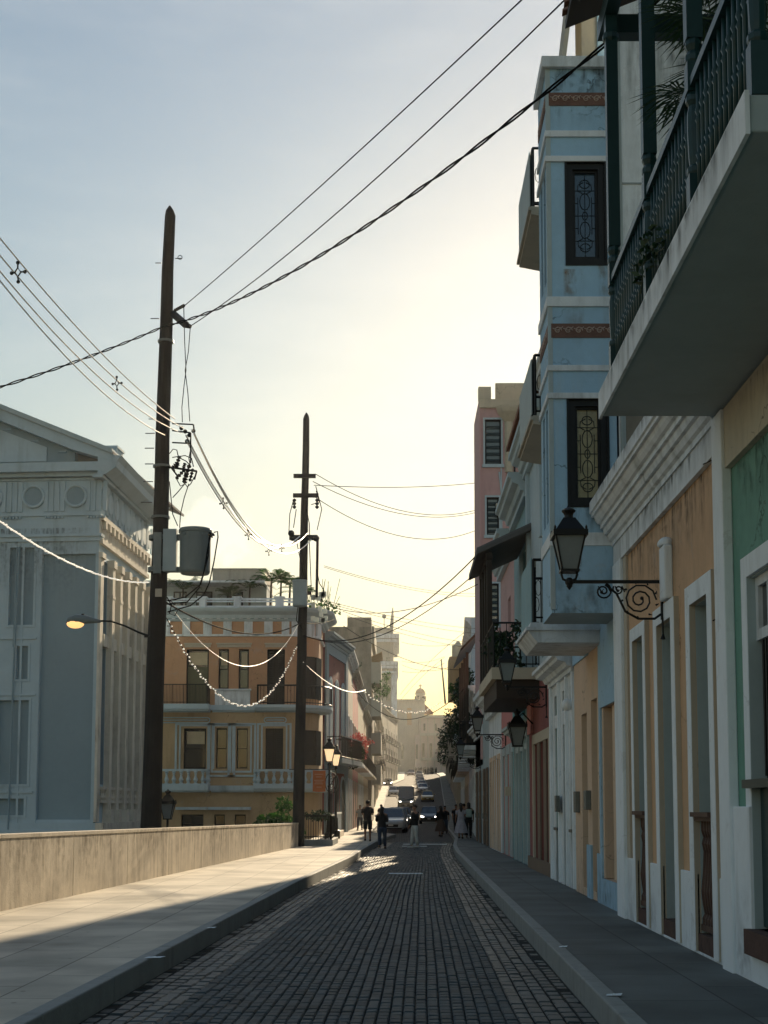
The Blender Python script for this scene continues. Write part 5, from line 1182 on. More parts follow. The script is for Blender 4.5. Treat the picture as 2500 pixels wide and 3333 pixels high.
# ================= POLES, WIRES, LAMPS =================
def lerp(a, b, t): return a+(b-a)*t
def cat(A, B, sag, n=24, t0=0, t1=1):
    A, B = Vector(A), Vector(B); return [A.lerp(B, t)-Vector((0, 0, sag*4*t*(1-t))) for t in [t0+(t1-t0)*i/n for i in range(n+1)]]
def wire(pts, r, mt, label, group=None, name='overhead_wire', catg='wire', n=5): return solo(MB().tube(pts, r, n), name, mt, label, catg, group, loc=pts[0])
def pole(top, bot, r0, r1, label):
    T = thing('utility_pole', bot, label, 'utility pole', 'wooden utility poles on the left'); n = 14; rr = random.Random(int(r0*1000))
    P = [bot.lerp(top, i/n)+Vector((rr.uniform(-.015, .015), 0, 0)) for i in range(n+1)]; R = [lerp(r0, r1, i/n)*rr.uniform(.97, 1.03) for i in range(n+1)]
    m = MB().tube(P+[top+Vector((0, 0, .12)), top+Vector((.0, 0, .24))], R+[r1*.75, .02], 12); m.build('pole_shaft', M['pole'], T, smooth=False)
    return T
p1t, p1b = ad(366.5, 466, 31), ad(326, 1800, 31); dirv = (p1t-p1b)/(p1t.z-p1b.z); b1 = p1b+dirv*(-3.1-p1b.z)
def onp(pyD, side=0, Y=31, t=p1t, b=b1):      # point on pole axis at picture row
    z = zz(pyD*1.507, Y); k = (z-b.z)/(t.z-b.z); return b.lerp(t, k)+Vector((side, 0, 0))
T1 = pole(p1t, b1, .262, .124, 'nearer and larger dark wooden utility pole carrying the grey transformer can')
m = MB()
for y, s, l in ((568, -1, .14), (558, 1, .16), (688, -1, .2), (936, -1, .22), (968, -1, .22), (1002, -1, .2), (1040, -1, .22), (1085, -1, .26), (1352, 1, .12), (905, -1, .16)):
    q = onp(y); r = .15+.10*(y-466)/1300; m.tube([q+Vector((s*r, 0, 0)), q+Vector((s*(r+l), 0, .0))], .012, 4)
m.build('pole_steps', M['steel'], T1)
q = onp(556); MB().tube([q+Vector((.27+.05*math.cos(a), 0, .05*math.sin(a))) for a in [k*math.pi/4 for k in range(9)]], .01, 4).build('eye_bolt', M['steel'], T1)
c0, c1 = ad(372, 676, 31.1), ad(402, 702, 29.6); s_ = Vector((0, 0, .07)); n_ = Vector((.055, .03, 0))
MB().hexa([c0-n_-s_, c0+n_-s_, c1+n_-s_, c1-n_-s_, c0-n_+s_, c0+n_+s_, c1+n_+s_, c1-n_+s_]).build('crossarm', M['pole'], T1)
def insul(p, q, n=5, r=.035):
    m = MB(); p, q = Vector(p), Vector(q); P = []; R = []
    for i in range(n):
        for t, rr_ in ((0, .35), (.3, 1), (.6, 1), (.99, .35)): P.append(p.lerp(q, (i+t)/n)); R.append(r*rr_)
    return m.tube(P, R, 8)
insul(ad(377, 671, 30.9), ad(399, 659, 30.6), 6, .04).build('insulator', M['dark'], T1); insul(ad(402, 700, 29.7), ad(412, 706, 29.6), 3, .05).build('insulator', M['dark'], T1)
# frame of the secondary rack and dead-ends
m = MB()
for a, b in (((372, 915), (418, 917)), ((372, 956), (412, 958)), ((418, 917), (420, 935)), ((372, 930), (412, 935)), ((412, 935), (412, 1000))): m.tube([ad(*a, 30.8), ad(*b, 30.8)], .018, 5)
m.build('wire_rack', M['iron'], T1)
for x, y in ((400, 932), (418, 931), (404, 953), (392, 925), (409, 940)): MB().ball(ad(x, y, 30.8), .05, 8, 6).build('insulator', M['dark'], T1)
# cut-out fuses
m = MB()
for (a, b, r) in (((388, 985), (380, 1010), .05), ((400, 1000), (395, 1015), .045), ((410, 1003), (397, 1040), .05), ((399, 1014), (380, 1035), .045), ((417, 1012), (410, 1040), .04), ((384, 1000), (372, 1015), .07), ((404, 1020), (398, 1044), .06)): insul(ad(*a, 30.7), ad(*b, 30.7), 4, r).build('fuse_cutout', M['dark'], T1)
m.tube([ad(360, 1008, 30.9), ad(425, 1018, 30.6)], .025, 5); m.tube([ad(425, 1018, 30.6), ad(420, 1036, 30.6)], .02, 5); m.tube([ad(372, 1013, 30.6), ad(385, 1030, 30.6)], .02, 5); m.build('fuse_arm', M['iron'], T1)
m = MB()
for pts in (((366, 980), (374, 970), (382, 972), (385, 985)), ((372, 988), (400, 984), (414, 990), (418, 1008)), ((390, 990), (402, 996), (410, 1004)), ((382, 1036), (390, 1050), (398, 1046)), ((366, 1040), (370, 1080), (373, 1110), (384, 1136)), ((408, 1045), (398, 1075), (390, 1110), (388, 1140)), ((400, 1044), (385, 1062), (373, 1075)), ((412, 1010), (408, 990), (412, 970), (412, 940)), ((420, 1030), (412, 1045), (405, 1052), (396, 1040))):
    P = [ad(x, y, 30.7) for x, y in pts]; m.tube(P, .011, 4)
m.build('jumper_wires', M['cable'], T1)
# transformer can
TC = thing('transformer_can', ad(421, 1240, 30.9), 'grey cylindrical transformer can bolted beside the nearer wooden pole', 'transformer')
c = ad(421, 1240, 30.9); H_ = ad(421, 1143, 30.9).z-c.z; r = .345
MB().lathe(c, [(r*.9, 0), (r*.97, .03), (r, .06), (r*1.02, H_-.1), (r*1.1, H_-.09), (r*1.1, H_-.03), (r*1.04, H_), (r*.6, H_+.03), (.02, H_+.04)], 28).build('tank', M['xform'], TC, smooth=False)
m = MB(); m.fb(Fr(0, 30.9, 1, 0, 0, -1), onp(1200).x+.1, c.x-r*.95, c.z+H_*.75, c.z+H_*.88, -.05, .05); m.fb(Fr(0, 30.9, 1, 0, 0, -1), onp(1200).x+.1, c.x-r*.9, c.z+.04, c.z+.16, -.05, .05); m.build('mounting_arms', M['xform'], TC)
MB().box(onp(1200).x+.12, onp(1200).x+.42, 30.75, 30.95, c.z+.05, c.z+H_-.02).build('side_box', M['slabgrey'], TC)
for dx in (-.2, .0, .22): MB().tube([c+Vector((dx, -.3, H_-.15)), c+Vector((dx, -.34, H_-.15))], .035, 8).build('lug', M['xform'], TC)
for dx, dy in ((.3, 0), (.26, -.12)): insul(c+Vector((dx, dy, H_-.22)), c+Vector((dx+.12, dy, H_-.1)), 3, .05).build('bushing', M['dark'], TC)
m = MB()
for y in (1163, 1232): q = onp(y); m.lathe(q+Vector((0, 0, -.04)), [(.24, 0), (.25, 0), (.25, .1), (.24, .1)], 12)
q = onp(1200); m.box(q.x-.09, q.x+.09, q.y-.29, q.y-.22, q.z-.45, q.z+.48)
m.build('pole_bands', M['steel'], T1)
for pts in (((455, 1152), (448, 1190), (442, 1230), (430, 1270), (405, 1300), (360, 1305)), ((462, 1150), (470, 1148), (471, 1160), (462, 1215), (452, 1260), (440, 1285), (412, 1308), (362, 1322)), ((452, 1160), (450, 1200), (434, 1262), (400, 1290), (362, 1298))):
    P = [ad(x, y, 30.6) for x, y in pts]; wire(P, .016, M['cable'], 'black cable drooping from the grey transformer can back to the pole', 'cables under the transformer', 'drooping_cable', 'cable')
wire([ad(x, y, 30.5) for x, y in ((361, 1290), (372, 1310), (385, 1316), (378, 1330), (366, 1325), (372, 1300), (361, 1296))], .013, M['cable'], 'small tangle of black cable at the nearer pole under the transformer', None, 'cable_tangle', 'cable')
q = onp(1284); MB().box(q.x-.02, q.x+.13, q.y-.27, q.y-.255, q.z-.09, q.z+.09).build('pole_tag', M['beige'], T1)
for y_ in (740, 1010, 1120): q = onp(y_); MB().lathe(q, [(.16+.10*(y_-466)/1300, 0), (.165+.10*(y_-466)/1300, .0), (.165+.10*(y_-466)/1300, .05), (.15+.10*(y_-466)/1300, .05)], 12).build('steel_band', M['steel'], T1)
# cobra-head street light
TL_ = thing('arm_street_light', ad(320, 1372, 30.9), 'old oval street light, glowing orange, on a curved arm left of the nearer pole', 'street light')
MB().tube([ad(x, y, 30.8) for x, y in ((322, 1374), (300, 1366), (270, 1352), (240, 1342), (214, 1341))], [.03, .026, .024, .022, .022], 6).tube([onp(1374)+Vector((-.28, 0, 0)), onp(1374)+Vector((.05, 0, 0))], .035, 6).build('arm', M['iron'], TL_)
P = [ad(x, y, 30.8) for x, y in ((218, 1342), (205, 1341), (185, 1338), (165, 1338), (150, 1341), (143, 1345))]
hd = MB().tube(P, [.03, .055, .10, .12, .085, .02], 12).build('lamp_head', M['xform'], TL_, smooth=True)
MB().ball(ad(163, 1347, 30.8), (.2, .11, .11), 12, 8).build('refractor', emit('sodium_glow', (1, .55, .2), .9), hd, smooth=True)
MB().lathe(ad(179, 1333, 30.8), [(.035, 0), (.035, .07), (.02, .08)], 8).build('photocell', M['dark'], hd)
# pole 2
p2t, p2b = ad(662, 905, 50), ad(644, 1822, 50); d2 = (p2t-p2b)/(p2t.z-p2b.z); b2_ = p2b+d2*(.1-p2b.z)
T2 = pole(p2t, b2_, .22, .115, 'farther slimmer wooden utility pole at the end of the low wall'); o2 = lambda y, s=0: onp(y, s, 50, p2t, b2_)
for (x0, x1, y, th) in ((634, 682, 1028, .07), (633, 688, 1070, .07), (625, 686, 1161, .09), (634, 672, 1281, .06)):
    a, b = ad(x0, y, 49.75), ad(x1, y+1, 49.75); MB().box(a.x, b.x, 49.7, 49.82, a.z-th, a.z+th).build('crossarm', M['pole'], T2)
for x, y in ((636, 1077), (685, 1077)): a = ad(x, y, 49.75); insul(a, a+Vector((0, 0, -.38)), 3, .07).build('insulator', M['dark'], T2)
for x, y in ((629, 1152), (683, 1163), (636, 1165), (660, 1165)): MB().ball(ad(x, y, 49.7), (.12, .1, .12), 8, 6).build('insulator', M['dark'], T2)
MB().tube([ad(686, 1165, 50.5), ad(684, 1290, 50.5)], .05, 8).build('service_mast', M['pole'], T2)
a, b = ad(636, 1312, 49.6), ad(662, 1256, 49.6); MB().lathe(((a.x+b.x)/2, 49.35, a.z), [(.24, 0), (.26, .04), (.26, b.z-a.z-.08), (.28, b.z-a.z-.06), (.28, b.z-a.z)], 16).build('transformer', M['slabgrey'], T2)
m = MB()
for pts in (((634, 1080), (626, 1110), (624, 1150)), ((640, 1100), (634, 1140)), ((662, 1100), (668, 1130), (669, 1160)), ((682, 1050), (690, 1080), (695, 1100), (685, 1145)), ((672, 1090), (690, 1085), (683, 1060)), ((640, 1165), (655, 1240), (650, 1255)), ((668, 1165), (672, 1260), (672, 1290)), ((684, 1230), (690, 1260), (700, 1275), (692, 1300)), ((655, 1256), (646, 1290), (640, 1340), (655, 1360))):
    m.tube([ad(x, y, 49.7) for x, y in pts], .016, 4)
m.build('jumper_wires', M['cable'], T2)
m = MB(); rr = random.Random(5)
for k in range(16): c = ad(rr.uniform(676, 704), rr.uniform(1275, 1345), 50.6); m.box(c.x-.07, c.x+.07, c.y-.05, c.y+.05, c.z-.09, c.z+.09)
m.build('connector_cluster', M['alu'], T2)
# --- wires ---
G1 = 'thin wires running from the near pole over the street'
wire(cat(ad(399, 660, 30.6), ad(1772, -615, 10.5), .12), .010, M['cable'], 'uppermost thin wire climbing from the near pole over the street to the right', None)
wire(cat(ad(412, 704, 29.6), ad(1772, -560, 10.5), .38), .010, M['cable'], 'lower thin wire from the near pole, crossing the thick twisted cable twice', None)
def twisted(A, B, sag, label, r=.013, tw=.020, turns=14, n=110, **k):
    C = cat(A, B, sag, n); m = MB()
    for ph in (0, math.pi): m.tube([p+Vector((0, tw*math.cos(ph+turns*2*math.pi*i/n), tw*math.sin(ph+turns*2*math.pi*i/n))) for i, p in enumerate(C)], r, 5)
    return solo(m, 'twisted_cable', M['cable'], label, 'cable', None, loc=A, **k)
twisted(ad(352, 706, 30.7), ad(1560, -120, 12.6), .62, 'thick twisted black cable rising from the near pole to the white wall at upper right', turns=11)
twisted(ad(352, 706, 30.7), ad(-240, 905, 22), .12, 'thick twisted black cable going from the near pole down to the left edge', turns=7)
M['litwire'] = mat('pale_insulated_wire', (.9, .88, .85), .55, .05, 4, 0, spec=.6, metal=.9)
eA = [(378, 905), (396, 925), (392, 935), (356, 940)]; sA = [(-60, 440), (-60, 478), (-60, 512), (-60, 530)]
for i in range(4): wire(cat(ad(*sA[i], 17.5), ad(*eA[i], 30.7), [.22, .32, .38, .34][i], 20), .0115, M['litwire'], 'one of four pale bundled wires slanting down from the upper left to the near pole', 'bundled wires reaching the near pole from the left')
eB = [(648, 1158), (664, 1152), (640, 1168), (672, 1166)]; sB = [(402, 940), (419, 935), (404, 953), (415, 928)]
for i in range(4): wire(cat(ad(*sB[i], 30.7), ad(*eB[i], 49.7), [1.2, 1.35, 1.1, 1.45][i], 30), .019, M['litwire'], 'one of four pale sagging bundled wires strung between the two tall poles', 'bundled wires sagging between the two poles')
def spacer(x, y, Y, s, label):
    s *= .62; c = ad(x, y, Y); m = MB(); Q = [c+Vector((-s*.6, 0, -.1*s)), c+Vector((0, 0, s)), c+Vector((s*.75, 0, .05*s)), c+Vector((.1*s, 0, -s))]
    m.tube([c.lerp(q, .45) for q in Q]+[c.lerp(Q[0], .45)], s*.10, 5)
    for q in Q: m.tube([c.lerp(q, .4), q], s*.09, 5); m.ball(q, s*.2, 8, 6)
    solo(m, 'wire_spacer', M['dark'], label, 'wire spacer', 'cross-shaped spacers on the bundled wires')
for x, y, Y, s, lb in ((38, 588, 18.6, .22, 'largest cross-shaped wire spacer, at the left edge of the sky'), (252, 828, 24.4, .19, 'cross-shaped wire spacer between the left edge and the near pole'), (482, 1087, 33, .2, 'cross-shaped wire spacer highest on the span between the poles'), (536, 1155, 37, .2, 'second cross-shaped spacer down the span between the poles'), (580, 1190, 41, .2, 'cross-shaped spacer at the lowest part of the sagging span'), (608, 1184, 43, .18, 'cross-shaped spacer nearest the farther pole')): spacer(x, y, Y, s, lb)
# jumpers from the crossarm down to the rack
for i, pts in enumerate((((397, 662), (399, 740), (402, 800), (398, 830), (393, 880), (394, 912)), ((411, 708), (407, 760), (400, 800), (406, 850), (410, 910)))):
    wire([ad(x, y, 30.3) for x, y in pts], .010, M['cable'], ['jumper wire hanging down the right side of the near pole, left strand', 'jumper wire hanging down the right side of the near pole, right strand'][i], None, 'jumper_wire')
# festoon lights
def festoon(A, B, sag, n, r, label, mt, wr_=.012, group='strings of festoon bulbs'):
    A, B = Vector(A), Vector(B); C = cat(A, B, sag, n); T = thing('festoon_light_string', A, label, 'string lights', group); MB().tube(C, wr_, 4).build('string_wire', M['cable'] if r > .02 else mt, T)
    m = MB()
    for i, p in enumerate(C[1:-1]): q = Vector((.6*r*math.sin(i*2.1), 0, .6*r*math.cos(i*1.3))); m.ball(p+q, (r, r, r*.8), 6, 4)
    o = m.build('bulbs', mt, T, smooth=True); o['kind'] = 'stuff'; return T
M['bulb'] = emit('festoon_glint_glow', (1, .9, .74), .5)  # weak glow stands in for sun glint on bulbs and thin strings
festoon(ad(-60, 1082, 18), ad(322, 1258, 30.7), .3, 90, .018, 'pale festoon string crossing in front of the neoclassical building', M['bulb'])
festoon(ad(360, 1335, 30.8), ad(642, 1392, 49.7), 2.1, 96, .029, 'deep hanging festoon of glinting bulbs between the two poles', M['bulb'])
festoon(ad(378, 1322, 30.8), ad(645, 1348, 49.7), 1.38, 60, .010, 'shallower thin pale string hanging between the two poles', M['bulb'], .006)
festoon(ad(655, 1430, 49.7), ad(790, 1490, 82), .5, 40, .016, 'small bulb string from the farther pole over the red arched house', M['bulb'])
festoon(ad(783, 1492, 82), ad(958, 1512, 120), 1.2, 40, .06, 'string of glinting bulbs slanting across the far street', M['bulb'])
# cables around the farther pole and across the street
def dk(a, Ya, b, Yb, sag, label, r=.016, group=None): wire(cat(ad(*a, Ya), ad(*b, Yb), sag), r, M['cable'], label, group)
dk((360, 1302), 30.8, (650, 1345), 49.8, .55, 'black cable from the near pole crossing the upper face of the yellow building', .022)
dk((650, 1345), 49.8, (722, 1338), 66, .1, 'short black cable from the farther pole to the yellow building corner', .02)
dk((655, 1372), 49.8, (1026, 1203), 33, .9, 'heavier black cable climbing from the farther pole to the roofed balcony', .016)
dk((668, 1376), 49.8, (1018, 1246), 33, .75, 'second black cable climbing from the farther pole, ending below the first', .012)
dk((700, 1306), 50.6, (1032, 1262), 40, .55, 'nearly level black cable crossing the two climbing cables', .012)
dk((678, 1048), 49.8, (1110, 1032), 72, .25, 'almost straight wire from the farther pole to the pink tower', .014)
dk((682, 1024), 49.8, (1110, 1065), 72, 1.35, 'upper of the two paired sagging wires from the farther pole', .014)
dk((676, 1040), 49.8, (1110, 1074), 72, 1.2, 'lower of the two paired sagging wires from the farther pole', .014)
dk((672, 1068), 49.8, (1110, 1095), 72, 1.7, 'lowest sagging wire between the farther pole and the pink tower', .014)
for i, (a, b, s) in enumerate((((700, 1222), (1100, 1278), .5), ((700, 1225), (1100, 1284), .5), ((705, 1298), (1100, 1360), .3), ((705, 1302), (1100, 1372), .3), ((740, 1320), (1100, 1390), .4), ((750, 1330), (1100, 1402), .4))):
    dk(a, 52, b, 85, s, 'one of the thin wires fanning across the sky above the far street', .010, 'thin wires above the far street')
for i, (a, b, s) in enumerate((((742, 1352), (1045, 1441), 1.0), ((760, 1480), (1050, 1432), 2.2), ((868, 1387), (1040, 1380), .5), ((868, 1428), (960, 1418), .5), ((868, 1436), (1045, 1400), 1.2), ((866, 1512), (960, 1420), -.3), ((865, 1500), (1040, 1340), -.6), ((868, 1450), (960, 1432), .6))):
    dk(a, [75, 78, 150, 170, 140, 180, 160, 190][i], b, [100, 60, 110, 200, 120, 150, 110, 190][i], s, 'one of the faint wires criss-crossing over the distant street', [.018, .018, .02, .025, .02, .02, .02, .025][i], 'faint wires over the distant street')
sp = ad(957, 1440, 150); solo(MB().tube([ad(962, 1520, 150), ad(953, 1424, 150)], [.1, .06], 8), 'leaning_pole', M['pole'], 'short leaning dark pole above the roofs on the right skyline', 'pole')
# ---- lanterns ----
def lantern(T, c, s, glassm, name='lantern'):      # c: bottom centre, s: scale (height ~ .72 s)
    c = Vector(c); m = MB(); b, t, h = .10*s, .185*s, .42*s
    cor = [(-1, -1), (1, -1), (1, 1), (-1, 1)]
    for x, y in cor: m.tube([c+Vector((x*b, y*b, 0)), c+Vector((x*t, y*t, h))], .013*s, 5)
    m.box(c.x-b-.02*s, c.x+b+.02*s, c.y-b-.02*s, c.y+b+.02*s, c.z-.03*s, c.z+.0)
    e = t+.035*s; m.box(c.x-e, c.x+e, c.y-e, c.y+e, c.z+h, c.z+h+.075*s)
    z0, z1 = c.z+h+.075*s, c.z+h+.25*s; e2 = .075*s
    m.hexa([(c.x-t, c.y-t, z0), (c.x+t, c.y-t, z0), (c.x+t, c.y+t, z0), (c.x-t, c.y+t, z0), (c.x-e2, c.y-e2, z1), (c.x+e2, c.y-e2, z1), (c.x+e2, c.y+e2, z1), (c.x-e2, c.y+e2, z1)])
    m.lathe((c.x, c.y, z1), [(.06*s, 0), (.055*s, .04*s), (.07*s, .07*s), (.09*s, .09*s), (.09*s, .105*s), (.055*s, .13*s), (.03*s, .14*s), (.012*s, .17*s)], 12)
    for x, y in cor: m.lathe(c+Vector((x*e*.9, y*e*.9, h+.07*s)), [(.012*s, 0), (.018*s, .03*s), (.004*s, .06*s)], 6)
    o = m.build(name, M['iron'], T)
    k = .94; g = MB().hexa([c+Vector((x*b*k, y*b*k, 0.002)) for x, y in cor]+[c+Vector((x*t*k, y*t*k, h)) for x, y in cor]).build('glass', glassm, o)
    return o
def spiral(m, c, r0, r1, turns, a0, sgn=1, rad=.011, n=22, ax=(1, 0, 0)):
    ax = Vector(ax); P = []
    for i in range(n+1):
        t = i/n; a = a0+sgn*turns*2*math.pi*t; r = r0+(r1-r0)*t; P.append(Vector(c)+ax*(r*math.cos(a))+Vector((0, 0, r*math.sin(a))))
    m.tube(P, rad, 5); m.ball(P[-1], rad*2, 6, 4); return m
def bracket_lamp(x, y, z, ln, label, s=.86):
    T = thing('bracket_street_lamp', (x, y, z), label, 'street lamp', 'black iron lanterns on brackets along the right')
    m = MB(); m.box(x-ln, x, y-.014, y+.014, z-.018, z+.018); m.box(x-.03, x, y-.02, y+.02, z-.42, z+.05)
    w = MB(); c = (x-.26, y, z-.20); spiral(w, c, .185, .03, 2.1, 0); w.tube([Vector((x-ln*.62, y, z-.03)), Vector((x-ln*.5, y, z-.13)), Vector((x-.42, y, z-.33)), Vector((x-.28, y, z-.41)), Vector((x-.1, y, z-.41)), Vector((x-.03, y, z-.36))], .014, 5)
    spiral(w, (x-ln+.36*ln, y, z-.105), .095, .02, 1.6, 1.2, -1, .010); spiral(w, (x-ln*.48, y, z-.085), .06, .015, 1.3, 2.5, 1, .009)
    for k in range(9): a = .35+k*.7; p = Vector((x-.26+.185*math.cos(a), y, z-.2+.185*math.sin(a))); w.tube([p, p+Vector((.04*math.cos(a+.8), 0, .04*math.sin(a+.8)))], [.012, .003], 4)
    for t in (.15, .22, .3, .4): p = Vector((x-ln*t-.3, y, z-.05-.0*t)); w.tube([p, p+Vector((.03, 0, -.06)), p+Vector((.06, 0, -.03))], [.008, .011, .004], 4)
    b = m.build('bracket', M['iron'], T); w.build('scrollwork', M['iron'], b)
    lx = x-ln; k = MB(); k.ball((lx, y, z-.0), (.05, .05, .05), 8, 6)
    for sgn in (-1, 1): k.tube([(lx, y, z), (lx+sgn*.07, y, z+.03), (lx+sgn*.085, y, z+.08), (lx+sgn*.085, y, z+.13)], .014, 5)
    k.lathe((lx, y, z-.09), [(.005, 0), (.035, .04), (.03, .09)], 8)
    k.build('cradle', M['iron'], T); lantern(T, (lx, y, z+.13), s, M['lampglass'])
    m = MB().tube([(x-.02, y-.03, z-.4), (x-.015, y-.03, z-.58), (x-.02, y-.03, z-.64)], [.01, .01, .03], 5).build('conduit', M['iron'], T)
    return T
bz = 4.0
bracket_lamp(2.90, 15.04, 4.06, 1.03, 'nearest big black lantern on a scrolled bracket against the blue house')
bracket_lamp(3.04, 28.4, 4.05, .82, 'black bracket lantern hanging under the planted roofed balcony')
bracket_lamp(3.16, 41.0, 3.72, .85, 'black bracket lantern in front of the pink tower corner')
bracket_lamp(3.2, 54.5, 3.5, .8, 'small farther bracket lantern under the pink tower')
T = thing('wall_lantern', (3.1, 31.9, 3.0), 'dark wall lantern on the red house front beside the brown doors', 'wall lamp')
lantern(T, (2.72, 31.9, 3.0), 1.0, M['lampglass']); MB().tube([(2.72, 31.9, 3.62), (2.85, 31.9, 3.75), (3.08, 31.9, 3.5)], .018, 5).build('hook', M['iron'], T)
M['litglass'] = emit('warm_lit_lamp_glass', (1, .72, .40), .62)
def post_lamp(x, y, zl, label, sign=False):
    T = thing('post_street_lamp', (x, y, .18), label, 'street lamp', 'pair of lit post lamps'); 
    MB().lathe((x, y, .17), [(.2, 0), (.2, .35), (.12, .4), (.1, .9), (.06, 1.0), (.055, 2.2), (.08, 2.25), (.045, 2.3), (.04, zl-.35), (.08, zl-.3), (.03, zl-.2), (.09, zl-.17)], 12).build('post', M['iron'], T)
    lantern(T, (x, y, zl), 1.15, M['litglass'])
    if sign:
        w = MB(); c = (x+.1, y-.02, 2.55); w.tube([Vector(c)+Vector((.26*math.cos(a), 0, .42*math.sin(a))) for a in [k*math.pi/8 for k in range(17)]], .02, 5); w.tube([(x-.05, y-.02, 2.3), (x+.25, y-.02, 2.8)], .015, 4); spiral(w, (x+.1, y-.02, 2.7), .14, .03, 1.5, 0); spiral(w, (x+.1, y-.02, 2.4), .14, .03, 1.5, 3); w.build('scroll_ornament', M['iron'], T)
post_lamp(-2.83, 56, 3.42, 'lit lantern on a black post, left one of the pair past the farther pole', True)
post_lamp(-2.84, 62, 3.42, 'lit lantern on a black post, right one of the pair past the farther pole')
# banner
T = thing('street_banner', (-3.2, 53, 2.2), 'small orange banner hanging between the farther pole and the lit lanterns', 'banner')
a, b = at(1018, 2576, 53), at(1060, 2507, 53); m = MB(); n = 8
for i in range(n):
    for j in range(4):
        f = lambda u, v: Vector((lerp(a.x, b.x, u), 53+.04*math.sin(u*4+v*2), lerp(a.z, b.z, v)-.02*math.sin(u*3)))
        m.face([f(i/n, j/4), f((i+1)/n, j/4), f((i+1)/n, (j+1)/4), f(i/n, (j+1)/4)])
m.build('cloth', mat('orange_banner_cloth', (.55, .17, .06), .8, .1, 4, .05, 20), T).modifiers.new('t', 'SOLIDIFY').thickness = .008
m = MB()
for z, x0, x1 in ((.78, .15, .8), (.66, .25, .7), (.5, .12, .85), (.42, .2, .75), (.34, .15, .8), (.18, .3, .7)): m.box(lerp(a.x, b.x, x0), lerp(a.x, b.x, x1), 52.93, 52.94, lerp(a.z, b.z, z), lerp(a.z, b.z, z)+.035)
m.build('faded_lettering', mat('faded_banner_ink', (.62, .32, .2), .8, .1, 4, 0), T); MB().tube([(b.x+.35, 53, b.z+.03), (a.x-.9, 53, b.z+.03)], .02, 5).build('rod', M['iron'], T)
# fences beside the farther pole
def ifence(T, A, B, z0, h, mt, pitch=.13):
    A, B = Vector(A), Vector(B); m = MB(); n = max(2, int((B-A).length/pitch)); m.tube([A+Vector((0, 0, h)), B+Vector((0, 0, h))], .035, 6); m.tube([A+Vector((0, 0, .1)), B+Vector((0, 0, .1))], .02, 5)
    for i in range(n+1): p = A.lerp(B, i/n); m.tube([p, p+Vector((0, 0, h))], .045 if i in (0, n) else .012, 5)
    return m.build('railing', mt, T)
T = thing('planter_fence', (-3, 50.8, .18), 'black iron fence on a pale kerb beside the foot of the farther pole', 'fence')
MB().box(-3.55, -2.42, 50.6, 51.0, 0, .40).box(-2.75, -2.42, 51.0, 55, 0, .40).build('kerb_base', M['kerb'], T, bevel=.02)
ifence(T, (-3.5, 50.75, .40), (-2.5, 50.75, .40), .4, .86, M['iron'], .09); ifence(T, (-2.5, 50.75, .40), (-2.6, 55, .40), .4, .86, M['iron'])
m = MB(); leaves(m, (-3.0, 51.6, 1.25), (.6, .6, .22), 420, .06); solo(m, 'planter_shrub', M['leafd'], 'low leafy planting behind the black fence by the farther pole', 'plant')
T = thing('entrance_railing', (-2.9, 66, .18), 'short sunlit railing on a stone base behind the right lit lantern', 'railing')
MB().box(-3.15, -2.75, 63, 69, 0, .45).build('stone_base', M['wallconc'], T, bevel=.02); MB().box(-2.98, -2.86, 63, 69, 1.25, 1.33).build('top_rail', M['white2'], T)
for i in range(7): MB().box(-2.96, -2.88, 63.1+i*.95, 63.2+i*.95, .45, 1.25).build('baluster', M['white2'], T)
m = MB(); clump(m, (-5.2, 57, .7), (1.6, 1.2, .75), 1500, .11, 9); leaves(m, (-4.7, 56.5, 1.6), (.35, .3, .5), 200, .09)
T = thing('street_shrub', (-5.2, 57, -3), 'bright green bush rising behind the end of the low wall', 'bush'); m.build('foliage', M['leaf'], T); MB().tube([(-5.2, 57, -3.2), (-5.2, 57, .6)], [.12, .05], 6).build('stem', M['darkwood'], T)
T = thing('lower_street_lamp', (-8.4, 60, -3), 'dark old lantern in the sunken street, showing just above the low wall', 'street lamp')
c = ad(362, 1768, 60); MB().tube([(c.x, 60, -3.2), (c.x, 60, c.z)], .05, 8).build('post', M['iron'], T); lantern(T, c, 1.5, M['lampglass'])
# flowers
m = MB(); clump(m, ad(776, 1598, 80), (.9, .6, .55), 650, .07, 12); leaves(m, ad(788, 1625, 80), (.2, .3, .5), 70, .07); T = thing('bougainvillea', ad(770, 1640, 80), 'bright red flowering bush hanging over a balcony beyond the lit lanterns', 'plant')
m.build('flowers', M['redleaf'], T); m = MB(); clump(m, ad(765, 1635, 80), (.9, .6, .9), 700, .13, 7); m.build('foliage', M['leafd'], T)
for i, (x, y, Y, R, n, lb) in enumerate(((765, 1446, 96, (.7, .6, .5), 120, 'small leafy roof plant above the left houses'), (822, 1478, 127, (.9, .8, 1.3), 400, 'sunlit green plant on a high balcony of the concrete block'), (1000, 1500, 76, (.6, 1.2, 1.3), 900, 'dark vine-covered balcony on the right, below the white house cornice'), (1005, 1560, 84, (.8, 1.4, 1.6), 900, 'dense dark creeper hanging on the right side houses'), (985, 1500, 90, (.5, 1.2, 1.0), 500, 'sunlit green creeper edge on the right side houses'), (1012, 1620, 70, (.45, .8, .7), 500, 'dark plant mass over a low balcony on the right'), (975, 1590, 105, (1.1, 1.6, 2.2), 900, 'large shadowed creeper on a distant right facade'))):
    m = MB(); clump(m, ad(x, y, Y), R, n, .12, 7); solo(m, 'facade_creeper', M['leafd'] if i not in (1, 4) else M['leaf'], lb, 'plant')
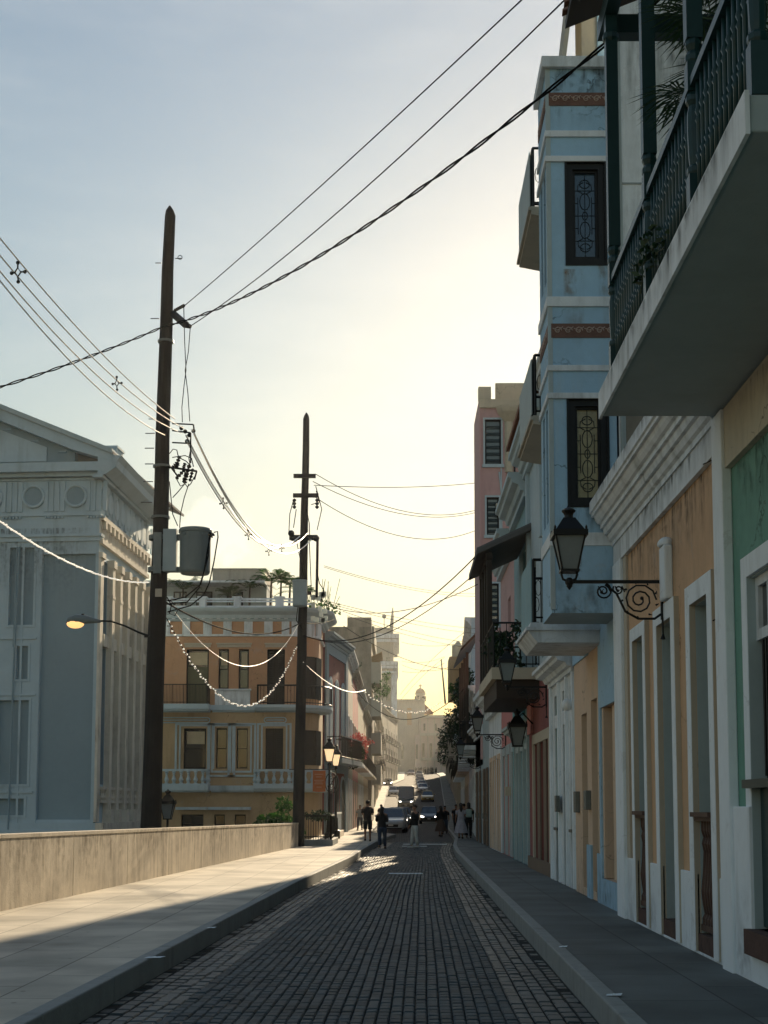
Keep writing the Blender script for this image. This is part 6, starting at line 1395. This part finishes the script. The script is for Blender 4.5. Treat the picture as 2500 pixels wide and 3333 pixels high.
# balconies with timber canopy, mid distance right
for i, (Y, xo, zf, zr, lb) in enumerate(((62, .9, 4.5, 8.2, 'dark timber roofed balcony projecting beyond the pink tower'),)):
    x = wr(Y); F = Fr(x, 0, 0, 1, -1, 0); T = thing('timber_gallery', (x, Y, zf), lb, 'balcony')
    MB().fb(F, Y-3, Y+4, zf-.2, zf, 0, .6).build('gallery_floor', M['darkwood'], T); railing(F, Y-2.9, Y+3.9, zf, 1.0, .56, 'iron').build('railing', M['iron'], T)
    m = MB()
    for u in (Y-2.9, Y-.6, Y+1.6, Y+3.9): c = F.p(u, 0, .55); m.box(c.x-.06, c.x+.06, c.y-.06, c.y+.06, zf, zr)
    m.build_each('gallery_post', M['darkwood'], T); MB().prism([F.p(Y-3.3, zr, .85), F.p(Y-3.3, zr+.12, .85), F.p(Y-3.3, zr+1.0, 0), F.p(Y-3.3, zr+.85, 0)], F.u*7.6).build('gallery_roof', M['darkwood'], T)
# roof clutter on right skyline
MB_ = MB(); c = ad(1000, 1395, 105)
for (x, y, Y, lb) in ((995, 1402, 110, 'round-topped attic ornament on the ochre gabled house'),):
    q = ad(x, y, Y); T = thing('roof_belvedere', q-Vector((0, 0, 3)), lb, 'roof structure'); MB().box(q.x-.9, q.x+1.6, Y, Y+4, q.z-4, q.z-.6).build('belvedere_wall', M['ochre'], T); MB().lathe((q.x-.2, Y+.5, q.z-.6), [(.5, 0), (.5, .9), (.3, 1.0), (.1, 1.3)], 10).build('finial', M['cream'], T)
# ================= PEOPLE =================
M['skin'] = mat('brown_skin', (.26, .14, .09), .55, .05, 8, .05, 60); M['hair'] = mat('dark_hair', (.012, .009, .008), .5, .2, 20, .3, 90)
M['blackcloth'] = mat('black_cotton', (.014, .015, .017), .85, .15, 8, .2, 60); M['jeans'] = mat('dark_blue_denim', (.035, .05, .08), .85, .2, 8, .2, 60)
M['whitecloth'] = mat('off_white_trousers', (.50, .52, .50), .8, .08, 8, .2, 40); M['palecloth'] = mat('pale_lilac_dress_cloth', (.34, .33, .38), .8, .25, 9, .2, 30)
M['greycloth'] = mat('grey_shirt_cloth', (.22, .25, .27), .85, .1, 8, .2, 50); M['browncloth'] = mat('brown_skirt_cloth', (.08, .055, .045), .85, .2, 8, .2, 50); M['shoe'] = mat('dark_shoe_leather', (.02, .018, .016), .5, .2, 8, .05, 40)
M['shoew'] = mat('white_trainer', (.55, .55, .55), .6, .05, 8, .05, 40); M['mintcloth'] = mat('pale_mint_backpack', (.36, .46, .42), .8, .1, 8, .1, 40)
def person(loc, rz, h, label, top, bottom, kind='trousers', stride=.18, arms=(0, 0), shoe='shoe', hair='short', group=None, bag=None, longsl=False):
    s = h/1.72; T = thing('person', loc, label, 'person', group); T.rotation_euler.z = rz
    me = bpy.data.meshes.new('body'); bm = bmesh.new(); sk = bm.verts.layers.skin.verify()
    def V(p, r, par=None, root=False):
        v = bm.verts.new((p[0]*s, p[1]*s, p[2]*s)); v[sk].radius = (r*s, (r if not isinstance(r, tuple) else r)*s); v[sk].use_root = root
        if par is not None: bm.edges.new((par, v))
        return v
    pel = V((0, 0, .93), .125, None, True); wst = V((0, 0, 1.08), .11, pel); ch = V((0, .01, 1.27), .135, wst); ub = V((0, 0, 1.40), .10, ch); nk = V((0, .005, 1.49), .052, ub)
    hd0 = V((0, .015, 1.56), .074, nk); hd1 = V((0, .02, 1.635), .084, hd0); hd2 = V((0, .01, 1.69), .055, hd1)
    V((0, .125, 1.60), .011, hd1); V((.092, .01, 1.61), .012, hd1); V((-.092, .01, 1.61), .012, hd1)
    feet = []; knees = []; hands = []; arm = []
    for sd, st in ((1, stride), (-1, -stride*.9)):
        hp = V((.095*sd, 0, .87), .092, pel); kn = V((.10*sd, st*.5+.04*abs(stride)/.18, .49), .062, hp); an = V((.10*sd, st, .09+max(0, -st)*.2), .038, kn); to = V((.115*sd, st+.13, .035+max(0, -st)*.05), .032, an)
        knees.append((Vector((.095*sd, 0, .87)), Vector((.10*sd, st*.5+.04*abs(stride)/.18, .49)), Vector((.10*sd, st, .09+max(0, -st)*.2)))); feet.append((.10*sd, st, max(0, -st)*.2))
    for sd, a in ((1, arms[0]), (-1, arms[1])):
        S_ = (.185*sd, 0, 1.405)
        if a == 'bent': E_, W_ = (.225*sd, -.05, 1.14), (.11*sd, .19, 1.16)
        elif a == 'phone': E_, W_ = (.23*sd, .0, 1.15), (.12*sd, .2, 1.30)
        elif a == 'hip': E_, W_ = (.33*sd, -.08, 1.17), (.17*sd, .03, .99)
        else: E_, W_ = (.225*sd, a*.15-.02, 1.13), (.235*sd, a*.42+.05, .90)
        sh = V(S_, .062, ub); el = V(E_, .043, sh); wr_ = V(W_, .029, el); arm.append((Vector(S_), Vector(E_), Vector(W_)))
        d = (Vector(W_)-Vector(E_)).normalized(); pl_ = Vector(W_)+d*.075; side = Vector((0, 1, 0)) if abs(d.y) < .7 else Vector((1, 0, 0)); side = (side-d*side.dot(d)).normalized(); inw = d.cross(side)*(1 if d.cross(side).x*sd < 0 else -1)
        pm = V(pl_, .030, wr_)
        for k, ln in enumerate((.062, .072, .068, .052)):
            b0 = pl_+side*(.03-.02*k)+d*.02; f1 = V(b0+d*ln*.5, .0095, pm); V(b0+d*ln*.85+inw*ln*.35, .0085, f1)
        t1 = V(Vector(W_)+d*.035+side*.045, .011, pm); V(Vector(W_)+d*.08+side*.062, .009, t1)
    bm.to_mesh(me); bm.free(); me.materials.append(M['skin']); ob = bpy.data.objects.new('body', me); COL.objects.link(ob); ob.parent = T
    sm = ob.modifiers.new('skin', 'SKIN'); sm.use_smooth_shade = True; ss = ob.modifiers.new('sub', 'SUBSURF'); ss.levels = 1; ss.render_levels = 1
    T['_o'] = (0, 0, 0)
    def ring(m, prof, n=14, pleat=0):
        i0 = len(m.v)
        for (z, rx, ry, cy) in prof:
            for j in range(n): a = 2*math.pi*j/n; q = 1+pleat*math.sin(j*2.5)*(1.2-z) ; m.v.append((rx*q*math.cos(a)*s, (cy+ry*q*math.sin(a))*s, z*s))
        for k in range(len(prof)-1):
            for j in range(n): a = i0+k*n+j; b = i0+k*n+(j+1) % n; m.f.append((a, b, b+n, a+n))
        return m
    m = ring(MB(), [(.90, .165, .13, 0), (1.0, .168, .132, 0), (1.1, .158, .125, .0), (1.25, .178, .135, .01), (1.36, .19, .125, .005), (1.425, .155, .10, 0), (1.465, .075, .07, 0)])
    for S_, E_, W_ in arm:
        e = E_ if not longsl else W_; pts = [S_*.96+Vector((0, 0, .005)), S_.lerp(E_, .5), S_.lerp(E_, .95 if longsl else .8)]+([E_, E_.lerp(W_, .93)] if longsl else []); R = [.082, .068, .063]+([.058, .045] if longsl else [])
        m.tube([p*s for p in pts], [r*s for r in R], 9)
    m.build('shirt', M[top], T, smooth=True)
    if kind in ('trousers', 'shorts'):
        m = ring(MB(), [(.80, .15, .115, 0), (.88, .165, .125, 0), (1.0, .162, .128, 0)])
        for H_, K_, A_ in knees:
            if kind == 'shorts': m.tube([p*s for p in (H_, H_.lerp(K_, .5), K_.lerp(H_, .08))], [.105*s, .10*s, .095*s], 10)
            else: m.tube([p*s for p in (H_, H_.lerp(K_, .5), K_, K_.lerp(A_, .5), A_.lerp(K_, .06))], [.105*s, .092*s, .078*s, .068*s, .060*s], 10)
        m.build('shorts' if kind == 'shorts' else 'trousers', M[bottom], T, smooth=True)
    else:
        z0 = .28 if kind == 'dress' else .30; m = ring(MB(), [(z0, .34, .30, -.05), (.5, .30, .26, -.03), (.7, .23, .20, -.01), (.9, .175, .145, 0), (1.06, .15, .12, 0)]+([(1.25, .183, .14, .01), (1.38, .19, .13, 0), (1.44, .13, .09, 0)] if kind == 'dress' else []), 20, .16)
        m.build('dress' if kind == 'dress' else 'skirt', M[bottom], T, smooth=True)
    for x, y, z in feet: MB().box((x-.045)*s, (x+.045)*s, (y-.07)*s, (y+.19)*s, (z+.0)*s, (z+.085)*s).build('shoe', M[shoe], T, bevel=.025)
    m = MB(); m.ball((0, -.012*s, 1.662*s), (.094*s, .098*s, .088*s), 12, 8)
    if hair == 'long': m.tube([Vector(p)*s for p in ((0, -.05, 1.66), (0, -.09, 1.56), (0, -.10, 1.42), (0, -.12, 1.30))], [.085*s, .088*s, .08*s, .03*s], 10)
    m.build('hair', M['hair'], T, smooth=True)
    for sd in (-1, 1): MB().ball((.033*sd*s, .098*s, 1.625*s), .011*s, 6, 5).build('eye', M['dark'], T)
    if bag == 'backpack': MB().box(-.15*s, .15*s, -.30*s, -.13*s, 1.02*s, 1.42*s).build('pack', M['mintcloth'], T, bevel=.05)
    return T
K_ = .174
person((-1.30, 57, KH), .0, 1.66, 'man in black T-shirt and dark shorts walking away at the left kerb', 'blackcloth', 'blackcloth', 'shorts', .16, ('bent', 'bent'), 'shoe')
person((-.66, 53, .0), -.15, 1.58, 'woman in black top and jeans stepping along the road beside the left kerb', 'blackcloth', 'jeans', 'trousers', .15, ('bent', 'phone'), 'shoe', 'long', longsl=True)
person((.60, 54, .0), 1.9, 1.66, 'man in dark jacket and off-white trousers standing in the middle of the road', 'blackcloth', 'whitecloth', 'trousers', .10, (.2, 'bent'), 'shoew', longsl=True)
person((-2.35, 83, KH), 2.9, 1.50, 'distant walker in a grey shirt on the left pavement, past the fence', 'greycloth', 'jeans', 'trousers', .2, (.3, -.3), 'shoe')
person((2.72, 61.5, KH), .1, 1.56, 'woman in a long pale flowing dress on the right pavement', 'palecloth', 'palecloth', 'dress', .16, ('bent', .2), 'shoe', 'long')
person((3.12, 62.6, KH), .0, 1.58, 'person in dark clothes carrying a pale backpack by the right wall', 'blackcloth', 'blackcloth', 'trousers', .12, (.2, -.2), 'shoe', 'long', bag='backpack')
person((2.62, 80, .02), 3.0, 1.60, 'dark-clad figure on the road edge nearest the oncoming dark car, on its right', 'blackcloth', 'jeans', 'trousers', .2, (.4, -.4))
person((3.1, 76, KH), 3.3, 1.52, 'person in dark top on the right pavement behind the pale dress woman, left side', 'blackcloth', 'blackcloth', 'trousers', .15, (.2, -.2))
person((2.2, 74, .0), .3, 1.62, 'figure in a long brown skirt crossing at the right road edge', 'blackcloth', 'browncloth', 'skirt', .12, ('bent', .1), 'shoe', 'long', longsl=True)
person((3.25, 70, KH), .2, 1.55, 'person in grey shirt half hidden behind the pale dress woman', 'greycloth', 'jeans', 'trousers', .1, (.1, -.2))
person((-1.2, 92, KH), .0, 1.55, 'small dark head and shoulders behind the silver car on the left', 'blackcloth', 'jeans', 'trousers', .1, (.1, -.2))
# distant crowd: single-mesh figures, counted individuals
rr = random.Random(21)
cm = MB(); cm.lathe((0, 0, 0), [(.12, 0), (.17, .5), (.2, .9), (.17, 1.0), (.24, 1.3), (.22, 1.42), (.08, 1.48), (.07, 1.52), (.11, 1.6), (.1, 1.72), (.03, 1.78)], 8, 1, .7)
cr0 = None
for i in range(15):
    x = lerp(4.2, 9.4, i/14)+rr.uniform(-.15, .15)
    if cr0 is None: cr0 = cm.build('person', M['blackcloth']); o = cr0; tag(o, 'one of the tiny dark pedestrians crowding the top of the street', 'person', 'pedestrians at the top of the street')
    else: o = cr0.copy(); COL.objects.link(o)
    o.location = (x, 352+rr.uniform(-2, 3), gz(352)+KH); o.rotation_euler.z = rr.uniform(0, 3); o.scale = (rr.uniform(.9, 1.1),)*3
# ================= VEHICLES =================
def paint(name, col): return mat(name, col, .28, .04, 2, 0, spec=.6, coat=.8)
M['cglass'] = mat('car_window_glass', (.015, .022, .026), .05, .05, 2, 0, spec=1.0, coat=.5); M['headlit'] = emit('lit_headlamp', (1, .93, .8), 7); M['headoff'] = mat('headlamp_lens', (.45, .48, .5), .1, .05, 3, 0, spec=1)
M['plate'] = mat('licence_plate', (.5, .5, .48), .5, .05, 3, 0); M['plastic'] = mat('black_trim_plastic', (.015, .016, .017), .6, .1, 4, .05, 40)
def car(loc, rz, L_, W_, H_, pm, label, lit=False, kind='car', group=None, name=None, catg=None, rack=False):
    T = thing(name or ('parked_car' if not lit else 'car'), loc, label, catg or 'car', group); T.rotation_euler.z = rz; T['_o'] = (0, 0, 0)
    hw = W_/2; van = kind == 'van'
    hood = .42 if van else .22; bz_ = H_*(.50 if van else .60)   # belt
    # side profile stations: y from front(0) to rear(L), z_low, z_top(body), half-width
    if van: st = [(0, .35, .75, .80), (.06, .28, 1.0, .93), (.5, .25, 1.18, .99), (.9, .25, 1.28, 1), (L_*.5, .25, 1.3, 1), (L_-.1, .25, 1.3, 1), (L_, .35, 1.25, .97)]
    else: st = [(0, .32, .58, .72), (.05, .22, .70, .86), (.25, .20, .80, .95), (.9, .2, .93, .99), (1.3, .2, .98, 1), (L_*.55, .2, .99, 1), (L_-.45, .22, .99, .98), (L_-.08, .25, .92, .92), (L_, .35, .82, .82)]
    m = MB(); n = 10; i0 = 0
    for (y, zl, zt, k) in st:
        w_ = hw*k; zt = min(zt, bz_+.02) if not van else zt
        m.v += [(-w_*.86, y, zl), (-w_, y, zl+.14), (-w_*1.0, y, (zl+zt)/2+.05), (-w_*.97, y, zt-.07), (-w_*.86, y, zt), (w_*.86, y, zt), (w_*.97, y, zt-.07), (w_*1.0, y, (zl+zt)/2+.05), (w_, y, zl+.14), (w_*.86, y, zl)]
    for a in range(len(st)-1):
        for j in range(n): p = a*n+j; q = a*n+(j+1) % n; m.f.append((p, q, q+n, p+n))
    m.f += [tuple(range(n-1, -1, -1)), tuple(range((len(st)-1)*n, len(st)*n))]
    # roof skin + pillars
    y0, y1, y2, y3 = ((.75, 1.45, L_-.12, L_-.04) if van else (1.15, 1.95, L_-.95, L_-.30)); zb = st[3][2] if van else min(.97, bz_+.01); rw = hw*(.90 if van else .70)
    m.hexa([(-rw, y1, H_-.09), (rw, y1, H_-.09), (rw, y2, H_-.09), (-rw, y2, H_-.09), (-rw*.86, y1+.1, H_), (rw*.86, y1+.1, H_), (rw*.86, y2-.1, H_-.01), (-rw*.86, y2-.1, H_-.01)])
    for sx in (-1, 1):
        for (a, za, b, zb_) in ((y0, zb, y1, H_-.05), ((y0+L_)*.5, zb, (y1+y2)*.5, H_-.05), (y3, zb, y2, H_-.05)): m.tube([(sx*hw*.88, a, za), (sx*rw*.97, b, zb_)], .04, 5)
    body = m.build('body', pm, T, smooth=False, bevel=.03)
    g = MB(); q = hw*.87; g.hexa([(-q, y0+.03, zb-.02), (q, y0+.03, zb-.02), (q, y3-.03, zb-.02), (-q, y3-.03, zb-.02), (-rw*.96, y1+.03, H_-.07), (rw*.96, y1+.03, H_-.07), (rw*.96, y2-.03, H_-.07), (-rw*.96, y2-.03, H_-.07)]); g.build('windows', M['cglass'], T)
    for sx in (-1, 1):
        MB().prism([(sx*hw*.55, .035, .60 if not van else .85), (sx*hw*.84, .10, .62 if not van else .85), (sx*hw*.88, .14, .74 if not van else 1.0), (sx*hw*.52, .05, .70 if not van else .95)], (0, -.05, .0)).build('headlight', M['headlit'] if lit else M['headoff'], T)
        MB().ball((sx*(hw+.1), y0+.35, zb+.1), (.10, .06, .075), 8, 6).build('wing_mirror', pm, T, smooth=True)
        for y in (.85, L_-.85):
            w_ = MB(); i = 0; c = (sx*(hw-.12), y, .32); w_.tube([(c[0]-.1, y, .32), (c[0]+.1, y, .32)], .32, 18); wo = w_.build('wheel', M['rubber'], T); MB().tube([(c[0]+sx*.09, y, .32), (c[0]+sx*.108, y, .32)], .2, 14).build('rim', M['steel'], wo)
    gr = MB().box(-hw*.5, hw*.5, -.012, .03, .36, .52); gr.box(-hw*.75, hw*.75, .0, .06, .22, .31); gr.build('grille', M['plastic'], T)
    MB().box(-.15, .15, -.03, -.01, .42, .52).build('number_plate', M['plate'], T)
    return T
silver = paint('silver_car_paint', (.30, .35, .38)); dark = paint('dark_car_paint', (.02, .022, .025)); whitep = paint('white_car_paint', (.55, .57, .58)); redp = paint('maroon_car_paint', (.09, .02, .02)); brownp = paint('dark_olive_van_paint', (.035, .035, .03)); yellowp = paint('yellow_car_paint', (.35, .25, .05)); bluep = paint('blue_car_paint', (.04, .07, .12))
car((-.52, 84, 0), -.05, 4.1, 1.78, 1.52, silver, 'silver hatchback facing the viewer, parked at the left kerb behind the walking couple')
car((-.45, 91.5, 0), -.04, 4.3, 1.8, 1.5, whitep, 'white-roofed parked car just behind the silver hatchback')
car((-.2, 99, 0), -.04, 4.3, 1.8, 1.55, dark, 'dark parked car second behind the silver hatchback')
car((.05, 107, 0), -.04, 4.4, 1.8, 1.55, bluep, 'blue-grey parked car third behind the silver hatchback')
car((2.75, 128, 0), -.03, 4.5, 1.85, 1.62, dark, 'dark oncoming car with both headlights on, right lane of the dip', True)
car((.8, 172, gz(172)-.1), -.03, 5.4, 2.1, 2.85, brownp, 'tall dark van coming down the slope with bright headlamps', True, 'van', None, 'delivery_van', 'van')
def onslope(x, y, rz, L_, W_, H_, pm, label, lit=False):
    c = car((x, y, gz(y)-.02), rz, L_, W_, H_, pm, label, lit); c.rotation_euler.x = math.atan((gz(y+4)-gz(y))/4); return c
onslope(3.9, 192, -.02, 4.3, 1.8, 1.5, yellowp, 'small yellow car low in the uphill queue')
onslope(3.95, 232, -.02, 4.4, 1.8, 1.5, whitep, 'pale-roofed car in the uphill queue above the yellow car')
onslope(4.0, 252, -.02, 4.4, 1.8, 1.5, silver, 'silver car in the middle of the uphill queue')
onslope(4.1, 272, -.02, 4.4, 1.8, 1.5, bluep, 'dark blue car in the upper part of the uphill queue')
onslope(4.3, 292, -.02, 4.4, 1.8, 1.5, dark, 'dark car near the top of the uphill queue')
onslope(4.6, 318, -.02, 4.4, 1.8, 1.55, dark, 'dark car at the very top of the queue, right one')
onslope(2.8, 332, -.02, 4.4, 1.8, 1.55, redp, 'maroon car at the very top of the queue, left one')
onslope(-2.2, 262, -.02, 4.3, 1.8, 1.5, dark, 'dark parked car high on the sunlit left side with glaring headlamps', True)
onslope(-.9, 214, -.02, 4.3, 1.8, 1.5, silver, 'silver parked car on the sunlit left side of the slope')
# ================= WEATHERING =================
def stainmat(name, col, amt, top=True, sx=9.0):
    if name in MATS: return MATS[name]
    m = bpy.data.materials.new(name); m.use_nodes = True; MATS[name] = m; n = m.node_tree.nodes; l = m.node_tree.links; b = n['Principled BSDF']; b.inputs['Base Color'].default_value = (*col, 1); b.inputs['Roughness'].default_value = .9
    tcn = n.new('ShaderNodeTexCoord'); g = n.new('ShaderNodeNewGeometry'); mp = n.new('ShaderNodeMapping'); mp.inputs['Scale'].default_value = (sx, sx, .9); l.new(g.outputs['Position'], mp.inputs[0])
    t = n.new('ShaderNodeTexNoise'); t.inputs['Scale'].default_value = 1; t.inputs['Detail'].default_value = 6; t.inputs['Roughness'].default_value = .7; l.new(mp.outputs[0], t.inputs['Vector'])
    t2 = n.new('ShaderNodeTexNoise'); t2.inputs['Scale'].default_value = 7; t2.inputs['Detail'].default_value = 6; l.new(g.outputs['Position'], t2.inputs['Vector'])
    se = n.new('ShaderNodeSeparateXYZ'); l.new(tcn.outputs['Generated'], se.inputs[0])
    def M_(op, a, b_=None):
        x = n.new('ShaderNodeMath'); x.operation = op; x.use_clamp = op != 'ADD'
        for k, q in enumerate((a, b_)):
            if q is None: continue
            if isinstance(q, (int, float)): x.inputs[k].default_value = q
            else: l.new(q, x.inputs[k])
        return x.outputs[0]
    z = se.outputs['Z'] if top else M_('SUBTRACT', 1, se.outputs['Z'])
    def bell(o): return M_('MULTIPLY', M_('MULTIPLY', o, M_('SUBTRACT', 1, o)), 4) 
    ed = n.new('ShaderNodeMath'); ed.operation = 'MINIMUM'; l.new(bell(se.outputs['X']), ed.inputs[0]); l.new(bell(se.outputs['Y']), ed.inputs[1])
    mr = n.new('ShaderNodeMapRange'); mr.inputs[1].default_value = .42; mr.inputs[2].default_value = .66; l.new(t.outputs['Fac'], mr.inputs[0])
    m2 = n.new('ShaderNodeMapRange'); m2.inputs[1].default_value = .35; m2.inputs[2].default_value = .6; l.new(t2.outputs['Fac'], m2.inputs[0])
    a = M_('MULTIPLY', M_('MULTIPLY', M_('POWER', z, 1.4), mr.outputs[0]), M_('MULTIPLY', m2.outputs[0], amt)); a = M_('MULTIPLY', a, M_('MULTIPLY', ed.outputs[0], 2.0))
    l.new(a, b.inputs['Alpha']); return m
BLK = stainmat('black_mould_streaks', (.03, .035, .033), .85); RUST = stainmat('rust_streaks', (.30, .17, .05), 1.0, True, 5); GR = stainmat('ground_grime', (.10, .105, .095), .8, False, 3)
def stain(T, F, u0, u1, v0, v1, d, mt, nm='stain'):
    return MB().face([F.p(u0, v0, d), F.p(u1, v0, d), F.p(u1, v1, d), F.p(u0, v1, d)]).build(nm, mt, T)
def by(name): return next(o for o in bpy.data.objects if o.name == name)
for o in bpy.data.objects:
    if o.parent is None and o.type == 'EMPTY' and '_o' in o and tuple(o['_o']) != (0, 0, 0): pass
G_, O_, B_, N_ = by('green_house'), by('orange_house'), by('blue_tall_house'), by('neoclassical_building')
stain(O_, FR, 12.5, 18.2, 4.0, 4.83, .004, BLK); stain(O_, FR, 12.5, 18.2, 4.83, 5.1, .059, BLK); stain(O_, FR, 12.6, 18.3, 5.52, 5.7, .3715, BLK); stain(O_, FR, 14.9, 15.4, 2.4, 4.7, .004, BLK)
stain(O_, FR, 12.45, 18.4, -.2, .9, .037, GR); stain(G_, FR, 11.52, 12.04, -.2, 1.2, .0625, GR); stain(G_, FR, 2, 12.04, 4.6, 5.1, .0625, BLK); stain(G_, FR, 8, 12.0, 3.9, 4.58, .003, BLK)
stain(G_, FR, 7, 12.36, 5.14, 5.36, 1.1275, BLK); stain(B_, FB, .2, .5, 7.75, 9.0, .004, RUST); stain(B_, FB, .68, .9, 7.9, 9.05, .004, RUST); stain(B_, FB, .16, .42, 4.5, 5.0, .004, RUST); stain(B_, FB, .16, .42, 4.5, 5.0, .005, RUST)
stain(B_, FB, .05, .9, 5.1, 5.7, .023, BLK); stain(B_, FB, 0, .9, 4.2, 5.1, .003, GR)
stain(B_, F3, 18.5, 23.6, -.2, 1.6, .034, GR); stain(B_, FB, .0, .94, 10.9, 11.9, .0035, BLK)
PWF = Fr(3.0, 18.35, 1, 0, 0, -1); stain(B_, PWF, .1, 6, 5.8, 12.8, .018, GR); stain(B_, PWF, .1, 6, 8, 13, .019, BLK)
stain(N_, FA, .1, 9, 9.0, 12.2, .051, BLK)
W_ = by('parapet_wall')
for a, b in zip(Yw, Yw[1:]):
    W_; MB().face([(wx(a)+.004, a+.02, -.1), (wx(b)+.004, b-.02, -.1), (wx(b)+.004, b-.02, wh(b)-.06), (wx(a)+.004, a+.02, wh(a)-.06)]).build('stain', stainmat('brown_drip_streaks', (.20, .15, .10), .8), W_)
stain(G_, Fr(1.85, 7.0, 0, 1, -1, 0), 0, 5.3, 5.15, 5.16, .0, BLK) if False else None
# ================= HAZE =================
hz = MB().box(-260, 260, -30, 460, -9, 62)
o = hz.build('haze', None) if False else None
me = bpy.data.meshes.new('haze'); me.from_pydata(hz.v, [], hz.f); hm = bpy.data.materials.new('haze'); hm.use_nodes = True; nn = hm.node_tree.nodes
for x in list(nn):
    if x.type == 'BSDF_PRINCIPLED': nn.remove(x)
pv = nn.new('ShaderNodeVolumePrincipled'); pv.inputs['Color'].default_value = (.95, .93, .88, 1); pv.inputs['Density'].default_value = .00016; pv.inputs['Anisotropy'].default_value = .7
hm.node_tree.links.new(pv.outputs[0], nn['Material Output'].inputs['Volume']); me.materials.append(hm); ho = bpy.data.objects.new('haze', me); COL.objects.link(ho); ho['kind'] = 'stuff'
for o in bpy.data.objects:
    if '_o' in o: del o['_o']
